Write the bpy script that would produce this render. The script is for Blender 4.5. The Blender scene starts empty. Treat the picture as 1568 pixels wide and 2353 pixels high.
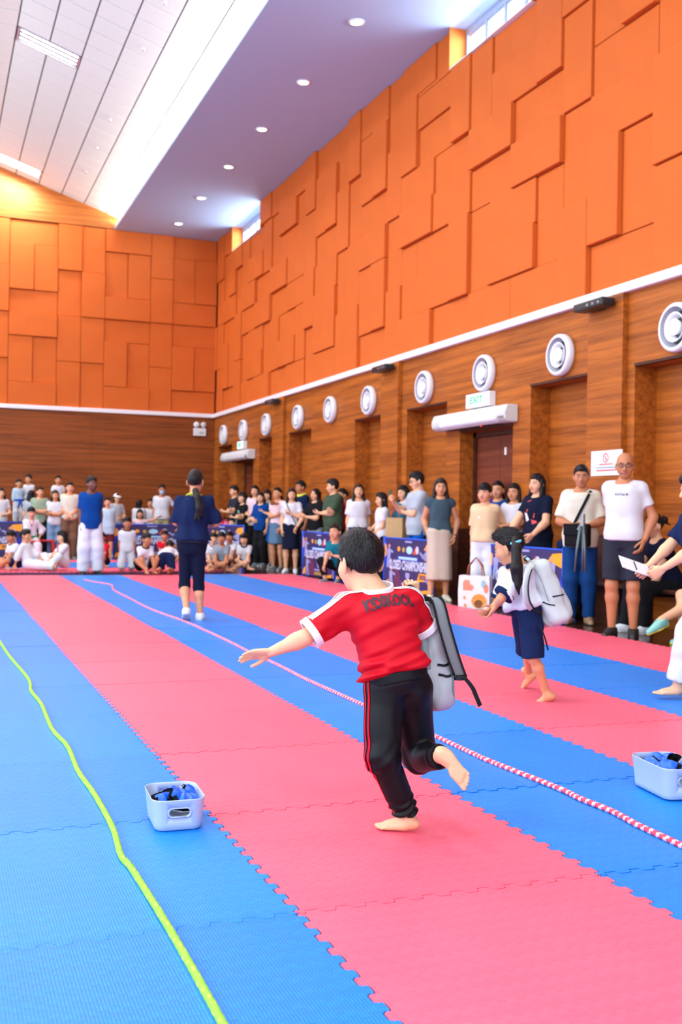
import bpy, bmesh, math, random
import numpy as np
from mathutils import Vector, Matrix, Quaternion
from mathutils.bvhtree import BVHTree

random.seed(7)
SC = bpy.context.scene
COL = SC.collection

# ------------------------------------------------------------------ camera, world, lights, exposure
F_PX, YAW, PITCH, ROLL, CAM_H = 2431.0, 0.3704, -0.0007, 0.0168, 1.15
_f = np.array([math.sin(YAW) * math.cos(PITCH), math.cos(YAW) * math.cos(PITCH), math.sin(PITCH)])
_r0 = np.array([math.cos(YAW), -math.sin(YAW), 0.0])
_u0 = np.cross(_r0, _f)
_r = _r0 * math.cos(ROLL) + _u0 * math.sin(ROLL)
_u = -_r0 * math.sin(ROLL) + _u0 * math.cos(ROLL)
CAM = np.array([0, 0, CAM_H])

cam_data = bpy.data.cameras.new('camera')
cam_data.sensor_fit = 'HORIZONTAL'
cam_data.sensor_width = 24.0
cam_data.lens = F_PX / 1568.0 * 24.0
cam_data.clip_start = 0.05
cam_data.clip_end = 200
cam_data.dof.use_dof = True
cam_data.dof.focus_distance = 3.85
cam_data.dof.aperture_fstop = 4.2
cam = bpy.data.objects.new('camera', cam_data)
COL.objects.link(cam)
cam.matrix_world = Matrix(((_r[0], _u[0], -_f[0], 0), (_r[1], _u[1], -_f[1], 0), (_r[2], _u[2], -_f[2], CAM_H), (0, 0, 0, 1)))
SC.camera = cam

SC.view_settings.view_transform = 'Standard'
SC.view_settings.look = 'None'
SC.view_settings.gamma = 1.0
SC.view_settings.use_curve_mapping = False
SC.view_settings.exposure = 0.14
SC.cycles.use_denoising = True
SC.cycles.max_bounces = 8
SC.cycles.diffuse_bounces = 5
SC.cycles.caustics_reflective = False
SC.cycles.caustics_refractive = False
SC.cycles.sample_clamp_indirect = 6.0

world = bpy.data.worlds.new('sky')
SC.world = world
world.use_nodes = True
_wn = world.node_tree
_wn.nodes['Background'].inputs[0].default_value = (0.80, 0.90, 1.0, 1)
_wn.nodes['Background'].inputs[1].default_value = 2.6


def area_light(name, loc, direction, sx, sy, power, color=(1, 1, 1), spread=180):
    l = bpy.data.lights.new(name, 'AREA')
    l.shape = 'RECTANGLE'
    l.size, l.size_y = sx, sy
    l.energy = power
    l.color = color
    l.spread = math.radians(spread)
    o = bpy.data.objects.new(name, l)
    COL.objects.link(o)
    o.location = loc
    o.rotation_euler = Vector(direction).to_track_quat('-Z', 'Y').to_euler()
    return o


# fluorescent rows of the pitched ceiling (each lamp sits just under its fixture)
SLOPE = 0.325
N_SLOPE = Vector((-SLOPE, 0, -1)).normalized()
for y in (-1.6, 5.3, 12.2, 19.15, 26.05):
    area_light('ceiling_lamp_light', (1.80, y, 9.06), N_SLOPE, 0.5, 1.0, 150, (1.0, 0.97, 0.95))
    area_light('ceiling_lamp_light', (-2.1, y, 9.06), (SLOPE, 0, -1), 0.5, 1.0, 150, (1.0, 0.97, 0.95))
# cove tubes lying on the side soffits, shining up at the pitched ceiling
area_light('cove_light', (4.36, 9.6, 8.17), (-0.75, 0, 1), 34.0, 0.14, 900, (1.0, 0.90, 0.74))
area_light('cove_light', (-4.66, 9.6, 8.17), (0.75, 0, 1), 34.0, 0.14, 900, (1.0, 0.90, 0.74))
# daylight: clerestory windows of the right wall, then two added unseen fill lamps
for y in (0.85, 12.42, 24.02):
    area_light('window_and_fill_light', (7.55, y, 7.80), (-1, 0, -0.12), 2.1, 0.5, 260, (0.85, 0.93, 1.0))
area_light('window_and_fill_light', (-0.7, -7.6, 4.2), (0, 1, -0.12), 12.0, 5.5, 50, (0.93, 0.96, 1.0))  # added soft fill from behind the camera; no glazing is built there
area_light('window_and_fill_light', (-8.3, 3.0, 5.4), (1, 0, -0.2), 16.0, 3.0, 560, (0.93, 0.96, 1.0))  # added broad fill from the unseen left side, without any window


def ray(px, py):
    return _f + _r * (px - 784.0) / F_PX - _u * (py - 1176.5) / F_PX


def at(px, py, d):
    return CAM + ray(px, py) * d


def floor_at(px, py, z=0.0):
    v = ray(px, py)
    return CAM + v * ((z - CAM_H) / v[2])


def at_x(px, py, X):
    v = ray(px, py)
    return CAM + v * (X / v[0])


def at_y(px, py, Y):
    v = ray(px, py)
    return CAM + v * (Y / v[1])


# ------------------------------------------------------------------ materials
def srgb(r, g, b):
    f = lambda c: (c / 255.0 / 12.92) if c / 255.0 <= 0.04045 else ((c / 255.0 + 0.055) / 1.055) ** 2.4
    return (f(r), f(g), f(b), 1.0)


_mats = {}


class NT:
    def __init__(s, name):
        s.m = bpy.data.materials.new(name)
        s.m.use_nodes = True
        s.t = s.m.node_tree
        s.b = s.t.nodes['Principled BSDF']

    def n(s, typ, **kw):
        o = s.t.nodes.new(typ)
        for k, v in kw.items():
            setattr(o, k, v)
        return o

    def l(s, a, b):
        s.t.links.new(a, b)

    def math(s, op, a, b=None, c=None):
        o = s.n('ShaderNodeMath', operation=op)
        for i, v in enumerate((a, b, c)):
            if v is None:
                continue
            if isinstance(v, (int, float)):
                o.inputs[i].default_value = v
            else:
                s.l(v, o.inputs[i])
        return o.outputs[0]

    def mix(s, fac, a, b):
        o = s.n('ShaderNodeMix', data_type='RGBA')
        for sock, v in ((o.inputs[0], fac), (o.inputs[6], a), (o.inputs[7], b)):
            if isinstance(v, (int, float)):
                sock.default_value = v
            elif isinstance(v, (tuple, list)):
                sock.default_value = v
            else:
                s.l(v, sock)
        return o.outputs[2]

    def noise(s, vec, scale, detail=3.0, rough=0.5):
        o = s.n('ShaderNodeTexNoise')
        o.inputs['Scale'].default_value = scale
        o.inputs['Detail'].default_value = detail
        o.inputs['Roughness'].default_value = rough
        if vec is not None:
            s.l(vec, o.inputs['Vector'])
        return o.outputs['Fac']

    def coords(s, which='Object', scale=None):
        c = s.n('ShaderNodeTexCoord').outputs[which]
        if scale is not None:
            mp = s.n('ShaderNodeMapping')
            mp.inputs['Scale'].default_value = scale
            s.l(c, mp.inputs['Vector'])
            return mp.outputs[0]
        return c

    def bump(s, h, strength, dist=0.01):
        o = s.n('ShaderNodeBump')
        o.inputs['Strength'].default_value = strength
        o.inputs['Distance'].default_value = dist
        s.l(h, o.inputs['Height'])
        s.l(o.outputs[0], s.b.inputs['Normal'])


def plain(name, col, rough=0.5, metal=0.0, var=0.06, scale=12.0, bump=0.0, bscale=200.0, spec=0.5, sheen=0.0):
    """a plain surface with a little procedural tone variation and grain"""
    key = (name, col, rough)
    if key in _mats:
        return _mats[key]
    t = NT(name)
    co = t.coords('Object')
    nz = t.noise(co, scale, 3)
    c2 = tuple(max(0, c * (1 - var * 2.2)) for c in col[:3]) + (1,)
    c1 = tuple(min(1, c * (1 + var)) for c in col[:3]) + (1,)
    t.l(t.mix(nz, c2, c1), t.b.inputs['Base Color'])
    t.b.inputs['Roughness'].default_value = rough
    t.b.inputs['Metallic'].default_value = metal
    t.b.inputs['Specular IOR Level'].default_value = spec
    if sheen:
        t.b.inputs['Sheen Weight'].default_value = sheen
        t.b.inputs['Sheen Roughness'].default_value = 0.5
    if bump:
        t.bump(t.noise(co, bscale, 2), bump, 0.002)
    _mats[key] = t.m
    return t.m


def fabric(name, col, rough=0.85):
    return plain(name, col, rough, var=0.07, scale=9, bump=0.25, bscale=420, spec=0.10)


def emitter(name, col, strength):
    t = NT(name)
    t.b.inputs['Base Color'].default_value = col
    t.b.inputs['Emission Color'].default_value = col
    t.b.inputs['Emission Strength'].default_value = strength
    return t.m


def wood_mat(name, base, dark, rough=0.5, axis='Y', grain=1.0):
    """veneer with grain running horizontally along the wall"""
    t = NT(name)
    sc = {'Y': (14, 0.55, 16), 'X': (0.55, 14, 16), 'F': (9, 0.7, 9)}[axis]
    sc = tuple(v * grain for v in sc)
    co = t.coords('Object', sc)
    big = t.noise(co, 1.0, 4, 0.55)
    fine = t.noise(t.coords('Object', tuple(v * 5 for v in sc)), 1.0, 4, 0.6)
    a = t.math('MULTIPLY_ADD', big, 0.75, t.math('MULTIPLY', fine, 0.35))
    r = t.n('ShaderNodeValToRGB')
    r.color_ramp.elements[0].position = 0.36
    r.color_ramp.elements[0].color = dark
    r.color_ramp.elements[1].position = 0.72
    r.color_ramp.elements[1].color = base
    t.l(a, r.inputs[0])
    t.l(r.outputs[0], t.b.inputs['Base Color'])
    t.b.inputs['Roughness'].default_value = rough
    t.b.inputs['Specular IOR Level'].default_value = 0.5 if rough < .3 else 0.25
    t.bump(fine, 0.08, 0.002)
    return t.m


def mat_foam(name, col, dark):
    """EVA foam with a woven basket relief of short ribs"""
    t = NT(name)
    co = t.coords('Object')
    sx = t.n('ShaderNodeSeparateXYZ')
    t.l(co, sx.inputs[0])
    x, y = sx.outputs[0], sx.outputs[1]
    W, L = 0.026, 0.034
    cx = t.math('DIVIDE', x, W)
    ix = t.math('FLOOR', cx)
    cy = t.math('ADD', t.math('DIVIDE', y, L), t.math('MULTIPLY', t.math('MODULO', ix, 2.0), 0.5))
    iy = t.math('FLOOR', cy)
    fx = t.math('FRACT', cx)
    fy = t.math('FRACT', cy)
    # rib profile across each cell: four ribs along x in half the cell, flat in the rest
    ribs = t.math('SINE', t.math('MULTIPLY', fx, 3 * 2 * math.pi))
    chk = t.math('MODULO', t.math('ADD', ix, t.math('MULTIPLY', iy, 1.0)), 2.0)
    chk = t.math('ABSOLUTE', chk)
    cell = t.math('PINGPONG', fy, 0.5)
    env = t.math('MINIMUM', t.math('MULTIPLY', cell, 5.0), 1.0)
    hgt = t.math('ADD', t.math('MULTIPLY_ADD', chk, 0.35, t.math('MULTIPLY', env, 0.5)), t.math('MULTIPLY', t.math('MULTIPLY', ribs, env), 0.13))
    scuff = t.noise(co, 3.5, 5, 0.6)
    rnd = t.n('ShaderNodeObjectInfo').outputs['Random']
    fac = t.math('MULTIPLY_ADD', scuff, 0.35, t.math('MULTIPLY_ADD', rnd, 0.18, t.math('MULTIPLY', hgt, 0.30)))
    t.l(t.mix(fac, dark, col), t.b.inputs['Base Color'])
    t.b.inputs['Roughness'].default_value = 0.42
    t.b.inputs['Specular IOR Level'].default_value = 0.4
    t.bump(hgt, 0.62, 0.0024)
    return t.m


M = {}
M['orange'] = plain('orange_fabric_panel', srgb(204, 98, 32), 0.72, var=0.05, scale=3, bump=0.15, bscale=300, spec=0.3)
M['orange_gap'] = plain('panel_backing', srgb(120, 36, 14), 0.85)
M['white_paint'] = plain('white_paint', srgb(232, 230, 236), 0.55, var=0.01)
M['soffit'] = plain('soffit_paint', srgb(172, 196, 226), 0.7, var=0.01)
M['tile'] = plain('ceiling_tile', srgb(222, 230, 230), 0.85, var=0.02, bump=0.2, bscale=150)
M['tile_grid'] = plain('ceiling_grid', srgb(120, 112, 126), 0.7)
M['trim'] = plain('white_trim', srgb(236, 236, 242), 0.4, var=0.01)
M['wood'] = wood_mat('wall_veneer', srgb(184, 102, 34), srgb(116, 56, 14))
M['wood_back'] = wood_mat('wall_veneer_far', srgb(156, 80, 26), srgb(98, 46, 12), axis='X')
M['wood_gable'] = wood_mat('gable_veneer', srgb(190, 112, 50), srgb(140, 72, 26), axis='X')
M['wood_dark'] = wood_mat('dark_base_veneer', srgb(86, 42, 26), srgb(48, 22, 14))
M['door'] = wood_mat('door_veneer', srgb(128, 60, 36), srgb(86, 36, 20))
M['floor'] = wood_mat('parquet', srgb(78, 44, 32), srgb(40, 22, 16), 0.16, 'F', 1.6)
M['pink'] = mat_foam('pink_foam', srgb(246, 114, 138), srgb(228, 80, 108))
M['blue'] = mat_foam('blue_foam', srgb(6, 144, 238), srgb(0, 108, 212))
M['black'] = plain('black_plastic', srgb(26, 26, 28), 0.4)
M['black_soft'] = fabric('black_fabric', srgb(28, 28, 31))
M['grey_metal'] = plain('grey_metal', srgb(150, 152, 158), 0.35, 0.6)
M['alu'] = plain('aluminium_frame', srgb(180, 190, 204), 0.35, 0.3)
M['white_plastic'] = plain('white_plastic', srgb(226, 228, 232), 0.35, var=0.01)
M['downlight'] = emitter('downlight_glow', srgb(255, 244, 214), 14)
M['tube'] = emitter('tube_glow', (1, 0.98, 1, 1), 45)
M['exit_glow'] = emitter('exit_sign_glow', srgb(190, 255, 228), 1.1)


def glass_mat():
    t = NT('window_glass')
    out = t.t.nodes['Material Output']
    tr = t.n('ShaderNodeBsdfTransparent')
    tr.inputs[0].default_value = (0.93, 0.97, 1.0, 1)
    gl = t.n('ShaderNodeBsdfGlossy')
    gl.inputs['Roughness'].default_value = 0.05
    mx = t.n('ShaderNodeMixShader')
    mx.inputs[0].default_value = 0.06
    t.l(tr.outputs[0], mx.inputs[1])
    t.l(gl.outputs[0], mx.inputs[2])
    t.l(mx.outputs[0], out.inputs[0])
    return t.m


M['glass'] = glass_mat()


# ------------------------------------------------------------------ object helpers
def mesh_from(name, verts, faces, mat=None, smooth=False):
    me = bpy.data.meshes.new(name)
    me.from_pydata([tuple(v) for v in verts], [], [tuple(f) for f in faces])
    if mat:
        me.materials.append(mat)
    if smooth:
        me.polygons.foreach_set('use_smooth', [True] * len(me.polygons))
    me.update()
    return me


def link(name, me, parent=None, loc=None):
    o = bpy.data.objects.new(name, me)
    COL.objects.link(o)
    if parent is not None:
        o.parent = parent
    if loc is not None:
        o.location = loc
    return o


def empty(name, loc=(0, 0, 0), rz=0.0):
    o = bpy.data.objects.new(name, None)
    o.empty_display_size = 0.1
    COL.objects.link(o)
    o.location = loc
    o.rotation_euler = (0, 0, rz)
    return o


def tag(o, label=None, cat=None, group=None, kind=None):
    if label:
        o['label'] = label
    if cat:
        o['category'] = cat
    if group:
        o['group'] = group
    if kind:
        o['kind'] = kind
    return o


class MB:
    """collects simple shapes into one mesh"""

    def __init__(s):
        s.v, s.f = [], []

    def add(s, v, f):
        b = len(s.v)
        s.v += [tuple(p) for p in v]
        s.f += [tuple(i + b for i in q) for q in f]
        return s

    def box(s, x0, x1, y0, y1, z0, z1):
        v = [(x, y, z) for x in (x0, x1) for y in (y0, y1) for z in (z0, z1)]
        return s.add(v, [(0, 1, 3, 2), (4, 6, 7, 5), (0, 4, 5, 1), (2, 3, 7, 6), (0, 2, 6, 4), (1, 5, 7, 3)])

    def prism(s, poly, axis_vec, origin=(0, 0, 0), u=(1, 0, 0), w=(0, 0, 1)):
        """poly (a,b) in plane u,w extruded by axis_vec"""
        O, U, Wv, A = (np.array(k, float) for k in (origin, u, w, axis_vec))
        n = len(poly)
        p0 = [O + U * a + Wv * b for a, b in poly]
        v = p0 + [p + A for p in p0]
        f = [tuple(range(n - 1, -1, -1)), tuple(range(n, 2 * n))]
        f += [(i, (i + 1) % n, n + (i + 1) % n, n + i) for i in range(n)]
        return s.add(v, f)

    def lathe(s, prof, seg=24, origin=(0, 0, 0), axis=(0, 0, 1)):
        """prof: (radius, height) pairs revolved around axis"""
        q = Vector((0, 0, 1)).rotation_difference(Vector(axis))
        v, f = [], []
        for r, h in prof:
            for k in range(seg):
                a = 2 * math.pi * k / seg
                v.append(Vector(origin) + q @ Vector((r * math.cos(a), r * math.sin(a), h)))
        for i in range(len(prof) - 1):
            for k in range(seg):
                k2 = (k + 1) % seg
                f.append((i * seg + k, i * seg + k2, (i + 1) * seg + k2, (i + 1) * seg + k))
        return s.add(v, f)

    def tube(s, pts, rad, seg=8, closed=False):
        pts = [Vector(p) for p in pts]
        n = len(pts)
        rr = rad if isinstance(rad, (list, tuple)) else [rad] * n
        v, f = [], []
        t = (pts[1] - pts[0]).normalized()
        nrm = t.orthogonal().normalized()
        for i, p in enumerate(pts):
            t2 = (pts[min(i + 1, n - 1)] - pts[max(i - 1, 0)])
            if t2.length > 1e-9:
                t2.normalize()
                nrm = (nrm - t2 * nrm.dot(t2)).normalized()
                t = t2
            bn = t.cross(nrm)
            for k in range(seg):
                a = 2 * math.pi * k / seg
                v.append(p + (nrm * math.cos(a) + bn * math.sin(a)) * rr[i])
        for i in range(n - 1):
            for k in range(seg):
                k2 = (k + 1) % seg
                f.append((i * seg + k, i * seg + k2, (i + 1) * seg + k2, (i + 1) * seg + k))
        f.append(tuple(range(seg - 1, -1, -1)))
        f.append(tuple((n - 1) * seg + k for k in range(seg)))
        return s.add(v, f)

    def mesh(s, name, mat=None, smooth=False, bevel=0.0, segs=1):
        me = mesh_from(name, s.v, s.f, mat, smooth)
        bm = bmesh.new()
        bm.from_mesh(me)
        bmesh.ops.recalc_face_normals(bm, faces=bm.faces)
        if bevel:
            es = [e for e in bm.edges if len(e.link_faces) == 2 and e.calc_face_angle(0) > 0.5]
            bmesh.ops.bevel(bm, geom=es, offset=bevel, segments=segs, affect='EDGES', profile=0.6)
        bm.to_mesh(me)
        bm.free()
        return me

    def obj(s, name, mat=None, parent=None, loc=None, smooth=False, bevel=0.0, segs=1):
        return link(name, s.mesh(name, mat, smooth, bevel, segs), parent, loc)


def text_mesh(body, size, depth=0.001, bold=0.0):
    cu = bpy.data.curves.new('txt', 'FONT')
    cu.body = body
    cu.size = size
    cu.extrude = depth
    cu.offset = bold
    cu.align_x = 'CENTER'
    cu.align_y = 'CENTER'
    cu.resolution_u = 3
    o = bpy.data.objects.new('txt', cu)
    COL.objects.link(o)
    dg = bpy.context.evaluated_depsgraph_get()
    me = bpy.data.meshes.new_from_object(o.evaluated_get(dg))
    bpy.data.objects.remove(o)
    bpy.data.curves.remove(cu)
    return me

# ------------------------------------------------------------------ room shell
XW, YB, ZS = 6.82, 26.7, 8.08          # right wall face, far wall face, soffit height
XS, XRIDGE, ZRIDGE = 4.18, 1.27, 9.34
XL = -7.12                              # left wall (outside the frame)
YF = -7.4                               # front of the hall behind the camera
MOD = 0.57                              # wall panel module
ROW0, ROWH = 3.60, 0.56

floor = MB().box(XL - .3, XW + .6, YF - .3, YB + .4, -0.1, 0.0).obj('floor', M['floor'])
tag(floor, kind='structure')

# --- ceiling: soffits, pitched sides, flat centre, each with tiles as parts
ceil_root = tag(empty('ceiling'), kind='structure')


def cpart(name, mb, mat, **k):
    o = mb.obj(name, mat, **k)
    o.parent = ceil_root
    return o


for sgn in (1, -1):
    fx = (lambda x: x) if sgn > 0 else (lambda x: -0.3 - x)
    xs = sorted((fx(XS), fx(XW + .5)))
    s = MB().box(xs[0], xs[1], YF, YB + .1, ZS, ZS + .05)
    cpart('soffit', s, M['soffit'])
    xl = sorted((fx(XS), fx(XS + .05)))
    cpart('soffit_lip', MB().box(xl[0], xl[1], YF, YB, ZS + .05, ZS + .11), M['white_paint'])
    # grid sheet behind the tiles of the pitch
    z = lambda x: 9.753 - SLOPE * x
    poly = [(fx(XRIDGE), z(XRIDGE) + .02), (fx(4.95), z(4.95) + .02), (fx(4.95), z(4.95) + .08), (fx(XRIDGE), z(XRIDGE) + .08)]
    cpart('ceiling_grid', MB().prism(poly, (0, YB - YF + .1, 0), (0, YF, 0)), M['tile_grid'])
cpart('ceiling_grid', MB().box(-0.3 - XRIDGE, XRIDGE, YF, YB + .1, ZRIDGE + .02, ZRIDGE + .08), M['tile_grid'])

TS, TG = 0.541, 0.026
tile_len = TS * math.sqrt(1 + SLOPE ** 2)
tm = MB().box(0.0, TS - TG, 0.0, 0.57 - TG, 0, 0.025).mesh('ceiling_tile', M['tile'], bevel=0.004)
rot_s = Matrix.Rotation(math.atan(SLOPE), 4, 'Y')
tm_s = MB().box(0.0, tile_len - TG, 0.0, 0.57 - TG, 0, 0.025).mesh('ceiling_tile', M['tile'], bevel=0.004)
ty0 = 18.90 - 0.57 * 40
far_tiles = MB()
lamp_rows = []
for j in range(0, 54):
    y = ty0 + 0.57 * j
    if y < YF or y + .57 > YB + .3:
        continue
    lamp = any(abs(y - q) < 0.1 for q in (18.90, 18.90 + 12 * .57, 18.90 - 12 * .57, 18.90 - 24 * .57, 18.90 - 36 * .57))
    if lamp:
        lamp_rows.append(y)
    for i in range(6):
        if lamp and i < 2:
            continue
        x = XRIDGE + TS * i
        seen = y > 12.6
        if seen:
            o = link('ceiling_tile', tm_s, ceil_root)
            o.matrix_basis = Matrix.Translation((x, y, z(x))) @ rot_s
        # the mirrored pitch, and the part of this one the photograph does not show
        for mir in ((True,) if seen else (False, True)):
            x2 = -0.3 - x if mir else x
            dx = (-1 if mir else 1) * (TS - TG)
            za, zb = z(x), z(x + TS - TG)
            far_tiles.add([(x2, y, za), (x2 + dx, y, zb), (x2 + dx, y + .57 - TG, zb), (x2, y + .57 - TG, za),
                           (x2, y, za + .02), (x2 + dx, y, zb + .02), (x2 + dx, y + .57 - TG, zb + .02), (x2, y + .57 - TG, za + .02)],
                          [(0, 1, 2, 3), (4, 5, 6, 7), (0, 1, 5, 4), (1, 2, 6, 5), (2, 3, 7, 6), (3, 0, 4, 7)])
    for i in range(5):
        x = XRIDGE - TS * (i + 1)
        if y > 15.5 and i < 2:
            o = link('ceiling_tile', tm, ceil_root)
            o.matrix_basis = Matrix.Translation((x, y, ZRIDGE))
        else:
            far_tiles.box(x, x + TS - TG, y, y + .57 - TG, ZRIDGE, ZRIDGE + .02)
tag(cpart('ceiling_tiles', far_tiles, M['tile']), kind='stuff')

# --- fluorescent fixtures
M['reflector'] = plain('lamp_reflector', srgb(206, 216, 240), 0.2, 0.6)
lamp_i = 0
for y in lamp_rows:
    for mir in (False, True):
        if y < 15 and mir is False and y > 12:
            pass
        L, W = tile_len * 2 - .03, 0.54
        body = MB()
        body.box(0, L, 0, W, 0.05, 0.09).box(0, .02, 0, W, -0.01, .05).box(L - .02, L, 0, W, -0.01, .05)
        body.box(0, L, 0, .02, -0.01, .05).box(0, L, W - .02, W, -0.01, .05)
        lou = MB()
        for k in range(16):
            xk = .06 + k * (L - .12) / 15
            lou.box(xk - .004, xk + .004, .02, W - .02, -0.008, .02)
        root = empty('ceiling_lamp')
        ang = math.atan(SLOPE)
        if mir:
            root.matrix_basis = Matrix.Translation((-0.3 - XRIDGE, y, z(XRIDGE))) @ Matrix.Rotation(math.pi - ang, 4, 'Y') @ Matrix.Scale(-1, 4, (0, 0, 1))
        else:
            root.matrix_basis = Matrix.Translation((XRIDGE + .01, y, z(XRIDGE))) @ rot_s
        body.obj('housing', M['reflector'], root)
        lit = True
        for k in range(3):
            yy = .11 + k * .16
            MB().tube([(.05, yy, .022), (L - .05, yy, .022)], .017, 10).obj('tube', M['tube'] if lit else M['white_plastic'], root, smooth=True)
        for k in range(16):
            xk = .06 + k * (L - .12) / 15
            MB().box(xk - .004, xk + .004, .02, W - .02, -0.010, -.002).obj('louvre', M['reflector'], root)
        n_ = [q for q in lamp_rows].index(y)
        word = ['first', 'second', 'third', 'fourth', 'fifth'][n_]
        if mir:
            where = 'fluorescent fixture on the opposite pitch, %s from the front end' % word
        elif y > 24:
            where = 'louvred fluorescent fixture on the pitch right beside the far gable wall'
        elif y > 15:
            where = 'lit louvred fluorescent fixture on the pitched ceiling, upper left of the view'
        else:
            where = 'fluorescent fixture on the near pitch overhead, %s from the front end' % word
        tag(root, where, 'ceiling lamp', 'fluorescent fixtures on the pitched ceiling')

# --- recessed downlights of the soffit
for k, (y, lab) in enumerate([(25.47, 'round soffit downlight nearest the far wall'), (23.16, 'second soffit downlight from the far wall'),
                              (20.82, 'third soffit downlight from the far wall'), (18.52, 'fourth soffit downlight from the far wall'),
                              (16.22, 'fifth soffit downlight from the far wall'), (13.93, 'nearest round soffit downlight, beside the near window')]):
    root = empty('downlight', (5.52, y, ZS))
    MB().lathe([(.115, 0), (.115, -.012), (.085, -.014), (.08, 0)], 28).obj('rim', M['white_plastic'], root, smooth=True)
    MB().lathe([(0.0, -.006), (.05, -.012), (.082, -.004)], 28).obj('lens', M['downlight'], root, smooth=True)
    tag(root, lab, 'downlight', 'downlights in a row along the soffit')
    l = bpy.data.lights.new('downlight_light', 'SPOT')
    l.energy, l.spot_size, l.spot_blend, l.shadow_soft_size, l.color = 45, math.radians(110), .6, .08, (1, .93, .82)
    lo = bpy.data.objects.new('downlight_light', l)
    COL.objects.link(lo)
    lo.location = (5.52, y, ZS - .03)

# --- sprinklers on the pitch
for k, y in enumerate((15.77, 17.5, 20.95, 22.7, 24.4)):
    x = 3.16
    root = empty('sprinkler', (x, y, z(x)))
    root.scale = (.62, .62, .5)
    MB().lathe([(.075, .0), (.07, -.015), (.03, -.022), (.02, -.05), (.0, -.052)], 20).obj('rose', M['white_plastic'], root, smooth=True)
    MB().lathe([(.012, -.05), (.012, -.07), (.035, -.072), (.035, -.078), (0, -.078)], 16).obj('deflector', M['grey_metal'], root, smooth=True)
    tag(root, ('fire sprinkler on the pitched ceiling, ' + ['nearest of the row', 'second from the near end', 'middle one of five', 'second from the gable', 'closest to the far gable'][k]), 'sprinkler', 'sprinklers in a line along the pitch')

# --- far wall
wall_back = MB().box(XL - .3, XW + .6, YB + .08, YB + .3, 0, 9.6).obj('wall_back', M['orange_gap'])
tag(wall_back, kind='structure')
wx = [XL, -4.4, -1.7, 1.0, 3.7, XW + .02]
for a, b in zip(wx[:-1], wx[1:]):
    MB().box(a + .002, b - .002, YB, YB + .08, 0, 3.5).obj('wood_panel', M['wood_back'], wall_back)
gable = [(XL, 8.1), (XW, 8.1), (XW, 8.3), (4.95, 8.16), (XRIDGE, ZRIDGE + .02), (-.3 - XRIDGE, ZRIDGE + .02), (-5.25, 8.16), (XL, 8.3)]
MB().prism([(a, b) for a, b in gable], (0, .08, 0), (0, YB, 0)).obj('gable_panel', M['wood_gable'], wall_back)

# --- right wall: structural backing with holes for the windows
WIN = [(-.35, 1.9), (11.32, 13.55), (22.84, 25.2)]
WZ0 = 7.47
rb = MB()
rb.box(7.16, 7.36, YF, YB + .3, 0, WZ0)
ys = [YF] + [v for w in WIN for v in w] + [YB + .3]
for a, b in zip(ys[0::2], ys[1::2]):
    rb.box(7.16, 7.36, a, b, WZ0, 8.3)
    rb.box(6.90, 7.16, a, b, WZ0, 8.08)
rb.box(6.90, 7.16, YF, YB + .05, 3.52, WZ0)
wall_right = rb.obj('wall_right', M['orange_gap'])
tag(wall_right, kind='structure')

# window reveals painted orange + windows
for k, (a, b) in enumerate(WIN):
    MB().box(6.80, 7.10, a - .004, a + .008, WZ0, 8.079).obj('reveal', M['orange'], wall_right)
    MB().box(6.80, 7.10, b - .008, b + .004, WZ0, 8.079).obj('reveal', M['orange'], wall_right)
    MB().box(6.80, 7.10, a + .008, b - .008, WZ0 - .004, WZ0 + .008).obj('sill', M['white_paint'], wall_right)
    for y0, y1, z0, z1 in ((a - .004, a + .008, WZ0, 8.2), (b - .008, b + .004, WZ0, 8.2), (a, b, WZ0 - .004, WZ0 + .006)):
        MB().box(7.10, 7.38, y0, y1, z0, z1).obj('outer_reveal', M['white_paint'], wall_right)
    w = tag(empty('window_%d' % (k + 1), (7.09, (a + b) / 2, WZ0)), kind='structure')
    hw, H = (b - a) / 2, 8.08 - WZ0
    fr = MB()
    fr.box(-.03, .03, -hw, hw, 0, .045).box(-.03, .03, -hw, hw, H - .10, H)
    fr.box(-.03, .03, -hw, -hw + .05, .045, H - .1).box(-.03, .03, hw - .05, hw, .045, H - .1)
    fr.obj('window_frame', M['alu'], w)
    n = 4
    for q in range(n):
        y0, y1 = -hw + .05 + q * (2 * hw - .1) / n, -hw + .05 + (q + 1) * (2 * hw - .1) / n
        if q:
            MB().box(-.03, .03, y0 - .022, y0 + .022, .045, H - .1).obj('mullion', M['alu'], w)
        sash = MB()
        sash.box(-.015, .02, y0 + .022, y1 - .022, .05, .085).box(-.015, .02, y0 + .022, y1 - .022, H - .14, H - .1)
        sash.box(-.015, .02, y0 + .022, y0 + .05, .085, H - .14).box(-.015, .02, y1 - .05, y1 - .022, .085, H - .14)
        sash.obj('sash', M['alu'], w)
        MB().box(-.002, .002, y0 + .05, y1 - .05, .085, H - .14).obj('pane', M['glass'], w)

# --- raised acoustic panels
rnd = random.Random(11)
_pm = {}


def panel_mesh(w, h, axis):
    key = (round(w, 3), round(h, 3), axis)
    if key not in _pm:
        g = .005
        m = MB()
        if axis == 'Y':
            m.box(0, .12, g, w - g, g, h - g)
        else:
            m.box(g, w - g, 0, .12, g, h - g)
        _pm[key] = m.mesh('acoustic_panel', M['orange'], bevel=0.006)
    return _pm[key]


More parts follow.
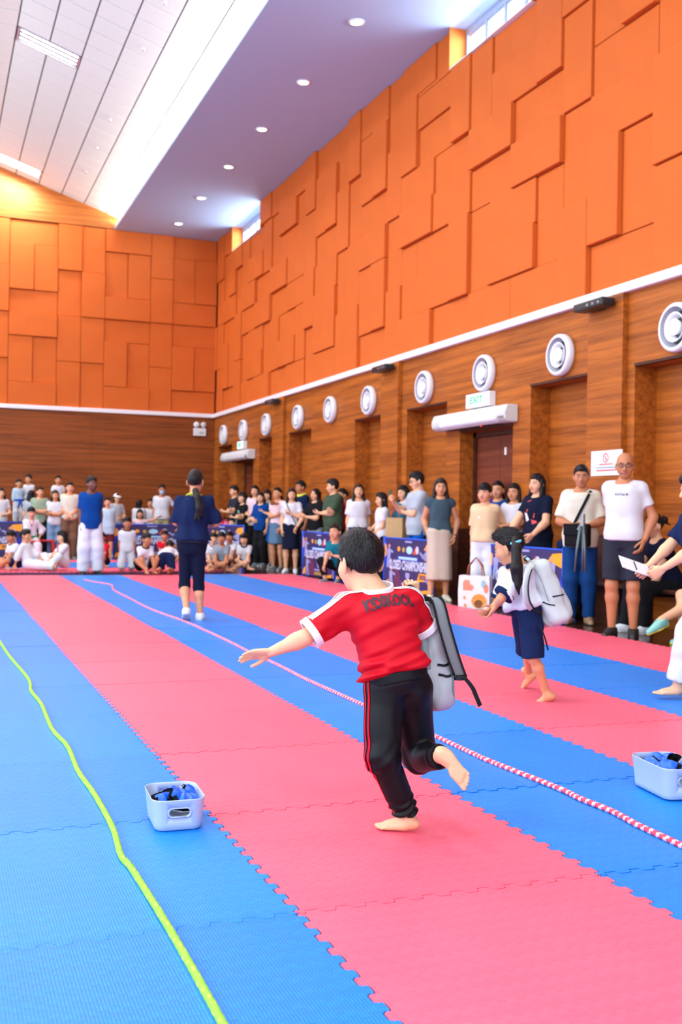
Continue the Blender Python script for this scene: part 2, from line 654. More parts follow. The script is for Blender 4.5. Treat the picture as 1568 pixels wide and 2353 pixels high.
def cut_rect(rc, holes):
    out = [rc]
    for (ha, hb, hc, hd) in holes:
        nxt = []
        for (a, b, c, d) in out:
            if b <= ha or a >= hb or d <= hc or c >= hd:
                nxt.append((a, b, c, d))
                continue
            if c < hc:
                nxt.append((a, b, c, hc))
            if d > hd:
                nxt.append((a, b, hd, d))
            if a < ha:
                nxt.append((a, ha, max(c, hc), min(d, hd)))
            if b > hb:
                nxt.append((hb, b, max(c, hc), min(d, hd)))
        out = nxt
    return [q for q in out if q[1] - q[0] > .04 and q[3] - q[2] > .04]


def layout(seq, c0):
    """seq of column groups -> (c, row, w, h)"""
    rects, c = [], c0
    for g in seq:
        if g == 'P':
            for base in (0, 4):
                rects += [(c, base, 2, 1), (c, base + 1, 1, 2), (c + 1, base + 1, 1, 2), (c, base + 3, 2, 1)]
            c += 2
        elif g == 'V':
            rects += [(c, r, 1, 2) for r in (0, 2, 4, 6)]
            c += 1
        elif g == 'B':
            for base in (0, 4):
                rects += [(c, base, 2, 1), (c + 2, base, 2, 1), (c, base + 1, 1, 2), (c + 1, base + 1, 2, 1), (c + 1, base + 2, 2, 1),
                          (c + 3, base + 1, 1, 2), (c, base + 3, 2, 1), (c + 2, base + 3, 2, 1)]
            c += 4
    return rects


def place_panels(rects, axis, wall, to_pos, holes, lo, hi):
    grid = {}
    for (c, r, w, h) in rects:
        nb = set()
        for i in range(-1, w + 1):
            for j in range(-1, h + 1):
                if (c + i, r + j) in grid and not ((i in (-1, w)) and (j in (-1, h))):
                    nb.add(grid[(c + i, r + j)])
        opts = [l for l in (0, 1, 2) if l not in nb] or [0, 1, 2]
        lv = rnd.choice(opts) if rnd.random() < .8 else rnd.choice((0, 1, 2))
        for i in range(w):
            for j in range(h):
                grid[(c + i, r + j)] = lv
        a, b = to_pos(c, w)
        a, b = max(a, lo), min(b, hi)
        if b - a < .05:
            continue
        for (a2, b2, c2, d2) in cut_rect((a, b, ROW0 + r * ROWH, ROW0 + (r + h) * ROWH), holes):
            me = panel_mesh(b2 - a2, d2 - c2, axis)
            off = lv * .034
            loc = (XW + .045 - off, a2, c2) if axis == 'Y' else (a2, YB + .045 - off, c2)
            link('acoustic_panel', me, wall, loc)


rects_r = layout(['B', 'V', 'P', 'V', 'V', 'P', 'V', 'B', 'B', 'V', 'P', 'V', 'V', 'P', 'V', 'B', 'B', 'V', 'P', 'V', 'V'], -9)
place_panels(rects_r, 'Y', wall_right, lambda c, w: (8.93 + MOD * c, 8.93 + MOD * (c + w)), [(a, b, WZ0 - .01, 9) for a, b in WIN], 4.0, YB + .07)
rects_b = layout(['P', 'V', 'P', 'V', 'V', 'P', 'V', 'B', 'B', 'V', 'P', 'V', 'V'], 0)
place_panels(rects_b, 'X', wall_back, lambda c, w: (XW - MOD * (c + w), XW - MOD * c), [], -1.2, XW + .05)

# --- white rail
trim_r = tag(MB().box(6.75, 6.92, YF, YB, 3.50, 3.60).obj('trim_1', M['trim'], bevel=0.008), kind='structure')
trim_b = tag(MB().box(XL, 6.75, YB - .06, YB + .06, 3.50, 3.60).obj('trim_2', M['trim'], bevel=0.008), kind='structure')

# --- wood dado of the right wall: piers, lintels, recesses
OPEN = [(-6.2, -4.9, 2.7), (-1.35, -.1, 2.7), (.1, 1.55, 2.26), (1.95, 3.3, 2.7), (4.3, 5.6, 2.7), (7.9, 9.17, 2.71), (9.94, 11.22, 2.71), (11.63, 13.06, 2.27), (13.47, 14.82, 2.71),
        (15.70, 16.96, 2.71), (19.22, 20.56, 2.71), (21.52, 22.67, 2.71), (23.11, 24.57, 2.27), (24.96, 26.24, 2.71)]
PIER = [(-2.2, -1.57), (3.55, 4.2), (9.30, 9.93), (15.03, 15.69), (20.80, 21.50)]
edges = [YF]
for a, b, _h in OPEN:
    edges += [a, b]
edges += [YB]
for a, b in zip(edges[0::2], edges[1::2]):
    # solid stretches between openings, split where the pier projects
    MB().box(XW, 7.16, a, b, .94, 3.5).obj('wood_panel', M['wood'], wall_right)
    MB().box(XW - .004, 7.16, a, b, 0, .94).obj('dado_panel', M['wood_dark'], wall_right)
for a, b, h in OPEN:
    MB().box(XW, 7.16, a, b, h, 3.5).obj('lintel_panel', M['wood'], wall_right)
    door = h < 2.5
    MB().box(7.10, 7.16, a, b, 0, h).obj('recess_panel', M['wood_dark'] if door else M['wood'], wall_right)
    # thin edge strip round the opening
    e = MB().box(XW - .012, XW + .03, a, b, h, h + .03)
    e.obj('edge_strip', M['wood_dark'], wall_right)
for a, b in PIER:
    MB().box(XW - .07, XW, a, b, .94, 3.5).obj('pier_panel', M['wood'], wall_right, bevel=.004)
    MB().box(XW - .075, XW, a, b, 0, .94).obj('pier_base', M['wood_dark'], wall_right)

# doors
for k, (a, b) in enumerate(((11.63, 13.06), (23.11, 24.57), (.1, 1.55))):
    d = tag(empty('door_%d' % (k + 1), (7.08, (a + b) / 2, 0)), kind='structure')
    w = (b - a) / 2
    fr = MB()
    fr.box(-.05, .02, -w, -w + .07, 0, 2.27).box(-.05, .02, w - .07, w, 0, 2.27).box(-.05, .02, -w, w, 2.2, 2.27)
    fr.obj('door_frame', M['wood_dark'], d)
    for q, (y0, y1) in enumerate(((-w + .08, -.004), (.004, w - .08))):
        leaf = MB().box(-.025, .02, y0, y1, .01, 2.19).obj('door_leaf', M['door'], d)
        leaf_x = y1 - .07 if q == 0 else y0 + .07
        MB().box(-.04, -.025, leaf_x - .02, leaf_x + .02, 1.0, 1.18).tube([(-.07, leaf_x, 1.05), (-.07, leaf_x + (.1 if q else -.1), 1.05)], .009).obj('door_handle', M['grey_metal'], leaf)
    MB().box(-.03, -.026, -.16, -.11, 1.93, 2.03).obj('door_plate', M['white_plastic'], d)

# --- round air nozzles
VENT_Y = [(6.6, None), (8.45, 'near right edge of view, above the nearest recess'), (10.51, 'above the recess beside the notice pier'), (12.32, 'above the nearer exit sign'), (14.13, 'just beyond the nearer air curtain'),
          (16.25, 'nearest of the middle bay'), (18.07, 'in the centre of the middle bay'), (19.88, 'farthest of the middle bay'),
          (22.01, 'beyond the far pier, above a recess'), (23.82, 'above the far exit sign'), (25.60, 'nearest the far corner')]


def ring_mesh(name, prof, mat, seg=36):
    return MB().lathe(prof, seg, axis=(-1, 0, 0)).mesh(name, mat, smooth=True)


M['vent_in'] = plain('vent_inner_plastic', srgb(176, 178, 192), .4, var=.01)
v_rim = ring_mesh('rim', [(.19, .0), (.235, .0), (.246, .03), (.240, .085), (.222, .102), (.200, .098)], M['white_plastic'])
v_bowl = ring_mesh('bowl', [(.204, .099), (.19, .05), (.165, .010)], M['vent_in'])
v_ring = ring_mesh('ring', [(.115, .012), (.135, .062), (.150, .088), (.142, .094), (.120, .066), (.098, .014)], M['white_plastic'])
v_cone = ring_mesh('nozzle', [(.060, .012), (.072, .055), (.084, .086), (.074, .092), (.045, .06), (.036, .07), (.018, .082), (0, .085)], M['white_plastic'])
v_dark = ring_mesh('throat', [(.17, .009), (0, .009)], M['black'])
for y, lab in VENT_Y:
    root = empty('air_nozzle', (XW - .001, y, 3.0))
    for nm, me in (('rim', v_rim), ('bowl', v_bowl), ('ring', v_ring), ('nozzle', v_cone), ('throat', v_dark)):
        link(nm, me, root)
    tag(root, 'white round air nozzle on wood wall, ' + (lab or 'beyond the right edge of the view'), 'vent', 'round air nozzles in a row over the recesses')

# ------------------------------------------------------------------ fixtures on the walls
for k, (y0, y1, lab) in enumerate(((11.50, 13.55, 'long white air curtain over the nearer recessed door'), (22.95, 25.3, 'white air curtain over the far recessed door, near the corner'))):
    root = empty('air_curtain', (XW, (y0 + y1) / 2, 2.30))
    w = (y1 - y0) / 2
    prof = [(0, 0), (-.14, .0), (-.20, .04), (-.21, .12), (-.17, .22), (0, .22)]
    MB().prism(prof, (0, 2 * w - .5, 0), (0, -w + .25, 0)).obj('casing', M['white_plastic'], root, bevel=.012)
    for q in (-1, 1):
        y = -w if q < 0 else w - .245
        MB().prism(prof, (0, .245, 0), (0, y, 0)).obj('end_cap', plain('ivory_plastic', srgb(208, 210, 208), .4), root, bevel=.015)
    MB().box(-.13, -.03, -w + .3, w - .3, -.006, .002).obj('outlet_slot', M['black'], root)
    MB().box(-.212, -.2, -w + .02, -w + .16, .05, .075).obj('rating_plate', M['grey_metal'], root)
    MB().lathe([(.02, 0), (.018, .02), (0, .022)], 14, (-.15, -.35, 0.0), (0, 0, -1)).obj('indicator', plain('red_lens', srgb(220, 70, 60), .3), root)
    tag(root, lab, 'air curtain', 'air curtains over the doors')

exit_txt = text_mesh('EXIT', .13, .002, .002)
for k, (y0, y1, z0, lab) in enumerate(((12.08, 12.72, 2.555, 'lit green exit sign box above the nearer air curtain'), (23.65, 24.15, 2.56, 'small lit exit sign box above the far air curtain'))):
    root = empty('exit_sign', (XW, (y0 + y1) / 2, z0))
    w = (y1 - y0) / 2
    MB().box(-.10, 0, -w, w, 0, .19).obj('housing', M['white_plastic'], root, bevel=.006)
    MB().box(-.104, -.10, -w + .03, w - .03, .02, .17).obj('light_panel', M['exit_glow'], root)
    t = link('lettering', exit_txt.copy(), root)
    t.data.materials.append(plain('exit_green', srgb(0, 150, 90), .5))
    t.rotation_euler = (math.pi / 2, 0, -math.pi / 2)
    t.location = (-.106, .02, .095)
    t.scale = (1.3 * w / .32, 1, 1)
    tag(root, lab, 'exit sign', 'exit signs over the doors')

for k, (y, lab) in enumerate(((9.66, 'black box camera housing under the white rail at the notice pier'), (15.36, 'black camera housing under the rail at the middle pier'), (21.18, 'small black camera housing under the rail at the far pier'))):
    root = empty('camera_housing', (XW - .07, y, 3.40))
    MB().box(-.03, 0, -.05, .05, -.03, .09).obj('bracket', M['black'], root)
    MB().box(-.20, -.03, -.27, .27, -.03, .06).obj('case', M['black'], root, bevel=.02, segs=2)
    for q in (-.12, -.02, .08):
        MB().lathe([(.018, 0), (.015, .006), (0, .007)], 12, (-.2, q - .08, .01), (-1, 0, 0)).obj('lens', M['grey_metal'], root)
    tag(root, lab, 'camera', 'black housings on the piers')

# laminated notice on the pier
root = empty('notice', (XW - .071, 9.55, 1.58))
MB().box(-.004, 0, -.29, .27, 0, .27).obj('sheet', plain('laminated_paper', srgb(222, 230, 240), .25, var=.01), root)
red = plain('print_red', srgb(226, 104, 100), .6)
gry = plain('print_grey', srgb(150, 165, 170), .6)
rg = MB()
pr, n = [], 28
for k in range(n):
    a0, a1 = 2 * math.pi * k / n, 2 * math.pi * (k + 1) / n
    rg.add([(-.0055, .052 * math.cos(a), .19 + .052 * math.sin(a)) for a in (a0, a1)] + [(-.0055, .038 * math.cos(a), .19 + .038 * math.sin(a)) for a in (a1, a0)], [(0, 1, 2, 3)])
rg.add([(-.006, .03, .226), (-.006, .036, .218), (-.006, -.03, .154), (-.006, -.036, .162)], [(0, 1, 2, 3)])
rg.obj('prohibition_ring', red, root)
fig = MB()
fig.add([(-.005, y, z2) for y, z2 in ((-.012, .165), (.012, .165), (.010, .2), (.004, .215), (-.008, .205))], [(0, 1, 2, 3, 4)])
fig.obj('pictogram', gry, root)
for z0, w, c in ((.115, .13, red), (.08, .2, gry), (.05, .19, red)):
    MB().box(-.0055, -.005, -w, w * .9, z0, z0 + .014).obj('text_line', c, root)
tag(root, 'white laminated notice with a red prohibition ring on the wood pier', 'notice')

# emergency twin light on the far wall
root = empty('emergency_light', (6.42, YB, 3.02))
MB().box(-.16, .16, -.09, 0, 0, .2).obj('battery_case', M['white_plastic'], root, bevel=.012)
for q in (-1, 1):
    MB().lathe([(0, -.05), (.06, -.045), (.075, .02), (.07, .03), (.0, .034)], 18, (q * .09, -.06, .29), (q * .2, -1, -.15)).obj('lamp_head', M['white_plastic'], root, smooth=True)
    MB().tube([(q * .09, -.05, .2), (q * .09, -.05, .26)], .012).obj('stem', M['grey_metal'], root)
MB().box(-.02, .1, -.094, -.09, .05, .11).obj('label_plate', plain('pale_green_plate', srgb(170, 200, 176), .5), root)
tag(root, 'white twin head emergency light on the far wall under the rail', 'emergency light')

# ------------------------------------------------------------------ interlocking foam mats
MX0, MY0, MT = 0.976, 2.79, 0.024


def tooth(t, n):
    """dovetail profile along one edge, t in tiles; returns list of (t, offset)"""
    pts = []
    p = 1.0 / n
    a = .0115
    for k in range(n):
        b = k * p
        # two half periods: one tab out, one in, with flared necks and rounded tips
        pts += [(b + .17 * p, -a), (b + .215 * p, -a * .55), (b + .27 * p, 0), (b + .23 * p, a * .55), (b + .27 * p, a * .9), (b + .33 * p, a),
                (b + .62 * p, a), (b + .70 * p, a * .9), (b + .74 * p, a * .55), (b + .70 * p, 0), (b + .76 * p, -a * .55), (b + .82 * p, -a)]
    return pts


def mat_tile(name, mat, plain_edges=''):
    n = 11
    g, gy = .0022, .004
    tp = tooth(0, n)
    e = lambda flag: [(t, 0 if flag in plain_edges else o) for t, o in (tp if flag not in plain_edges else [(.5, 0)])]
    poly = [(0 + g, 0 + gy)]
    poly += [(t, o + gy) for t, o in e('s')] + [(1 - g, gy)]
    poly += [(1 + o - g, t) for t, o in e('e')] + [(1 - g, 1 - g)]
    poly += [(t, 1 + o - g) for t, o in reversed(e('n'))] + [(g, 1 - g)]
    poly += [(o + g, t) for t, o in reversed(e('w'))]
    m = MB().prism([(a, b) for a, b in poly], (0, 0, MT), (0, 0, 0), (1, 0, 0), (0, 1, 0))
    me = m.mesh(name, mat)
    bm = bmesh.new()
    bm.from_mesh(me)
    top = [f for f in bm.faces if f.normal.z > .9]
    bmesh.ops.triangulate(bm, faces=[f for f in bm.faces if len(f.verts) > 4])
    bm.to_mesh(me)
    bm.free()
    return me


mat_root = tag(empty('mat_floor', (MX0, MY0, 0)), 'large floor of interlocking pink and blue foam mats laid in long strips', 'mat')
_mt = {}
rj = random.Random(5)
for i in range(-3, 5):
    for j in range(-2, 15):
        colr = 'pink' if i % 2 == 0 else 'blue'
        fl = ('n' if j == 14 else '') + ('s' if j == -2 else '')
        key = (colr, fl)
        if key not in _mt:
            _mt[key] = mat_tile('mat_tile', M[colr], fl)
        o = link('mat_tile', _mt[key], mat_root, (i, j, rj.uniform(0, .003)))
        o.rotation_euler = (rj.uniform(-.0015, .0015), rj.uniform(-.0015, .0015), 0)
far_mat = tag(empty('mat_floor', (MX0 - 3, 18.55, 0)), 'far square of foam mats where the children sit, pink border round blue', 'mat')
M['mat_edge'] = plain('mat_edge', srgb(96, 80, 130), .6)
for i in range(0, 7):
    for j in range(0, 4):
        colr = 'pink' if (j in (0, 3) or i == 6) else 'blue'
        key = (colr, '')
        if key not in _mt:
            _mt[key] = mat_tile('mat_tile', M[colr], '')
        link('mat_tile', _mt[key], far_mat, (i + .0, j, .022))
MB().box(0.02, 7 - .02, .02, 4 - .02, 0, .021).obj('underlay', M['mat_edge'], far_mat)


# ------------------------------------------------------------------ ropes
def smooth_path(pts, step):
    pts = [Vector(p) for p in pts]
    out = []
    for i in range(len(pts) - 1):
        p0, p1, p2, p3 = pts[max(i - 1, 0)], pts[i], pts[i + 1], pts[min(i + 2, len(pts) - 1)]
        n = max(2, int((p2 - p1).length / step))
        for k in range(n):
            t = k / n
            out.append(.5 * ((2 * p1) + (p2 - p0) * t + (2 * p0 - 5 * p1 + 4 * p2 - p3) * t * t + (3 * p1 - p0 - 3 * p2 + p3) * t ** 3))
    out.append(pts[-1])
    return out


def rope(name, px, rad, mats, period, label, twist, fleck=0):
    pts = [floor_at(x, y, MT + rad * .9) for x, y in px]
    path = smooth_path(pts, .009)
    seg = 10
    m = MB().tube(path, rad, seg)
    me = m.mesh(name, None, True)
    for q in mats:
        me.materials.append(q)
    # braid: strands wind round the rope
    n = len(path)
    idx = np.zeros(len(me.polygons), dtype=np.int32)
    co = np.zeros(len(me.vertices) * 3, dtype=np.float32)
    me.vertices.foreach_get('co', co)
    co = co.reshape(-1, 3)
    cen = np.array([list(p) for p in path])
    for i in range(n - 1):
        for k in range(seg):
            ph = (i / period + twist * k / seg)
            idx[i * seg + k] = 1 if (ph % 1.0) < .42 and (fleck == 0 or (k + (i // 4)) % fleck == 0) else 0
    for i in range(n):
        for k in range(seg):
            v = i * seg + k
            s = 1 + .05 * math.sin(2 * math.pi * (i / period * 1.0 + 2 * k / seg)) + .05 * math.sin(2 * math.pi * (i / period - 2 * k / seg))
            co[v] = cen[i] + (co[v] - cen[i]) * s
    me.vertices.foreach_set('co', co.ravel())
    me.polygons.foreach_set('material_index', idx)
    me.update()
    o = link(name, me)
    tag(o, label, 'rope')
    return o


rope('rope', [(-190, 1290), (-110, 1340), (-30, 1430), (0, 1475), (22, 1508), (65, 1560), (72, 1588), (95, 1618), (120, 1675), (155, 1715), (180, 1772), (217, 1825), (258, 1900), (278, 1965), (300, 1992), (345, 2062), (385, 2127), (440, 2222), (490, 2312), (525, 2375)], .0105,
     [plain('green_rope', srgb(140, 206, 50), .6), plain('yellow_fleck', srgb(206, 232, 84), .6)], 4.0, 'bright green braided rope snaking over the blue mats at lower left', 1, 4)
rope('rope', [(193, 1332), (215, 1337), (255, 1344), (262, 1356), (300, 1376), (350, 1401), (425, 1428), (475, 1450), (530, 1476), (575, 1499), (635, 1526), (700, 1559), (784, 1597), (900, 1648), (1004, 1693), (1084, 1730), (1134, 1752), (1284, 1811), (1334, 1835), (1409, 1865), (1469, 1897), (1568, 1943), (1640, 1978)], .0115,
     [plain('red_rope', srgb(232, 62, 92), .6), plain('white_fleck', srgb(236, 196, 216), .6)], 4.4, 'pink and white flecked rope lying along the blue strip past the child in red', 1)


# ------------------------------------------------------------------ grey plastic boxes with sparring pads
def rrect(w, l, r, n=7):
    pts = []
    for cx, cy, a0 in ((w - r, l - r, 0), (-w + r, l - r, 90), (-w + r, -l + r, 180), (w - r, -l + r, 270)):
        for k in range(n):
            a = math.radians(a0 + 90 * k / (n - 1))
            pts.append((cx + r * math.cos(a), cy + r * math.sin(a)))
    return pts


M['box'] = plain('grey_box_plastic', srgb(172, 188, 214), .38, var=.015)


def storage_box(loc, rz, w, l, h, label):
    root = empty('storage_box', loc, rz)
    secs = [(.80, .000, .03), (.86, .004, .035), (.88, .02, .038), (.985, h - .004, .045), (1.0, h, .048), (.985, h + .002, .047), (.965, h - .001, .045), (.86, .03, .034), (.82, .012, .03)]
    v, f, n = [], [], 28
    for s, z0, r in secs:
        sl = 1 - (1 - s) * w / l
        for a, b in rrect(w * s, l * sl, r):
            v.append((a, b, z0))
    for i in range(len(secs) - 1):
        for k in range(n):
            k2 = (k + 1) % n
            f.append((i * n + k, i * n + k2, (i + 1) * n + k2, (i + 1) * n + k))
    f.append(tuple(range(n - 1, -1, -1)))
    f.append(tuple((len(secs) - 1) * n + k for k in range(n)))
    m = MB().add(v, f)
    me = m.mesh('shell', M['box'], True)
    shell = link('shell', me, root)
    # hand holes through both short ends
    cut = MB()
    pl = []
    for cx, a0 in ((.022, -90), (-.022, 90)):
        for k in range(9):
            a = math.radians(a0 + 180 * k / 8)
            pl.append((cx + .0135 * math.cos(a), h * .60 + .0135 * math.sin(a)))
    cut.prism(pl, (0, 2 * l + .1, 0), (0, -l - .05, 0))
    co = link('cut', cut.mesh('cut'), root)
    md = shell.modifiers.new('b', 'BOOLEAN')
    md.object = co
    md.solver = 'EXACT'
    bpy.context.view_layer.update()
    dg = bpy.context.evaluated_depsgraph_get()
    me2 = bpy.data.meshes.new_from_object(shell.evaluated_get(dg))
    shell.modifiers.clear()
    shell.data = me2
    bpy.data.objects.remove(co)
    # raised rim round the hand hole
    for q in (-1, 1):
        sl = l * (1 - (1 - .955) * w / l)
        MB().tube([(a * 1.12, q * (l * .963), h * .60 + (b - h * .60) * 1.15) for a, b in pl] + [(pl[0][0] * 1.12, q * (l * .963), h * .60 + (pl[0][1] - h * .60) * 1.15)], .0028, 6).obj('handle_rim', M['box'], root, smooth=True)
    tag(root, label, 'storage box')
    return root


pad_blue = plain('pad_blue_vinyl', srgb(24, 100, 236), .35, var=.04, scale=20)
pad_black = M['black_soft']


def pad_meshes():
    # a sparring pad: three stitched cushions on a black backing
    cush = MB()
    v, f = [], []
    nu, nv = 13, 9
    for i in range(nu):
        for j in range(nv):
            u, w = i / (nu - 1), j / (nv - 1)
            seg = abs(math.sin(math.pi * 3 * u)) ** .5
            edge = (math.sin(math.pi * w)) ** .5
            v.append(((u - .5) * .15, (w - .5) * .085 * (1 - .25 * (2 * u - 1) ** 2), .004 + .026 * seg * edge + .03 * (1 - (2 * u - 1) ** 2)))
    for i in range(nu - 1):
        for j in range(nv - 1):
            f.append((i * nv + j, (i + 1) * nv + j, (i + 1) * nv + j + 1, i * nv + j + 1))
    b = len(v)
    v2 = [(p[0], p[1], p[2] * .55 - .004) for p in v]
    f2 = [tuple(b + q for q in reversed(g)) for g in f]
    cush.add(v, f)
    back = MB().add([(p[0] * 1.08, p[1] * 1.14, .03 * (1 - (p[0] / .075) ** 2) - .003) for p in v] + [(p[0] * 1.08, p[1] * 1.14, .03 * (1 - (p[0] / .075) ** 2) - .011) for p in v], f + f2)
    strap = MB()
    path = [(.085 * math.cos(a), 0, .018 - .035 * math.sin(a)) for a in [k * math.pi / 8 for k in range(9)]]
    for p, q in zip(path[:-1], path[1:]):
        strap.add([(p[0], -.02, p[2]), (p[0], .02, p[2]), (q[0], .02, q[2]), (q[0], -.02, q[2]), (p[0], -.02, p[2] + .004), (p[0], .02, p[2] + .004), (q[0], .02, q[2] + .004), (q[0], -.02, q[2] + .004)],
                  [(0, 1, 2, 3), (4, 5, 6, 7), (0, 1, 5, 4), (1, 2, 6, 5), (2, 3, 7, 6), (3, 0, 4, 7)])
    return cush.mesh('cushion', pad_blue, True), back.mesh('backing', pad_black, True), strap.mesh('strap', pad_black, False)


_pads = pad_meshes()


def pad(loc, rot, label, group):
    root = empty('sparring_pad', loc)
    root.rotation_euler = rot
    for nm, me in zip(('cushion', 'backing', 'strap'), _pads):
        link(nm, me, root)
    root.scale = (.66, .7, .8)
    tag(root, label, 'pad', group)


def fill_box(box, spots, w, rz, where):
    for k, (x, y, zz, rot, lab) in enumerate(spots):
        p = Matrix.Rotation(rz, 3, 'Z') @ Vector((x, y, zz))
        pad((box.location.x + p.x, box.location.y + p.y, box.location.z + p.z), (rot[0], rot[1], rot[2] + rz), lab + where, 'sparring pads' + where)


def seat_box(pa, pb, label, w_half, l_half, h, along_long):
    """front bottom edge runs between two floor points"""
    A, B = Vector(floor_at(*pa, MT)), Vector(floor_at(*pb, MT))
    d = (B - A).normalized()
    nrm = Vector((-d.y, d.x, 0))
    if along_long:
        c = (A + B) / 2 + nrm * w_half * .82
        rz = math.atan2(d.y, d.x) - math.pi / 2
    else:
        c = (A + B) / 2 + nrm * l_half * .86
        rz = math.atan2(d.y, d.x)
    c.z = MT + .004
    return storage_box(c, rz, w_half, l_half, h, label), rz


box1, b1z = seat_box((366, 1914), (456, 1907), 'grey plastic box of blue pads on the blue mat at left', .095, .128, .108, False)
fill_box(box1, [(-.050, -.02, .078, (1.25, .25, .95), 'black backed pad leaning at the left wall'), (-.020, -.03, .088, (1.1, .15, 1.65), 'tall blue cushioned pad at centre left'),
                (.015, .0, .075, (.8, .3, .4), 'blue pad lying across the middle'), (.040, .025, .078, (1.0, -.3, 1.2), 'blue pad tipped at the right end'),
                (.020, -.055, .070, (.35, .1, -.2), 'flat blue pad at the front edge'), (.0, .060, .066, (.6, .2, 2.2), 'dark pad at the back'), (.045, -.035, .064, (.5, .5, .8), 'small corner pad at front right')], .09, b1z, ' of the left grey box')
box2, b2z = seat_box((1462, 1806), (1527, 1839), 'grey plastic box of pads cut by the right edge of the view', .10, .15, .125, True)
fill_box(box2, [(-.03, -.03, .105, (.9, .2, .5), 'upright blue pad'), (.0, -.08, .095, (.4, .2, 1.2), 'flat blue pad in front'), (.03, .05, .10, (.7, -.3, 2.0), 'dark backed pad'),
                (-.04, .07, .09, (.3, .2, .1), 'blue pad at the rear'), (.045, -.03, .098, (1.1, .1, 1.5), 'black strapped pad')], .1, b2z, ' in the right grey box')


# ------------------------------------------------------------------ event banners on blue frames
BAN = {k: plain('banner_' + k, c, .5, var=.02) for k, c in dict(navy=srgb(44, 36, 92), blue=srgb(16, 48, 176), lilac=srgb(150, 156, 206), white=srgb(196, 204, 236), orange=srgb(255, 166, 22),
                                                                wine=srgb(96, 38, 84), skin=srgb(214, 150, 120), red=srgb(232, 84, 50), paleblue=srgb(170, 214, 240), gold=srgb(190, 160, 60), frame=srgb(16, 84, 220)).items()}
ban_txt = text_mesh('CLOSED CHAMPIONSHIP', .155, .0008, .006)
ban_yr = text_mesh('2025', .1, .0008, .004)


def blob(pts, y):
    return [(a, y, b) for a, b in pts]


def dobok_figure(cx, cz, s, flip, kick):
    f = 1 if not flip else -1
    P = lambda pts: [(cx + f * a * s, cz + b * s) for a, b in pts]
    parts = [P([(-.10, .0), (.10, .02), (.13, .30), (.0, .36), (-.12, .30)]), P([(-.1, .02), (.02, .02), (-.06, -.42), (-.16, -.42)])]
    if kick:
        parts += [P([(-.02, .05), (.08, -.02), (.46, .24), (.44, .33)]), P([(.08, .2), (.3, .06), (.33, .11), (.11, .3)])]
    else:
        parts += [P([(.0, .03), (.1, .03), (.2, -.42), (.1, -.42)]), P([(.06, .2), (.3, .16), (.3, .24), (.1, .31)])]
    head = [(cx + s * .07 * math.cos(a) + f * .03 * s, cz + .43 * s + s * .08 * math.sin(a)) for a in [k * math.pi / 5 for k in range(10)]]
    return parts, head


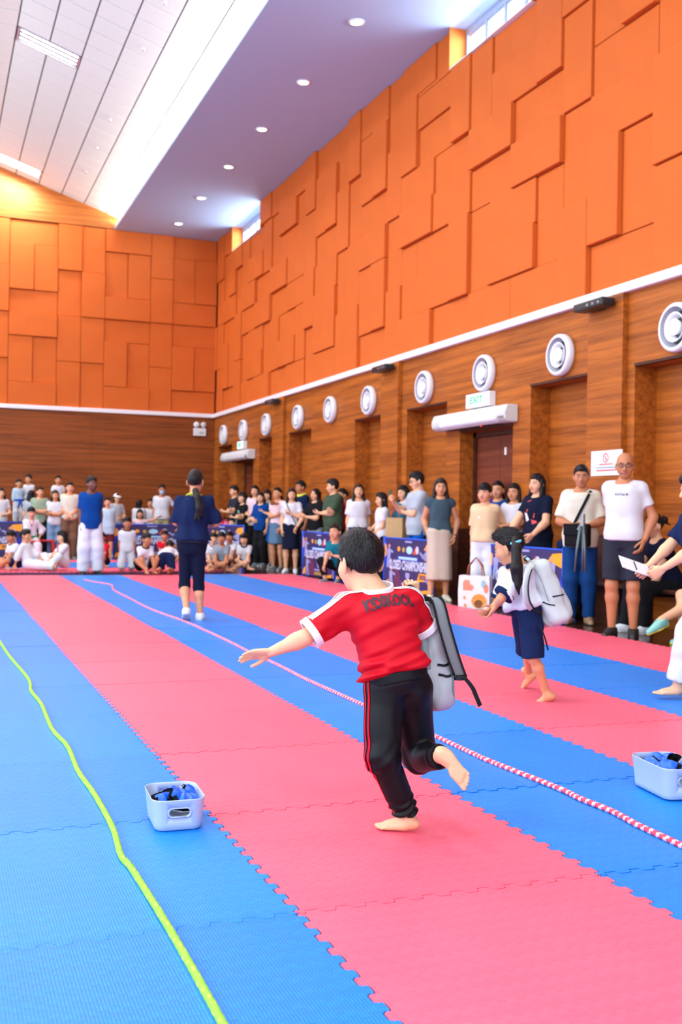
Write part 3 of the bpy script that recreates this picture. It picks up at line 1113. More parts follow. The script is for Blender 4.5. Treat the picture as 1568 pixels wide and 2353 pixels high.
def banner(origin, direction, width, height, label, with_year=True, mirror=False):
    """origin: bottom-left corner as read by a viewer; direction: along the text"""
    d = Vector((direction[0], direction[1], 0)).normalized()
    root = empty('event_banner', origin, math.atan2(d.y, d.x))
    W, H = width, height
    zb = .05
    sheet = MB().box(0, W, -.004, .004, zb, H)
    sheet.obj('sheet', BAN['navy'], root)
    fr = []
    for x in (-.015, W + .015):
        fr.append(MB().tube([(x, 0, 0), (x, 0, H + .02)], .018, 10).obj('post', BAN['frame'], root, smooth=True))
        MB().box(x - .02, x + .02, -.16, .16, 0, .022).obj('foot', BAN['frame'], root, bevel=.004)
    MB().tube([(-.015, 0, H), (W + .015, 0, H)], .012, 8).obj('top_rail', BAN['frame'], root, smooth=True)
    lay = {}

    def poly(colr, pts, y=-.0055):
        lay.setdefault(colr, MB()).add([(a * W, y - len(lay) * .00015, zb + b * (H - zb)) for a, b in pts], [tuple(range(len(pts)))])
    poly('wine', [(.20, .0), (.42, .0), (.30, .42), (.22, .42)])
    poly('blue', [(.0, .40), (.10, .62), (.03, .98), (.0, 1.0)])
    poly('blue', [(.93, .0), (1, .0), (1, .62), (.88, .30)])
    poly('orange', [(.0, .62), (.045, .66), (.05, .84), (.0, .9)])
    poly('orange', [(.82, .82), (1.0, .72), (1.0, .95), (.88, .93)])
    poly('orange', [(.0, .0), (.08, .02), (.10, .2), (.02, .12)])
    poly('orange', [(.76, .0), (.9, .02), (.92, .09), (.78, .06)])
    poly('blue', [(.28, .585), (.72, .585), (.72, .675), (.28, .675)])
    poly('paleblue', [(.31, .605), (.69, .605), (.69, .655), (.31, .655)], -.0068)
    poly('lilac', [(.44, .93), (.58, .93), (.58, .965), (.44, .965)])
    circ = lambda cx, cz, rx, rz: [(cx + rx * math.cos(a), cz + rz * math.sin(a)) for a in [k * math.pi / 7 for k in range(14)]]
    poly('orange', circ(.31, .80, .03, .05))
    poly('gold', circ(.41, .79, .025, .05))
    poly('paleblue', circ(.53, .79, .065, .075))
    poly('red', [(.60, .72), (.67, .72), (.67, .88)])
    poly('white', circ(.69, .80, .03, .075))
    poly('lilac', [(.455, .30), (.5, .17), (.545, .30), (.54, .36), (.46, .36)])
    poly('lilac', [(.38, .13), (.62, .13), (.62, .165), (.38, .165)])
    poly('gold', [(.39, .075), (.64, .075), (.64, .10), (.39, .10)])
    poly('gold', [(.37, .035), (.62, .035), (.62, .06), (.37, .06)])
    if with_year:
        poly('orange', [(.69, .22), (.88, .24), (.9, .375), (.73, .375)])
    for cx, cz, s, fl, kk in ((.10, .63, .5, False, False), (.88, .62, .5, True, True), (.15, .2, .5, False, False), (.93, .2, .45, True, True)):
        parts, head = dobok_figure(cx, cz, s, fl, kk)
        for q in parts:
            poly('lilac', [(cx + (a - cx) * .62, b) for a, b in q], -.0064)
        poly('skin', [(cx + (a - cx) * .62, b) for a, b in head], -.0066)
    names = dict(navy='print', blue='blue_print', lilac='white_print', orange='orange_print', wine='wine_print')
    for colr, m in lay.items():
        tag(m.obj(colr + '_print', BAN[colr], root), kind='stuff')
    t = link('lettering', ban_txt.copy(), root, (W * .5, -.0085, zb + (H - zb) * .485))
    t.data.materials.append(BAN['white'])
    t.rotation_euler = (math.pi / 2, 0, 0)
    bw = max(v.co.x for v in ban_txt.vertices) - min(v.co.x for v in ban_txt.vertices)
    t.scale = (W * .80 / bw, 1.15, 1)
    if with_year:
        t = link('year_lettering', ban_yr.copy(), root, (W * .8, -.0085, zb + (H - zb) * .305))
        t.data.materials.append(BAN['wine'])
        t.rotation_euler = (math.pi / 2, 0, 0)
        t.scale = (1.0, .8, 1)
    tag(root, label, 'banner', 'navy event banners round the mats')
    return root


# along the right edge of the mats (read from the mat side: text runs toward the camera)
banner((6.43, 11.47, 0), (-.02, -1), 1.66, .77, 'navy event banner in front of the person in the black print tee')
banner((6.15, 14.05, 0), (.03, -1), 1.5, .78, 'navy event banner behind the child in red, below the person holding a phone')
banner((6.07, 17.42, 0), (.02, -1), 1.5, .78, 'navy event banner beside the squatting child')
banner((5.45, 22.4, 0), (.35, -1), 1.6, .82, 'navy event banner at the back right behind the seated children')
p = at_y(262, 1284, 23.6)
banner((p[0], 23.6, 0), (1, -.03), 1.62, .78, 'navy event banner on the far side behind the kneeling child')
p = at_y(50, 1284, 23.6)
banner((p[0] - 1.62, 23.55, 0), (1, .0), 1.62, .80, 'navy event banner at the left edge of the view')

# ------------------------------------------------------------------ figures: distance fields turned into one smooth skin
def V(*a):
    return np.array(a if len(a) > 1 else a[0], float)


def unit(v):
    v = np.asarray(v, float)
    return v / max(1e-9, np.linalg.norm(v))


def cone(a, b, ra, rb):
    a, b = V(a), V(b)
    ab = b - a
    L2 = max(1e-12, float(ab @ ab))

    def f(p):
        t = np.clip(((p - a) @ ab) / L2, 0, 1)
        return np.linalg.norm(p - a - t[:, None] * ab, axis=1) - (ra + (rb - ra) * t)
    return f


def ellip(c, R, r):
    """R rows are the local axes"""
    c, r = V(c), V(r)
    R = np.asarray(R, float)

    def f(p):
        q = (p - c) @ R.T
        k0 = np.linalg.norm(q / r, axis=1)
        k1 = np.linalg.norm(q / (r * r), axis=1)
        return np.where(k1 < 1e-6, -r.min(), k0 * (k0 - 1) / np.maximum(k1, 1e-6))
    return f


def loft(a, b, right, secs, bend=0.0, power=2.0):
    """elliptic loft from a to b; secs = (t, half width, half depth, forward shift)"""
    a, b = V(a), V(b)
    u = unit(b - a)
    L = float(np.linalg.norm(b - a))
    rt = unit(V(right) - u * (V(right) @ u))
    fw = np.cross(u, rt)
    ts = np.array([s[0] for s in secs])
    wx = np.array([s[1] for s in secs])
    wy = np.array([s[2] for s in secs])
    sh = np.array([s[3] if len(s) > 3 else 0.0 for s in secs])

    def f(p):
        q = p - a
        t = (q @ u) / L
        tc = np.clip(t, ts[0], ts[-1])
        X, Y, S = np.interp(tc, ts, wx), np.interp(tc, ts, wy), np.interp(tc, ts, sh)
        dx = q @ rt
        dy = q @ fw - S - bend * 4 * tc * (1 - tc)
        rr = np.hypot(dx, dy)
        k = (np.abs(dx / X) ** power + np.abs(dy / Y) ** power) ** (1 / power)
        d = np.where(k < 1e-4, -np.minimum(X, Y), (k - 1) * rr / np.maximum(k, 1e-4))
        dz = np.maximum(np.maximum(ts[0] - t, t - ts[-1]) * L, 0)
        return np.where(dz > 0, np.hypot(np.maximum(d, 0), dz), d)
    return f


def smin(a, b, k):
    h = np.maximum(k - np.abs(a - b), 0) / k
    return np.minimum(a, b) - h * h * k * .25


def union(fs, k):
    def f(p):
        d = fs[0](p)
        for g in fs[1:]:
            d = smin(d, g(p), k)
        return d
    return f


def plane_cut(f, pt, n):
    """keep the side where (p-pt).n < 0"""
    pt, n = V(pt), unit(n)
    return lambda p: np.maximum(f(p), (p - pt) @ n)


def inflate(f, r):
    return lambda p: f(p) - r


def folds(f, amp, freq, seed=0, axis=(0, 0, 1)):
    rs = np.random.RandomState(seed)
    ks = [unit(rs.normal(size=3) * V(1, 1, .55)) * freq * s for s in (1, 1.7, 2.9)]
    ph = rs.uniform(0, 6.28, 3)

    def g(p):
        n = 0
        w = 1.0
        warp = np.sin(p @ ks[0] + ph[0])
        for k, h in zip(ks, ph):
            n = n + w * np.sin(p @ k + h + 1.6 * warp)
            w *= .55
        return f(p) - amp * n
    return g


def surface_nets(f, lo, hi, h, chunk=400000):
    lo = np.asarray(lo, float) - 2.5 * h
    hi = np.asarray(hi, float) + 2.5 * h
    n = np.ceil((hi - lo) / h).astype(int) + 1
    B = 6
    nb = (n + B - 1) // B
    n = nb * B + 1
    D = np.full(n, 1.0, np.float32)
    bi = np.stack(np.meshgrid(*[np.arange(k) for k in nb], indexing='ij'), -1).reshape(-1, 3)
    cen = lo + (bi * B + B / 2) * h
    dc = np.concatenate([f(cen[i:i + chunk]) for i in range(0, len(cen), chunk)])
    half = B / 2 * h * 1.732
    inside = dc < -half * 1.5
    for b in bi[inside]:
        D[b[0] * B:b[0] * B + B + 1, b[1] * B:b[1] * B + B + 1, b[2] * B:b[2] * B + B + 1] = -1
    act = bi[np.abs(dc) <= half * 1.7 + .004]
    if not len(act):
        return np.zeros((0, 3)), np.zeros((0, 4), int)
    off = np.stack(np.meshgrid(*[np.arange(B + 1)] * 3, indexing='ij'), -1).reshape(-1, 3)
    per = max(1, chunk // len(off))
    for i in range(0, len(act), per):
        idx = (act[i:i + per, None, :] * B + off[None]).reshape(-1, 3)
        D[idx[:, 0], idx[:, 1], idx[:, 2]] = f(lo + idx * h)
    S = D < 0
    nx, ny, nz = n
    cs = (nx - 1, ny - 1, nz - 1)
    fi, fp = [], []
    crosses = []
    for ax in range(3):
        sl0 = [slice(None)] * 3
        sl1 = [slice(None)] * 3
        sl0[ax] = slice(0, -1)
        sl1[ax] = slice(1, None)
        c = np.argwhere(S[tuple(sl0)] != S[tuple(sl1)])
        a = D[tuple(c.T)]
        e = np.zeros(3, int)
        e[ax] = 1
        c1 = c + e
        b = D[tuple(c1.T)]
        t = a / (a - b)
        pos = c.astype(np.float32)
        pos[:, ax] += t
        o1, o2 = [k for k in range(3) if k != ax]
        for da in (0, -1):
            for db in (0, -1):
                cc = c.copy()
                cc[:, o1] += da
                cc[:, o2] += db
                ok = (cc[:, o1] >= 0) & (cc[:, o2] >= 0) & (cc[:, 0] < nx - 1) & (cc[:, 1] < ny - 1) & (cc[:, 2] < nz - 1)
                fi.append((cc[ok][:, 0] * cs[1] + cc[ok][:, 1]) * cs[2] + cc[ok][:, 2])
                fp.append(pos[ok])
        crosses.append((ax, c, a < 0, o1, o2))
    fi, fp = np.concatenate(fi), np.concatenate(fp)
    uq, inv = np.unique(fi, return_inverse=True)
    cn = np.bincount(inv, minlength=len(uq))
    verts = lo + np.stack([np.bincount(inv, fp[:, k], len(uq)) / cn for k in range(3)], 1) * h
    ids = np.full(cs, -1, np.int64)
    ids.ravel()[uq] = np.arange(len(uq))
    quads = []
    for ax, c, neg, o1, o2 in crosses:
        def cid(da, db):
            cc = c.copy()
            cc[:, o1] += da
            cc[:, o2] += db
            cc = np.clip(cc, 0, np.array(cs) - 1)
            return ids[tuple(cc.T)]
        q = np.stack([cid(-1, -1), cid(0, -1), cid(0, 0), cid(-1, 0)], 1)
        flip = neg if ax != 1 else ~neg
        q[~flip] = q[~flip][:, ::-1]
        quads.append(q)
    quads = np.concatenate(quads)
    quads = quads[(quads >= 0).all(1)]
    return verts, quads


def np_mesh(name, verts, quads, mat=None, paint=None, mats=None, fmat=None):
    me = bpy.data.meshes.new(name)
    nv, nq = len(verts), len(quads)
    me.vertices.add(nv)
    me.vertices.foreach_set('co', np.ascontiguousarray(verts, np.float32).ravel())
    me.loops.add(nq * 4)
    me.loops.foreach_set('vertex_index', np.ascontiguousarray(quads, np.int32).ravel())
    me.polygons.add(nq)
    me.polygons.foreach_set('loop_start', np.arange(0, nq * 4, 4, dtype=np.int32))
    me.polygons.foreach_set('loop_total', np.full(nq, 4, np.int32))
    me.polygons.foreach_set('use_smooth', np.ones(nq, bool))
    if paint is not None:
        at_ = me.color_attributes.new('paint', 'FLOAT_COLOR', 'POINT')
        at_.data.foreach_set('color', np.ascontiguousarray(paint, np.float32).ravel())
    if mat is not None:
        me.materials.append(mat)
    for m in mats or []:
        me.materials.append(m)
    if fmat is not None:
        me.polygons.foreach_set('material_index', np.ascontiguousarray(fmat, np.int32))
    me.update()
    me.validate()
    return me


# ---- skin with painted features (lips, brows and irises, eye whites, flush)
_skin = {}


def skin_mat(tone):
    if tone in _skin:
        return _skin[tone]
    base = dict(light=srgb(226, 178, 142), mid=srgb(208, 152, 114), tan=srgb(186, 124, 88), dark=srgb(112, 70, 56), rosy=srgb(222, 164, 132))[tone]
    t = NT('skin_' + tone)
    at_ = t.n('ShaderNodeAttribute', attribute_name='paint')
    sp = t.n('ShaderNodeSeparateColor')
    t.l(at_.outputs['Color'], sp.inputs[0])
    nz = t.noise(t.coords('Object'), 14, 3)
    warm = tuple(base[i] * (1, .86, .8)[i] for i in range(3)) + (1,)
    c = t.mix(t.math('MULTIPLY', nz, .5), base, warm)
    lip = (0.40, 0.10, 0.09, 1) if tone != 'dark' else (.16, .05, .05, 1)
    c = t.mix(sp.outputs[0], c, lip)
    c = t.mix(sp.outputs[2], c, (.72, .70, .68, 1))
    c = t.mix(sp.outputs[1], c, (.012, .009, .008, 1))
    t.l(c, t.b.inputs['Base Color'])
    t.b.inputs['Roughness'].default_value = .48
    t.b.inputs['Subsurface Weight'].default_value = .12
    t.b.inputs['Subsurface Radius'].default_value = (.010, .004, .003)
    t.b.inputs['Specular IOR Level'].default_value = .4
    t.bump(t.noise(t.coords('Object'), 260, 2), .05, .001)
    _skin[tone] = t.m
    return t.m


I3 = np.eye(3)


def head_sdf():
    fs = [ellip((0, -.012, .030), I3, (.076, .096, .088)), ellip((0, .028, -.035), I3, (.061, .062, .076)), ellip((0, .036, -.082), I3, (.038, .042, .032)),
          ellip((.043, .045, -.030), I3, (.026, .028, .028)), ellip((-.043, .045, -.030), I3, (.026, .028, .028))]
    core = union(fs, .03)
    nose = union([cone((0, .082, .008), (0, .104, -.034), .0085, .0125), cone((-.012, .092, -.040), (.012, .092, -.040), .009, .009)], .008)
    lips = union([ellip((0, .088, -.061), I3, (.023, .011, .006)), ellip((0, .087, -.070), I3, (.019, .011, .006))], .004)
    brow = union([cone((.014, .088, .022), (.044, .074, .022), .008, .007), cone((-.014, .088, .022), (-.044, .074, .022), .008, .007)], .01)
    ears = []
    for s in (1, -1):
        ears += [ellip((s * .079, -.010, -.010), np.array([[s, .45, 0], [-.45 * s, 1, 0], [0, 0, 1]]) / 1.0966, (.008, .021, .031))]
    eyes = [ellip((s * .031, .079, .002), I3, (.0155, .012, .0085)) for s in (1, -1)]
    neck = cone((0, -.018, -.06), (0, -.028, -.135), .046, .047)

    def f(p):
        d = core(p)
        for s in (1, -1):
            c = np.linalg.norm(p - V(s * .031, .104, .003), axis=1) - .021
            h = np.maximum(.012 - np.abs(d + c), 0) / .012
            d = np.maximum(d, -c) + h * h * .012 * .25
        d = smin(d, brow(p), .012)
        d = smin(d, nose(p), .010)
        d = smin(d, lips(p), .006)
        d = np.minimum(d, np.minimum(eyes[0](p), eyes[1](p)))
        d = smin(d, np.minimum(ears[0](p), ears[1](p)), .006)
        return smin(d, neck(p), .025)
    return f


def head_paint(v):
    x, y, z = np.abs(v[:, 0]), v[:, 1], v[:, 2]
    pc = np.zeros((len(v), 4))
    pc[:, 3] = 1
    sm = lambda d, w: np.clip(.5 - d / w, 0, 1)
    front = y > .055
    lip = sm(np.hypot(x / .024, (z + .0655) / .0105) - 1, .5) * (y > .078)
    pc[:, 0] = lip * .75
    cheek = sm(np.hypot((x - .042) / .03, (z + .03) / .026) - 1, 1.2) * front * .16
    pc[:, 0] = np.maximum(pc[:, 0], cheek)
    white = .8 * sm(np.hypot((x - .031) / .0140, (z - .002) / .0048) - 1, .45) * front
    iris = sm(np.hypot((x - .030) / .0066, (z - .002) / .0058) - 1, .35) * front
    lash = sm(np.abs(np.hypot((x - .031) / .0160, (z - .000) / .0078) - 1) - .14, .25) * front * (z > .003)
    brow = sm(np.hypot((x - .032) / .020, (z - .0275 + .1 * np.abs(x - .03)) / .0048) - 1, .6) * front
    mouth = sm(np.abs(z + .0655) - .0012, .004) * (x < .021) * (y > .078)
    pc[:, 2] = white
    pc[:, 1] = np.clip(np.maximum.reduce([iris, lash * .9, brow * .85, mouth * .55]), 0, 1)
    nostril = sm(np.hypot((x - .007) / .005, (z + .047) / .004) - 1, .6) * (y > .09)
    pc[:, 1] = np.maximum(pc[:, 1], nostril * .5)
    return pc


def hand_sdf(curl, spread=.06, thumb=.6):
    """right hand: wrist at origin, fingers along +z, back of hand +y, thumb on +x; adult metres"""
    fs = [loft((0, 0, -.01), (0, 0, .095), (1, 0, 0), [(0, .024, .016), (.35, .034, .0155), (.75, .041, .0135), (1, .040, .0115)], power=2.6)]
    fs[0] = inflate(fs[0], .002)
    palm = union([fs[0], ellip((.022, -.008, .035), I3, (.017, .014, .028))], .012)
    fingers = []
    for k, (x, L, r) in enumerate(((.030, .074, .0086), (.0095, .082, .0088), (-.0115, .076, .0084), (-.031, .060, .0075))):
        a = (spread * (1.5 - k) / 1.5)
        p = V(x, .001, .088 - abs(x - .005) * .12)
        ang = 0.0
        segs = [.44, .30, .26]
        for q, s in enumerate(segs):
            ang += curl * (.75, 1.0, .75)[q] * (1 + .07 * k)
            d = V(math.sin(a) * math.cos(ang), -math.sin(ang), math.cos(ang) * math.cos(a))
            e = p + d * L * s
            fingers.append(cone(p, e, r * (1 - .07 * q), r * (1 - .07 * (q + 1))))
            p = e
    b = V(.026, -.006, .022)
    t1 = b + unit(V(math.sin(thumb), -.35 - .4 * curl, math.cos(thumb))) * .040
    t2 = t1 + unit(V(math.sin(thumb * .6) - .5 * curl, -.25 - .7 * curl, 1.0)) * .032
    t3 = t2 + unit(V(math.sin(thumb * .35) - .9 * curl, -.25 - .5 * curl, 1.0)) * .024
    fingers += [cone(b, t1, .0135, .0108), cone(t1, t2, .0108, .0098), cone(t2, t3, .0098, .0080)]

    def f(p):
        d = palm(p)
        m = fingers[0](p)
        for g in fingers[1:]:
            m = np.minimum(m, g(p))
        return smin(d, m, .007)
    return f


def foot_sdf():
    """right foot: ankle at origin, toes +y, sole at z = -.075; big toe on -x; adult metres"""
    fs = [cone((0, 0, .04), (0, -.005, -.03), .036, .036), ellip((0, -.032, -.047), I3, (.031, .035, .029)), cone((0, .0, -.03), (-.006, .11, -.058), .033, .021),
          cone((.020, .02, -.056), (.024, .11, -.062), .020, .014), cone((-.018, .09, -.058), (-.020, .125, -.061), .021, .016)]
    body = union(fs, .03)
    toes = []
    for k, (x, y0, y1, r) in enumerate(((-.026, .125, .172, .0125), (-.006, .128, .168, .0085), (.009, .125, .160, .0082), (.022, .118, .148, .0078), (.034, .108, .134, .0075))):
        toes.append(cone((x, y0, -.060), (x * 1.05, y1, -.0655), r * .95, r))

    def f(p):
        d = body(p)
        m = toes[0](p)
        for g in toes[1:]:
            m = np.minimum(m, g(p))
        d = smin(d, m, .008)
        return np.maximum(d, -(p[:, 2] + .076))
    return f


def shoe_sdf():
    up = union([cone((0, -.005, -.005), (0, -.012, -.045), .045, .040), cone((0, -.03, -.045), (0, .05, -.045), .041, .038), cone((0, .05, -.05), (-.004, .150, -.058), .040, .031),
                cone((0, .0, -.015), (-.002, .10, -.045), .036, .026)], .03)

    def f(p):
        d = up(p)
        return np.maximum(np.maximum(d, -(p[:, 2] + .068)), p[:, 2] - .012)
    return f


def sole_sdf():
    up = union([cone((0, -.03, -.06), (0, .05, -.06), .043, .041), cone((0, .05, -.06), (-.004, .150, -.06), .042, .033)], .03)

    def f(p):
        return np.maximum(np.maximum(up(p), -(p[:, 2] + .080)), p[:, 2] + .060)
    return f


_tpl = {}


def tpl(name, h):
    key = (name, h)
    if key in _tpl:
        return _tpl[key]
    if name == 'head':
        v, q = surface_nets(head_sdf(), (-.11, -.13, -.17), (.11, .13, .13), h)
        pc = head_paint(v)
    elif name.startswith('hand'):
        c, s, t = dict(hand_relaxed=(.42, .06, .5), hand_flat=(.10, .16, .75), hand_open=(.16, .05, .45), hand_fist=(1.45, .0, .35), hand_hold=(.85, .03, .5))[name]
        v, q = surface_nets(hand_sdf(c, s, t), (-.07, -.11, -.03), (.1, .04, .2), h)
        pc = np.zeros((len(v), 4))
    elif name == 'foot':
        v, q = surface_nets(foot_sdf(), (-.06, -.08, -.09), (.06, .2, .06), h)
        pc = np.zeros((len(v), 4))
    elif name == 'shoe':
        v, q = surface_nets(shoe_sdf(), (-.06, -.09, -.09), (.06, .2, .03), h)
        pc = None
    elif name == 'sole':
        v, q = surface_nets(sole_sdf(), (-.06, -.09, -.09), (.06, .2, -.04), h)
        pc = None
    else:
        v, q = surface_nets(HAIR[name](), (-.17, -.24, -.56), (.17, .17, .22), h)
        pc = None
    _tpl[key] = (v, q, pc)
    return _tpl[key]


# ---- hair, in head coordinates
def hairline(ys, zs):
    ys, zs = np.array(ys), np.array(zs)
    return lambda p: np.interp(p[:, 1], ys, zs) - p[:, 2] + .0045 * np.sin(p[:, 0] * 230 + 2 * np.sin(p[:, 1] * 110)) + .003 * np.sin(p[:, 0] * 90 + p[:, 1] * 140)


LINE_SHORT = hairline([-.12, -.06, -.022, -.005, .02, .045, .065, .09], [-.075, -.06, -.03, -.006, .008, .040, .056, .064])
LINE_FRINGE = hairline([-.12, -.06, -.022, -.005, .02, .045, .065, .09], [-.085, -.075, -.045, .0, .0, .03, .036, .036])


def cap(r=(.0815, .1015, .0925), line=LINE_SHORT, rough=.0022):
    e = ellip((0, -.012, .031), I3, r)
    top = ellip((0, .012, .085), I3, (.066, .080, .046))

    def f(p):
        n = rough * (np.sin(p[:, 0] * 210 + 3 * np.sin(p[:, 1] * 60)) * np.sin(p[:, 1] * 160 + p[:, 2] * 90))
        d = smin(e(p), top(p), .02) - n - .003 * np.sin(p[:, 0] * 70 + 2) * (p[:, 2] > .05)
        return np.maximum(d, line(p))
    return f


def strands(pts_list):
    return union([cone(a, b, ra, rb) for a, b, ra, rb in pts_list], .02)


def wavy(f, amp=.003, fr=150):
    return lambda p: f(p) - amp * np.sin(p[:, 0] * fr + 2 * np.sin(p[:, 2] * 20)) * np.cos(p[:, 1] * fr * .7)


def long_hair(zb=-.34, front=True, line=LINE_SHORT):
    c = cap((.0835, .104, .094), line)
    back = loft((0, -.045, .06), (0, -.075, zb), (1, 0, 0), [(0, .07, .06), (.25, .092, .055), (.6, .098, .04), (1, .075, .022)])
    sd = []
    for s in (1, -1):
        sd.append(cone((s * .076, .0, .045), (s * .094, .012, -.13), .018, .024))
        if front:
            sd.append(cone((s * .094, .012, -.13), (s * .092, .03, zb * .82), .024, .012))
    side = union(sd, .02)

    def f(p):
        b = np.maximum(back(p), -(np.linalg.norm((p - V(0, .02, -.07)) / V(.055, .07, .075), axis=1) - 1) * .05)
        return smin(c(p), smin(b, side(p), .02), .012)
    return wavy(f)


def pony(z1=.02, zb=-.28, x=0.0):
    c = cap((.080, .100, .091), hairline([-.12, -.06, -.02, .0, .03, .05, .07, .09], [-.07, -.05, -.02, .02, .05, .062, .07, .075]))
    tail = strands([((0, -.095, z1), (x * .4, -.135, z1 - .04), .022, .026), ((x * .4, -.135, z1 - .04), (x, -.13, z1 - .16), .026, .032), ((x, -.13, z1 - .16), (x * 1.2, -.11, zb), .032, .012),
                    ((x, -.125, z1 - .14), (x * 1.6 + .02, -.12, zb + .03), .02, .008)])
    return lambda p: smin(c(p), wavy(tail, .003)(p), .012)


def bun():
    c = cap((.081, .101, .092), hairline([-.12, -.06, -.02, .0, .03, .05, .07, .09], [-.07, -.05, -.02, .02, .05, .062, .07, .075]))
    b = ellip((0, -.125, .062), I3, (.045, .042, .042))
    b2 = union([cone((.02, -.13, .08), (.06, -.16, .11), .014, .006), cone((-.02, -.13, .04), (-.05, -.17, .01), .014, .006)], .01)
    return lambda p: smin(smin(c(p), wavy(b, .003)(p), .012), b2(p), .012)


def curly():
    c = ellip((0, -.012, .048), I3, (.092, .108, .095))
    ln = hairline([-.12, -.06, -.022, -.005, .02, .045, .065, .09], [-.055, -.045, -.02, .01, .03, .058, .064, .066])
    return lambda p: np.maximum(c(p) - .006 * np.sin(p[:, 0] * 190) * np.sin(p[:, 1] * 190) * np.sin(p[:, 2] * 190), ln(p))


def veil():
    c = ellip((0, -.015, .02), I3, (.088, .108, .105))
    dr = loft((0, -.05, .04), (0, -.05, -.40), (1, 0, 0), [(0, .085, .09), (.3, .09, .07), (.6, .15, .08), (1, .16, .09)])

    def f(p):
        d = smin(c(p), dr(p), .04)
        face = (np.linalg.norm((p - V(0, .10, -.015)) / V(.06, .09, .085), axis=1) - 1) * .06
        return np.maximum(d, -face)
    return f


def bob():
    c = cap((.083, .103, .093), LINE_FRINGE)
    s = union([cone((k * .077, -.01, .04), (k * .082, .0, -.10), .016, .018) for k in (1, -1)] + [loft((0, -.04, .05), (0, -.055, -.12), (1, 0, 0), [(0, .07, .06), (.5, .088, .055), (1, .08, .045)])], .02)

    def f(p):
        b = np.maximum(s(p), -(np.linalg.norm((p - V(0, .03, -.07)) / V(.058, .075, .08), axis=1) - 1) * .05)
        return smin(c(p), b, .012)
    return wavy(f)


TIED = hairline([-.12, -.06, -.02, .0, .03, .05, .07, .09], [-.07, -.05, -.02, .02, .05, .062, .07, .075])
HAIR = dict(tied=lambda: cap((.080, .100, .091), TIED, .0012), boycut=lambda: cap((.0825, .1025, .0960), hairline([-.12, -.085, -.05, -.022, -.005, .02, .045, .065, .09], [-.052, -.060, -.040, -.02, .004, .014, .052, .062, .072]), .0007), short=lambda: cap(), fringe=lambda: cap((.084, .104, .095), LINE_FRINGE), long=lambda: long_hair(), longer=lambda: long_hair(-.42), longback=lambda: long_hair(-.36, False), pony=lambda: pony(),
            lowpony=lambda: pony(-.045, -.36, .03), bun=bun, curly=curly, veil=veil, bob=bob,
            tall=lambda: cap((.083, .104, .105), LINE_SHORT, .005))


def hair_mat(col):
    key = ('hair', col)
    if key not in _mats:
        t = NT('hair')
        co = t.coords('Object', (160, 160, 14))
        nz = t.noise(co, 1.0, 4, .6)
        t.l(t.mix(nz, tuple(c * .45 for c in col[:3]) + (1,), tuple(min(1, c * 1.7) for c in col[:3]) + (1,)), t.b.inputs['Base Color'])
        t.b.inputs['Roughness'].default_value = .42
        t.b.inputs['Specular IOR Level'].default_value = .22
        t.bump(nz, .6, .004)
        _mats[key] = t.m
    return _mats[key]


HAIR_BLACK = srgb(24, 22, 24)
HAIR_BROWN = srgb(44, 30, 26)

# ---- bodies
PROP = dict(
    adult=dict(neck=.842, shz=.800, shx=.084, hipz=.515, hipx=.050, knee=.280, ankle=.046, ua=.165, fa=.140, head=.0, hs=1.0, limb=1.0),
    teen=dict(neck=.832, shz=.788, shx=.085, hipz=.505, hipx=.050, knee=.275, ankle=.046, ua=.162, fa=.138, head=.0, hs=1.10, limb=1.03),
    kid=dict(neck=.795, shz=.750, shx=.088, hipz=.480, hipx=.055, knee=.262, ankle=.048, ua=.158, fa=.132, head=.0, hs=1.32, limb=1.10))
TORSO_M = [(-.10, .058, .050), (.0, .082, .062), (.14, .089, .068), (.40, .078, .060), (.64, .086, .066), (.82, .092, .066), (.93, .072, .052), (1.0, .036, .038)]
TORSO_F = [(-.10, .058, .050), (.0, .086, .064), (.14, .094, .070), (.42, .069, .055), (.62, .078, .063), (.80, .081, .062), (.93, .062, .048), (1.0, .031, .034)]


def ik(a, target, l1, l2, pole):
    a, target = V(a), V(target)
    d = target - a
    L = np.linalg.norm(d)
    mx = (l1 + l2) * .998
    if L > mx:
        target = a + d / L * mx
        d = target - a
        L = mx
    u = d / max(L, 1e-6)
    x = (l1 * l1 - l2 * l2 + L * L) / (2 * L)
    hgt = math.sqrt(max(l1 * l1 - x * x, 0))
    pl = V(pole) - u * (V(pole) @ u)
    return a + u * x + unit(pl) * hgt, target


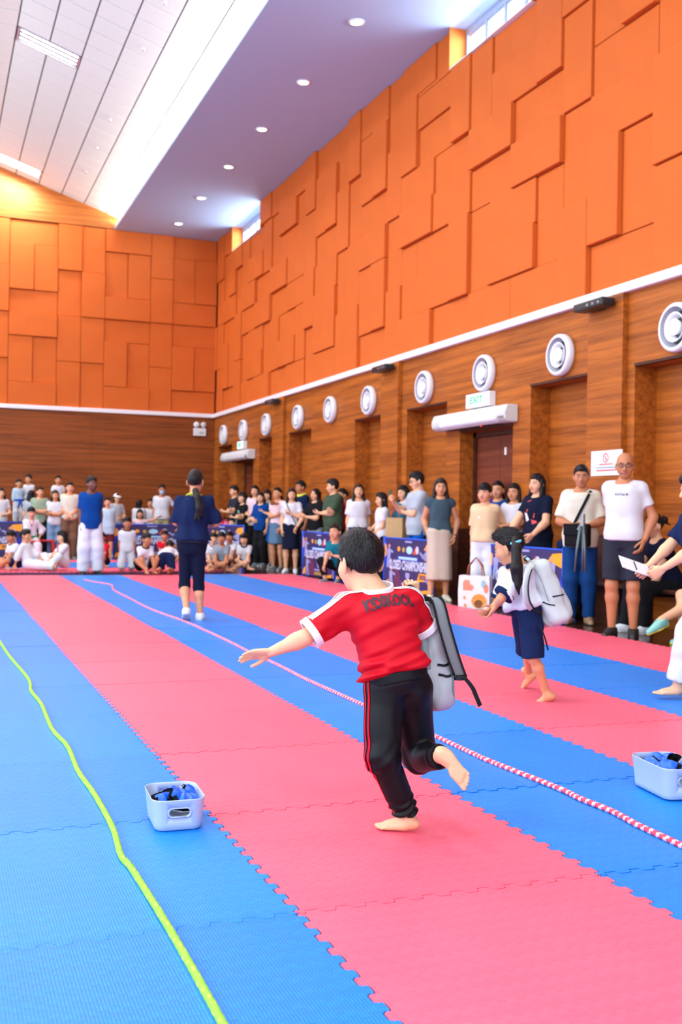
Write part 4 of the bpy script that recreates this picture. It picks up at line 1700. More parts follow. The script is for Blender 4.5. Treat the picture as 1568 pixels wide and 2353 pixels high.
ARMS = {  # wrist offset from the shoulder in body heights (outward, forward, up), elbow hint (out, fwd, up), hand kind
    'down': ((.018, .015, -.300), (.3, -1, 0), 'hand_relaxed'),
    'down_fwd': ((.015, .075, -.285), (.4, -1, 0), 'hand_relaxed'),
    'pocket': ((.030, .035, -.275), (1, -.8, 0), 'hand_relaxed'),
    'clasp': ((-.085, .105, -.245), (.8, -.8, -.2), 'hand_hold'),
    'crossed': ((-.150, .105, -.135), (.7, .1, -1), 'hand_relaxed'),
    'crossed2': ((-.140, .125, -.150), (.7, .1, -1), 'hand_relaxed'),
    'phone': ((-.055, .200, -.060), (.5, .1, -1), 'hand_hold'),
    'chest': ((-.080, .115, -.100), (.9, -.1, -.6), 'hand_hold'),
    'waist': ((-.055, .115, -.190), (.9, -.6, -.3), 'hand_hold'),
    'hip': ((.050, .030, -.235), (1, -.6, 0), 'hand_relaxed'),
    'lean': ((.06, .16, -.255), (.6, -1, .1), 'hand_relaxed'),
    'chin': ((-.075, .125, .005), (.4, .4, -1), 'hand_fist'),
    'wide': ((.270, .03, .085), (.2, -.4, -1), 'hand_flat'),
    'lap': ((-.04, .19, -.25), (.8, -.4, -.2), 'hand_relaxed'),
    'knee': ((-.02, .24, -.20), (.9, -.1, -.6), 'hand_relaxed'),
    'reach': ((.02, .285, -.06), (.4, .0, -1), 'hand_relaxed'),
    'floor': ((.06, -.10, -.28), (.4, -1, 0), 'hand_flat'),
}


def build_joints(H, prop, pose):
    """local frame: +y forward, +x the person's right, z up, origin on the ground"""
    P = PROP[prop]
    J = {}
    seat = pose.get('seat')                    # pelvis height over the ground, in H
    pz = P['hipz'] if seat is None else seat
    px, py = pose.get('shift', (0, 0))
    lean = math.radians(pose.get('lean', 0))
    side = math.radians(pose.get('side', 0))
    twist = math.radians(pose.get('twist', 0))
    pel = V(px, py, pz) * H
    up = unit(V(math.sin(side), math.sin(lean), math.cos(lean)))
    rt = V(math.cos(twist), math.sin(twist), 0)
    rt = unit(rt - up * (rt @ up))
    fw = np.cross(up, rt)
    tl = (P['neck'] - P['hipz']) * H
    J['pel'], J['up'], J['rt'], J['fw'] = pel, up, rt, fw
    J['neck'] = pel + up * tl
    J['prt'] = V(1, 0, 0)
    for s, n in ((1, 'R'), (-1, 'L')):
        sh = pel + up * (P['shz'] - P['hipz']) * H + rt * s * P['shx'] * H
        name = pose.get('arm' + n, 'down')
        if isinstance(name, str):
            off, pole, hk = ARMS[name]
        else:
            off, pole, hk = name
        upz = V(0, 0, 1) if name in ('down', 'pocket', 'lean', 'floor') else up
        o = rt * s * off[0] * H + fw * off[1] * H + upz * off[2] * H
        pv = rt * s * pole[0] + fw * pole[1] + up * pole[2]
        J['sh' + n] = sh
        J['el' + n], J['wr' + n] = ik(sh, sh + o, P['ua'] * H, P['fa'] * H, pv)
        J['hk' + n] = hk
        hip = pel + V(s * P['hipx'] * H, 0, 0)
        J['hip' + n] = hip
        ft = pose.get('foot' + n)
        if ft is None:
            ft = (s * P['hipx'] * 1.15, .0, P['ankle'])
        kp = pose.get('knee' + n, (s * .12, 1, 0))
        th = (P['hipz'] - P['knee']) * H
        shn = (P['knee'] - P['ankle']) * H
        J['kn' + n], J['an' + n] = ik(hip, V(ft) * H, th * 1.005, shn * 1.005, kp)
        J['fd' + n] = unit(pose.get('toe' + n, (s * .22, 1, 0)))
        J['fu' + n] = unit(pose.get('footup' + n, (0, 0, 1)))
    hy, hp, hr = (math.radians(k) for k in pose.get('head', (0, 0, 0)))
    Rz = Matrix.Rotation(twist + hy, 3, 'Z')
    Rx = Matrix.Rotation(-hp, 3, 'X')
    Ry = Matrix.Rotation(hr, 3, 'Y')
    R = Rz @ Rx @ Ry
    hs = (H / 1.70) * P['hs']
    J['hs'] = hs
    J['hR'] = np.array(R)                      # columns are head axes
    ctr = J['neck'] + (up * .35 + V(0, 0, .65)) * (.118 * hs + .012 * H) + np.array(R) @ V(0, .022, 0) * hs
    J['head'] = ctr
    J['H'], J['P'] = H, P
    return J


def torso_fn(J, secs, grow=0.0, power=2.3, t0=None, t1=None, bend=0.0):
    H = J['H']
    ss = [(t, a * H + grow, b * H + grow) for t, a, b in secs if (t0 is None or t >= t0) and (t1 is None or t <= t1)]
    return loft(J['pel'], J['neck'], J['rt'], ss, bend, power)


def limb_radii(J, fat=1.0):
    k = J['H'] * J['P']['limb'] * fat
    return dict(sh=.0335 * k, el=.0255 * k, fa=.0265 * k, wr=.0168 * k, hip=.053 * k, kn=.0355 * k, calf=.0365 * k, an=.0225 * k)


def arm_fns(J, n, fat=1.0):
    r = limb_radii(J, fat)
    s, e, w = J['sh' + n], J['el' + n], J['wr' + n]
    m = e + (w - e) * .25
    return [cone(s, e, r['sh'], r['el']), cone(e, m, r['el'], r['fa']), cone(m, w, r['fa'], r['wr'])]


def leg_fns(J, n, fat=1.0):
    r = limb_radii(J, fat)
    h, k, a = J['hip' + n], J['kn' + n], J['an' + n]
    d = unit(a - k)
    back = unit(np.cross(np.cross(d, J['fd' + n]), d)) if abs(d @ J['fd' + n]) < .97 else V(0, 0, 0)
    m = k + (a - k) * .28 - back * .006
    return [cone(h + V(0, 0, .0), k, r['hip'], r['kn']), cone(k, m, r['kn'], r['calf']), cone(m, a, r['calf'], r['an'])]


def bounds(J, keys, pad):
    pts = np.array([J[k] for k in keys])
    return pts.min(0) - pad, pts.max(0) + pad


def frame_cols(x, y, z):
    return np.stack([x, y, z], 1)


def hand_frame(J, n):
    """columns: thumb side, back of hand, finger direction"""
    z = unit(J['wr' + n] - J['el' + n])
    if ('hz' + n) in J:
        z = unit(J['hz' + n])
    th = J.get('thumb' + n)
    if th is None:
        th = J['fw'] * .8 + V(0, 0, .6) if abs(z[2]) < .75 else J['fw']
    x = V(th) - z * (V(th) @ z)
    if np.linalg.norm(x) < .05:
        x = V(0, 0, 1) - z * z[2]
    x = unit(x)
    y = np.cross(z, x)
    s = 1 if n == 'R' else -1
    # right hand: thumb x, back y, fingers z is right handed; the left hand is its mirror image
    return frame_cols(x, y * s, z)


def foot_frame(J, n):
    y = J['fd' + n]
    z = J['fu' + n] - y * (J['fu' + n] @ y)
    z = unit(z)
    x = np.cross(y, z)
    s = 1 if n == 'R' else -1
    return frame_cols(x * s, y, z)


def place_tpl(t, R, c, s):
    v, q, pc = t
    v2 = (v * s) @ R.T + c
    if np.linalg.det(R) < 0:
        q = q[:, ::-1]
    return v2, q, pc


def mat4(R, c, s):
    m = Matrix.Identity(4)
    for i in range(3):
        for j in range(3):
            m[i][j] = float(R[i, j]) * s
        m[i][3] = float(c[i])
    return m


def body_mesh(J, o, tone, h, hh):
    secs = o.get('torso', TORSO_M)
    fat = o.get('fat', 1.0)
    H = J['H']
    hs = J['hs']
    fs = [torso_fn(J, secs), cone(J['neck'] - J['up'] * .01 * H, J['head'] - J['hR'] @ V(0, .02, .05) * hs, .034 * H * (.5 + .5 * hs / (H / 1.7)), .046 * hs)]
    for n in 'RL':
        fs += arm_fns(J, n, fat) + leg_fns(J, n, fat)
        fs.append(cone(J['neck'] - J['up'] * .01 * H, J['sh' + n], .024 * H, .027 * H))
    f = union(fs, .018 * H)
    keys = ['pel', 'neck', 'head'] + [k + n for n in 'RL' for k in ('sh', 'el', 'wr', 'hip', 'kn', 'an')]
    lo, hi = bounds(J, keys, .11 * H)
    v, q = surface_nets(f, lo, hi, h)
    parts = [(v, q, np.zeros((len(v), 4)))]
    parts.append(place_tpl(tpl('head', hh), J['hR'], J['head'], hs))
    for n in 'RL':
        k = H / 1.70 * (1.06 if J['P'] is PROP['kid'] else 1.0)
        parts.append(place_tpl(tpl(J['hk' + n], hh), hand_frame(J, n), J['wr' + n], k))
        if o.get('shoe') is None:
            parts.append(place_tpl(tpl('foot', hh * 1.2), foot_frame(J, n), J['an' + n], k * .98))
    vs, qs, ps, b = [], [], [], 0
    for v, q, p in parts:
        vs.append(v)
        qs.append(q + b)
        ps.append(p)
        b += len(v)
    return np_mesh('body', np.concatenate(vs), np.concatenate(qs), skin_mat(tone), np.concatenate(ps))


def top_mesh(J, o, h):
    """o: col, sleeve (fraction of the upper arm; >1 goes down the forearm), hem (torso t), loose"""
    H = J['H']
    secs = o.get('torso', TORSO_M)
    fat = o.get('fat', 1.0)
    g = o.get('loose', .007) * H + .008
    r = limb_radii(J, fat)
    hem = o.get('hem', -.02)
    flare = o.get('flare', .0)
    ss = [(t, a * H + g + max(0, .4 - t) * flare * H, b * H + g + max(0, .4 - t) * flare * H) for t, a, b in secs]
    ss = [s for s in ss if s[0] < .96]
    if hem < ss[0][0]:
        ss = [(hem - .05, ss[1][1], ss[1][2])] + ss[1:]
    else:
        ss[0] = (ss[0][0], ss[1][1] * .98, ss[1][2] * .98)
    hp = J['pel'] + J['up'] * hem * (np.linalg.norm(J['neck'] - J['pel']))
    fs = [plane_cut(loft(J['pel'], J['neck'], J['rt'], ss, 0, 2.3), hp, -J['up'])]
    sl = o.get('sleeve', .6)
    for n in 'RL':
        fs.append(cone(J['neck'] - J['up'] * .02 * H, J['sh' + n], .034 * H, .033 * H + .004))
        s, e, w = J['sh' + n], J['el' + n], J['wr' + n]
        gs = o.get('sleeve_loose', 1.15)
        if sl <= 0:
            fs.append(ellip(s - (s - J['neck']) * .25, I3, (r['sh'] * 1.1,) * 3))
            continue
        if sl <= 1:
            end = s + (e - s) * sl
            c = cone(s, end + (e - s) * .05, r['sh'] * 1.05 + .006, (r['sh'] + (r['el'] - r['sh']) * sl) * gs + .006)
            fs.append(plane_cut(c, end, e - s))
        else:
            fs.append(cone(s, e, r['sh'] * 1.05 + .006, r['el'] * gs + .006))
            end = e + (w - e) * (sl - 1)
            c = cone(e, end + (w - e) * .04, r['el'] * gs + .006, (r['fa'] + (r['wr'] - r['fa']) * (sl - 1)) * gs * 1.05 + .005)
            fs.append(plane_cut(c, end, w - e))
    f = union(fs, .024 * H)
    f = folds(f, o.get('fold', .0026), 26 / H * 1.2, o.get('seed', 1))
    if sl <= 1.2:
        f = plane_cut(f, hp, -J['up'])
    ncen = J['neck'] + J['up'] * .012 * H + J['fw'] * .010 * H
    nr = o.get('neckline', .044) * H
    hd = J['head']

    def g2(p):
        return np.maximum(f(p), -cone(ncen, ncen + J['up'] * .2 * H, nr, nr * 1.25)(p))
    keys = ['pel', 'neck'] + [k + n for n in 'RL' for k in ('sh', 'el', 'hip') + (('wr',) if sl > 1 else ())]
    lo, hi = bounds(J, keys, .12 * H)
    v, q = surface_nets(g2, lo, hi, h)
    return v, q


def bottom_mesh(J, o, h):
    """kind: pants, shorts, skirt, leggings; length as fraction of the leg"""
    H = J['H']
    secs = o.get('torso', TORSO_M)
    r = limb_radii(J, o.get('fat', 1.0))
    kind = o.get('kind', 'pants')
    g = o.get('loose', .004) * H + .006
    top = o.get('rise', .24)
    ss = [(t, a * H + g, b * H + g) for t, a, b in secs if t < .45]
    fs = []
    pelvis = loft(J['pel'], J['neck'], J['rt'], ss, 0, 2.3)
    pelvis = plane_cut(pelvis, J['pel'] + J['up'] * top * np.linalg.norm(J['neck'] - J['pel']), J['up'])
    fs.append(pelvis)
    L = o.get('length', 1.0)
    if kind == 'skirt':
        down = unit((J['knR'] + J['knL']) / 2 - J['pel'])
        ln = o.get('drop', .22) * H
        fl = o.get('flare', 1.15)
        a, b = J['pel'] + J['up'] * .05 * H, J['pel'] + down * ln
        sk = loft(a, b, -J['rt'], [(0, ss[2][1], ss[2][2]), (.25, ss[1][1] * 1.06, ss[1][2] * 1.1), (1, ss[1][1] * fl, ss[1][2] * fl * 1.12)], 0, 2.2)
        fs.append(sk)
        f = union(fs, .02 * H)
        f = folds(f, o.get('fold', .004), 30 / H, 3)
        keys = ['pel', 'hipR', 'hipL', 'knR', 'knL', 'anR', 'anL']
    else:
        w0, w1 = o.get('thigh', 1.12), o.get('cuff', 1.5)
        for n in 'RL':
            h0, k, a = J['hip' + n], J['kn' + n], J['an' + n]
            if L <= .5:
                e = h0 + (k - h0) * (L / .5)
                fs.append(plane_cut(cone(h0, e + (k - h0) * .05, r['hip'] * w0 + .004, r['kn'] * w1 + .012 * (w1 > 1.2)), e, k - h0))
            else:
                e = k + (a - k) * ((L - .5) / .5)
                fs.append(cone(h0, k, r['hip'] * w0 + .004, r['kn'] * (w0 * .5 + w1 * .5) + .008))
                fs.append(plane_cut(cone(k, e + (a - k) * .04, r['calf'] * (w0 * .5 + w1 * .5) + .006, r['an'] * w1 + .004), e + V(0, 0, 0), a - k))
        f = union(fs, .02 * H)
        f = folds(f, o.get('fold', .003), 24 / H * 1.2, 5)
        keys = ['pel', 'hipR', 'hipL', 'knR', 'knL', 'anR', 'anL']
    lo, hi = bounds(J, keys, .13 * H)
    hi = np.maximum(hi, J['pel'] + V(.12, .12, .2) * H)
    return surface_nets(f, lo, hi, h)


_shared = {}


def shared_mesh(name, h, mat, nm):
    key = (name, h, mat.name)
    if key not in _shared:
        v, q, _ = tpl(name, h)
        _shared[key] = np_mesh(nm, v, q, mat)
    return _shared[key]


GLASS_MESH = None


def glasses_mesh(col=None):
    global GLASS_MESH
    if GLASS_MESH is None:
        m = MB()
        for s in (1, -1):
            m.tube([(s * .033 + .022 * math.cos(a), .103 - .012 * abs(math.cos(a)) * (1 if s * math.cos(a) > 0 else 0), .002 + .017 * math.sin(a)) for a in [k * math.pi / 8 for k in range(17)]], .0024, 6)
            m.tube([(s * .054, .094, .006), (s * .080, .03, .006), (s * .082, -.02, -.004)], .002, 6)
        m.tube([(-.011, .104, .006), (.011, .104, .006)], .002, 6)
        GLASS_MESH = m.mesh('glasses', M['black'], True)
    return GLASS_MESH



def person(label, pos, H, yaw, prop='adult', pose=None, tone='light', top=None, bottom=None, shoe=None, hair='short', hair_col=HAIR_BLACK, torso=None,
           fat=.91, res=.021, hres=.0075, glasses=False, extras=None, group=None, joints=None):
    """pos: ground point; yaw: heading, degrees, 0 = looking along +Y, counter-clockwise"""
    root = empty('person', (pos[0], pos[1], pos[2]), math.radians(yaw))
    J = joints if joints is not None else build_joints(H, prop, pose or {})
    tors = torso or TORSO_M
    o = dict(torso=tors, fat=fat, shoe=shoe)
    link('body', body_mesh(J, o, tone, res, hres), root)
    if top:
        v, q = top_mesh(J, dict(top, torso=tors, fat=fat), res * .92)
        link(top.get('name', 'shirt'), np_mesh('shirt', v, q, top['mat']), root)
    if bottom:
        v, q = bottom_mesh(J, dict(bottom, torso=tors, fat=fat), res * .92)
        link(bottom.get('name', dict(skirt='skirt', shorts='shorts').get(bottom.get('kind'), 'trousers')), np_mesh('trousers', v, q, bottom['mat']), root)
    if hair:
        ho = link('hair', shared_mesh(hair, hres, hair_mat(hair_col), 'hair'), root)
        ho.matrix_basis = mat4(J['hR'], J['head'], J['hs'])
    if shoe:
        k = J['H'] / 1.70
        for n in 'RL':
            so = link('shoe', shared_mesh('shoe', hres * 1.2, shoe[0], 'shoe'), root)
            so.matrix_basis = mat4(foot_frame(J, n), J['an' + n], k * 1.0)
            s2 = link('sole', shared_mesh('sole', hres * 1.2, shoe[1], 'sole'), so)
    if glasses:
        go = link('glasses', glasses_mesh(), root)
        go.matrix_basis = mat4(J['hR'], J['head'], J['hs'])
    tag(root, label, 'person', group)
    for fn in extras or []:
        fn(root, J)
    return root, J


# ------------------------------------------------------------------ small worn and held parts
def bvh_of(o):
    me = o.data
    return BVHTree.FromPolygons([v.co for v in me.vertices], [p.vertices for p in me.polygons])


def find_child(root, *names):
    for c in root.children:
        if c.name.split('.')[0] in names:
            return c


def waist_point(J, t):
    return J['pel'] + J['up'] * t * np.linalg.norm(J['neck'] - J['pel'])


def patch(shapes, mat, name='print', off=.003, back=False, on=('shirt',)):
    """flat print on the chest: shapes in (right, up-from-pelvis t) body-height units, laid onto the cloth"""
    def fn(root, J):
        sh = find_child(root, *on)
        tree = bvh_of(sh)
        m = MB()
        sgn = -1 if back else 1
        for poly in shapes:
            pts = []
            for a, t in poly:
                p = waist_point(J, t) + J['rt'] * a * J['H'] + J['fw'] * sgn * .4
                hit = tree.ray_cast(Vector(p), Vector(-J['fw'] * sgn))
                q = hit[0] + hit[1] * off if hit[0] is not None else Vector(waist_point(J, t) + J['rt'] * a * J['H'] + J['fw'] * sgn * .075 * J['H'])
                pts.append(q)
            m.add(pts, [tuple(range(len(pts)))])
        m.obj(name, mat, root)
    return fn


def band(t, hgt, mat, name='belt', grow=.012, w=1.0, ends=False):
    def fn(root, J):
        H = J['H']
        ts = [s[0] for s in TORSO_M]
        wx = np.interp(t, ts, [s[1] for s in TORSO_M]) * H + grow
        wy = np.interp(t, ts, [s[2] for s in TORSO_M]) * H + grow
        c = waist_point(J, t)
        m = MB()
        ring = []
        n = 28
        for k in range(n):
            a = 2 * math.pi * k / n
            ca, sa = math.cos(a), math.sin(a)
            kk = (abs(ca) ** 2.3 + abs(sa) ** 2.3) ** (-1 / 2.3)
            ring.append(c + J['rt'] * wx * ca * kk + J['fw'] * wy * sa * kk)
        v = [p + J['up'] * s * hgt / 2 + unit(p - c) * o for s, o in ((-1, 0), (-1, .006), (1, .006), (1, 0)) for p in ring]
        f = [(i * n + k, i * n + (k + 1) % n, (i + 1) * n + (k + 1) % n, (i + 1) * n + k) for i in range(3) for k in range(n)]
        m.add(v, f)
        if ends:
            front = c + J['fw'] * (wy + .012)
            for s in (1, -1):
                p0, p1 = front, front + J['rt'] * s * .05 * H - J['up'] * .17 * H + J['fw'] * .02
                wv = J['rt'] * .014 * H
                m.add([p0 - wv, p0 + wv, p1 + wv, p1 - wv, p0 - wv + J['fw'] * .006, p0 + wv + J['fw'] * .006, p1 + wv + J['fw'] * .006, p1 - wv + J['fw'] * .006],
                      [(0, 1, 2, 3), (4, 5, 6, 7), (0, 1, 5, 4), (1, 2, 6, 5), (2, 3, 7, 6), (3, 0, 4, 7)])
        m.obj(name, mat, root, smooth=True)
    return fn


def collar(mat, rad=.010, name='collar', k=.047):
    def fn(root, J):
        H = J['H']
        c = J['neck'] + J['fw'] * .008 * H - J['up'] * .004 * H
        pts = [c + J['rt'] * k * H * math.cos(a) + (J['fw'] * math.sin(a) - J['up'] * (.32 * math.sin(a))) * k * H for a in [2 * math.pi * i / 20 for i in range(21)]]
        MB().tube(pts, rad * H / 1.2, 8).obj(name, mat, root, smooth=True)
    return fn


def vneck(mat):
    def fn(root, J):
        sh = find_child(root, 'shirt', 'jacket')
        tree = bvh_of(sh)
        m = MB()
        for s in (1, -1):
            pts = []
            for i in range(6):
                u = i / 5
                p = waist_point(J, 1.0 - .36 * u) + J['rt'] * s * .040 * J['H'] * (1 - u) + J['fw'] * .4
                hit = tree.ray_cast(Vector(p), Vector(-J['fw']))
                if hit[0] is not None:
                    pts.append(hit[0])
            if len(pts) > 2:
                m.tube(pts, .008, 6)
        m.obj('collar', mat, root, smooth=True)
    return fn


def strap_over(mat, s=1, name='bag_strap', w=.02, t_end=.05):
    """a strap from one shoulder across to the other hip"""
    def fn(root, J):
        sh = find_child(root, 'shirt')
        tree = bvh_of(sh)
        m = MB()
        pts = []
        for sgn, rng in ((1, range(12)),):
            for i in rng:
                u = i / 11
                p = waist_point(J, .98 - (.98 - t_end) * u) + J['rt'] * s * (.060 - .145 * u) * J['H'] + J['fw'] * .5
                hit = tree.ray_cast(Vector(p), Vector(-J['fw']))
                if hit[0] is not None:
                    pts.append(np.array(hit[0]) + J['fw'] * .008)
        if len(pts) < 3:
            return
        side = J['rt'] * w * .8 + J['up'] * w * .4
        v = []
        for p in pts:
            v += [p - side, p + side, p + side + J['fw'] * .006, p - side + J['fw'] * .006]
        f = []
        for i in range(len(pts) - 1):
            for k in range(4):
                f.append((i * 4 + k, i * 4 + (k + 1) % 4, (i + 1) * 4 + (k + 1) % 4, (i + 1) * 4 + k))
        m.add(v, f).obj(name, mat, root)
    return fn


def face_mask(mat):
    def fn(root, J):
        m = MB()
        v, f = [], []
        nu, nv = 11, 7
        for i in range(nu):
            for j in range(nv):
                a = (i / (nu - 1) - .5) * 2.5
                zz = -.022 - .075 * j / (nv - 1)
                r = .001 + .006 * math.sin(math.pi * j / (nv - 1))
                x, y = .066 * math.sin(a) * (1 - .22 * (j / (nv - 1)) ** 2), .028 + (.082 + r) * math.cos(a)
                v.append((x, y, zz))
        for i in range(nu - 1):
            for j in range(nv - 1):
                f.append((i * nv + j, (i + 1) * nv + j, (i + 1) * nv + j + 1, i * nv + j + 1))
        m.add(v, f)
        for s in (1, -1):
            m.tube([(s * .064, .052, -.03), (s * .082, -.012, .005)], .0015, 5)
        o = m.obj('face_mask', mat, root, smooth=True)
        o.matrix_basis = mat4(J['hR'], J['head'], J['hs'])
    return fn


def baseball_cap(mat):
    def fn(root, J):
        m = MB()
        v, f = [], []
        n = 20
        for i in range(8):
            u = i / 7 * math.pi / 2
            for k in range(n):
                a = 2 * math.pi * k / n
                v.append((.090 * math.cos(a) * math.cos(u), -.008 + .108 * math.sin(a) * math.cos(u), .045 + .092 * math.sin(u)))
        for i in range(7):
            for k in range(n):
                f.append((i * n + k, i * n + (k + 1) % n, (i + 1) * n + (k + 1) % n, (i + 1) * n + k))
        m.add(v, f)
        crown = m.obj('cap', mat, root, smooth=True)
        crown.matrix_basis = mat4(J['hR'], J['head'], J['hs'])
        b = MB()
        v = []
        for z0 in (.046, .040):
            for k in range(9):
                a = math.pi * k / 8
                v.append((.078 * math.cos(a), .085 + .085 * math.sin(a), z0 - .02 * math.sin(a)))
        f = [tuple(range(9)), tuple(range(17, 8, -1))] + [(k, k + 1, k + 10, k + 9) for k in range(8)]
        b.add(v, f).obj('brim', mat, crown)
    return fn


def wrist_band(n, mat, name='watch'):
    def fn(root, J):
        w, e = J['wr' + n], J['el' + n]
        d = unit(w - e)
        r = .022 * J['H'] / 1.7 * 1.25
        MB().tube([w - d * .035, w - d * .010], r, 12).obj(name, mat, root, smooth=True)
    return fn


# ------------------------------------------------------------------ the crowd
C = {k: fabric(k + '_cloth', c) for k, c in dict(
    white=srgb(216, 219, 228), cream=srgb(220, 216, 198), beige=srgb(224, 196, 156), stone=srgb(196, 180, 164), navy=srgb(22, 36, 74), deepnavy=srgb(20, 26, 48), royal=srgb(14, 66, 142),
    teal=srgb(18, 110, 130), slate=srgb(62, 84, 96), black=srgb(26, 27, 31), charcoal=srgb(44, 46, 58), olive=srgb(66, 84, 66), sage=srgb(150, 170, 146), jeans=srgb(20, 62, 120), paleblue=srgb(120, 158, 196),
    grey=srgb(140, 150, 162), greytee=srgb(176, 186, 198), pink=srgb(236, 206, 214), red=srgb(206, 24, 48), maroon=srgb(110, 40, 50), khaki=srgb(186, 182, 136), dustblue=srgb(86, 118, 146), brown=srgb(120, 90, 70), skyblue=srgb(180, 206, 226), blue=srgb(16, 90, 190)).items()}
SHOE = dict(white=(plain('shoe_white', srgb(226, 232, 238), .5), plain('sole_white', srgb(214, 216, 220), .5)), black=(plain('shoe_black', srgb(30, 32, 36), .5), plain('sole_dark', srgb(44, 46, 50), .5)),
            cream=(plain('shoe_cream', srgb(210, 206, 186), .5), plain('sole_cream', srgb(190, 186, 166), .5)), teal=(plain('shoe_teal', srgb(126, 196, 186), .5), plain('sole_yellow', srgb(226, 206, 40), .5)),
            grey=(plain('shoe_grey', srgb(120, 134, 140), .5), plain('sole_white', srgb(214, 216, 220), .5)), sandal=(plain('sandal_tan', srgb(150, 120, 92), .5), plain('sole_dark', srgb(44, 46, 50), .5)),
            blackwhite=(plain('shoe_black', srgb(30, 32, 36), .5), plain('sole_white', srgb(214, 216, 220), .5)))


def spot_x(px, top, X, extra=0):
    p = at_x(px, top, X)
    return (p[0], p[1], 0.0), p[2] + extra


def spot_y(px, top, Y, z=0.0):
    p = at_y(px, top, Y)
    return (p[0], p[1], z), p[2] - z


def head_yaw(pos, theta):
    """theta 0 = facing the camera, positive turns toward image right"""
    tc = -np.array([pos[0], pos[1]])
    tc = tc / np.linalg.norm(tc)
    ir = np.array([_r0[0], _r0[1]])
    ir = ir - tc * (ir @ tc)
    ir = ir / np.linalg.norm(ir)
    t = math.radians(theta)
    fx, fy = tc * math.cos(t) + ir * math.sin(t)
    return math.degrees(math.atan2(-fx, fy))


def who(label, spot, theta, **k):
    pos, H = spot
    H = k.pop('H', H)
    k.setdefault('res', .021)
    return person(label, pos, H, head_yaw(pos, theta), **k)


def top(col, **k):
    return dict(mat=C[col], **k)


W = TORSO_F
NEAR = dict(res=.013, hres=.0046)
MIDR = dict(res=.017, hres=.006)
blackp = plain('print_black', srgb(60, 66, 74), .6)
redp = plain('print_coral', srgb(214, 70, 66), .6)
whitep = plain('print_white', srgb(226, 228, 232), .6)
greenp = plain('print_mint', srgb(120, 190, 180), .6)
greenbelt = fabric('green_belt', srgb(40, 140, 80))
bluebelt = fabric('blue_belt', srgb(20, 80, 200))
rects = lambda lst: [[(a, c), (b, c), (b, d), (a, d)] for a, b, c, d in lst]

# right wall, from the near end
who('bald person in round glasses, white tee with small black lettering, dark shorts and black shoes', spot_x(1438, 1037, 6.12), -12, top=top('white', sleeve=.62, hem=.02, loose=.014), bottom=dict(mat=C['charcoal'], kind='shorts', length=.44, cuff=1.45, thigh=1.2),
    shoe=SHOE['black'], hair=None, tone='tan', glasses=True, pose=dict(armL='pocket', armR=((-.02, -.06, -.26), (.4, -1, 0), 'hand_relaxed'), head=(10, 4, 0)), extras=[
        patch(rects([(-.034, -.024, .755, .785), (-.018, -.008, .755, .775), (-.004, .000, .755, .790), (.006, .010, .755, .790), (.016, .020, .755, .790), (.026, .032, .755, .788)]), blackp),
        patch([[(-.012, 1.10), (.012, 1.10), (.01, 1.12), (-.01, 1.12)]], blackp, 'goatee', .002, on=('body',))], **NEAR)
who('person in cream shirt and jeans with a black strap bag, beside the notice', spot_x(1337, 1067, 6.42), 0, top=top('cream', sleeve=.85, hem=-.10, loose=.02, sleeve_loose=1.5), bottom=dict(mat=C['jeans'], cuff=1.7),
    shoe=SHOE['sandal'], hair='short', tone='tan', pose=dict(armL='waist', armR='waist', head=(0, 4, 0)), extras=[strap_over(C['black'], -1, w=.016), wrist_band('L', M['black'])], **NEAR)
who('smiling person with long black hair, black tee with red print, hand on banner', spot_x(1238, 1088, 6.66), -38, top=top('deepnavy', sleeve=.62, hem=-.16, loose=.02), bottom=dict(mat=C['navy'], cuff=1.5), shoe=SHOE['black'], hair='longback', torso=W, fat=1.02,
    pose=dict(armR='lean', armL=((.0, .16, -.24), (.6, -1, .1), 'hand_relaxed'), head=(-6, 0, -4)), extras=[patch([[(-.05, .40), (-.015, .36), (.03, .86), (.0, .90)], [(-.03, .50), (.04, .62), (.03, .70), (-.04, .6)]], redp), patch([[(.012, .46), (.04, .42), (.055, .62), (.03, .6)]], whitep, 'white_print')], **NEAR)
who('person in white cap sleeve tee, arms folded, behind the ponytailed child with the backpack', spot_x(1184, 1110, 6.78), -30, top=top('white', sleeve=.4, hem=.0), bottom=dict(mat=C['grey'], cuff=1.5), shoe=SHOE['white'], hair='longback', torso=W, tone='mid', pose=dict(armR='crossed', armL='crossed2', head=(4, 0, 0)), **NEAR)
who('person in a royal blue top with hair tied back, half hidden behind the white tee', spot_x(1147, 1105, 6.95), -25, top=top('royal', sleeve=.6), bottom=dict(mat=C['black']), shoe=SHOE['black'], hair='lowpony', torso=W, tone='mid', pose=dict(head=(0, 2, 0)), **MIDR)
who('child with black fringe, beige tee and white trousers, beside the shopping bag', spot_x(1117, 1110, 6.42), -18, prop='teen', top=top('beige', sleeve=.85, hem=.06, loose=.02, sleeve_loose=1.5), bottom=dict(mat=C['white'], cuff=1.9, thigh=1.25), shoe=SHOE['blackwhite'], hair='fringe', tone='rosy',
    pose=dict(armR='down', armL=((-.0, -.09, -.24), (.4, -1, 0), 'hand_relaxed'), head=(-8, 2, 0)), extras=[patch([[(.022 + .011 * math.cos(a), .66 + .035 * math.sin(a)) for a in [k * .7 for k in range(9)]]], whitep, 'badge')], **NEAR)
who('person with long brown hair, slate top and beige midi skirt, hand in pocket', spot_x(1013, 1098, 6.20), 12, top=top('slate', sleeve=.22, hem=.10, loose=.006), bottom=dict(mat=C['stone'], kind='skirt', drop=.345, flare=1.12), shoe=SHOE['cream'], hair='long', hair_col=HAIR_BROWN, torso=W, tone='mid',
    pose=dict(armL='pocket', armR=((.0, -.05, -.27), (.5, -1, 0), 'hand_relaxed'), head=(-6, 2, 0), footR=(.075, .03, .046)), extras=[wrist_band('L', M['black'])], **NEAR)
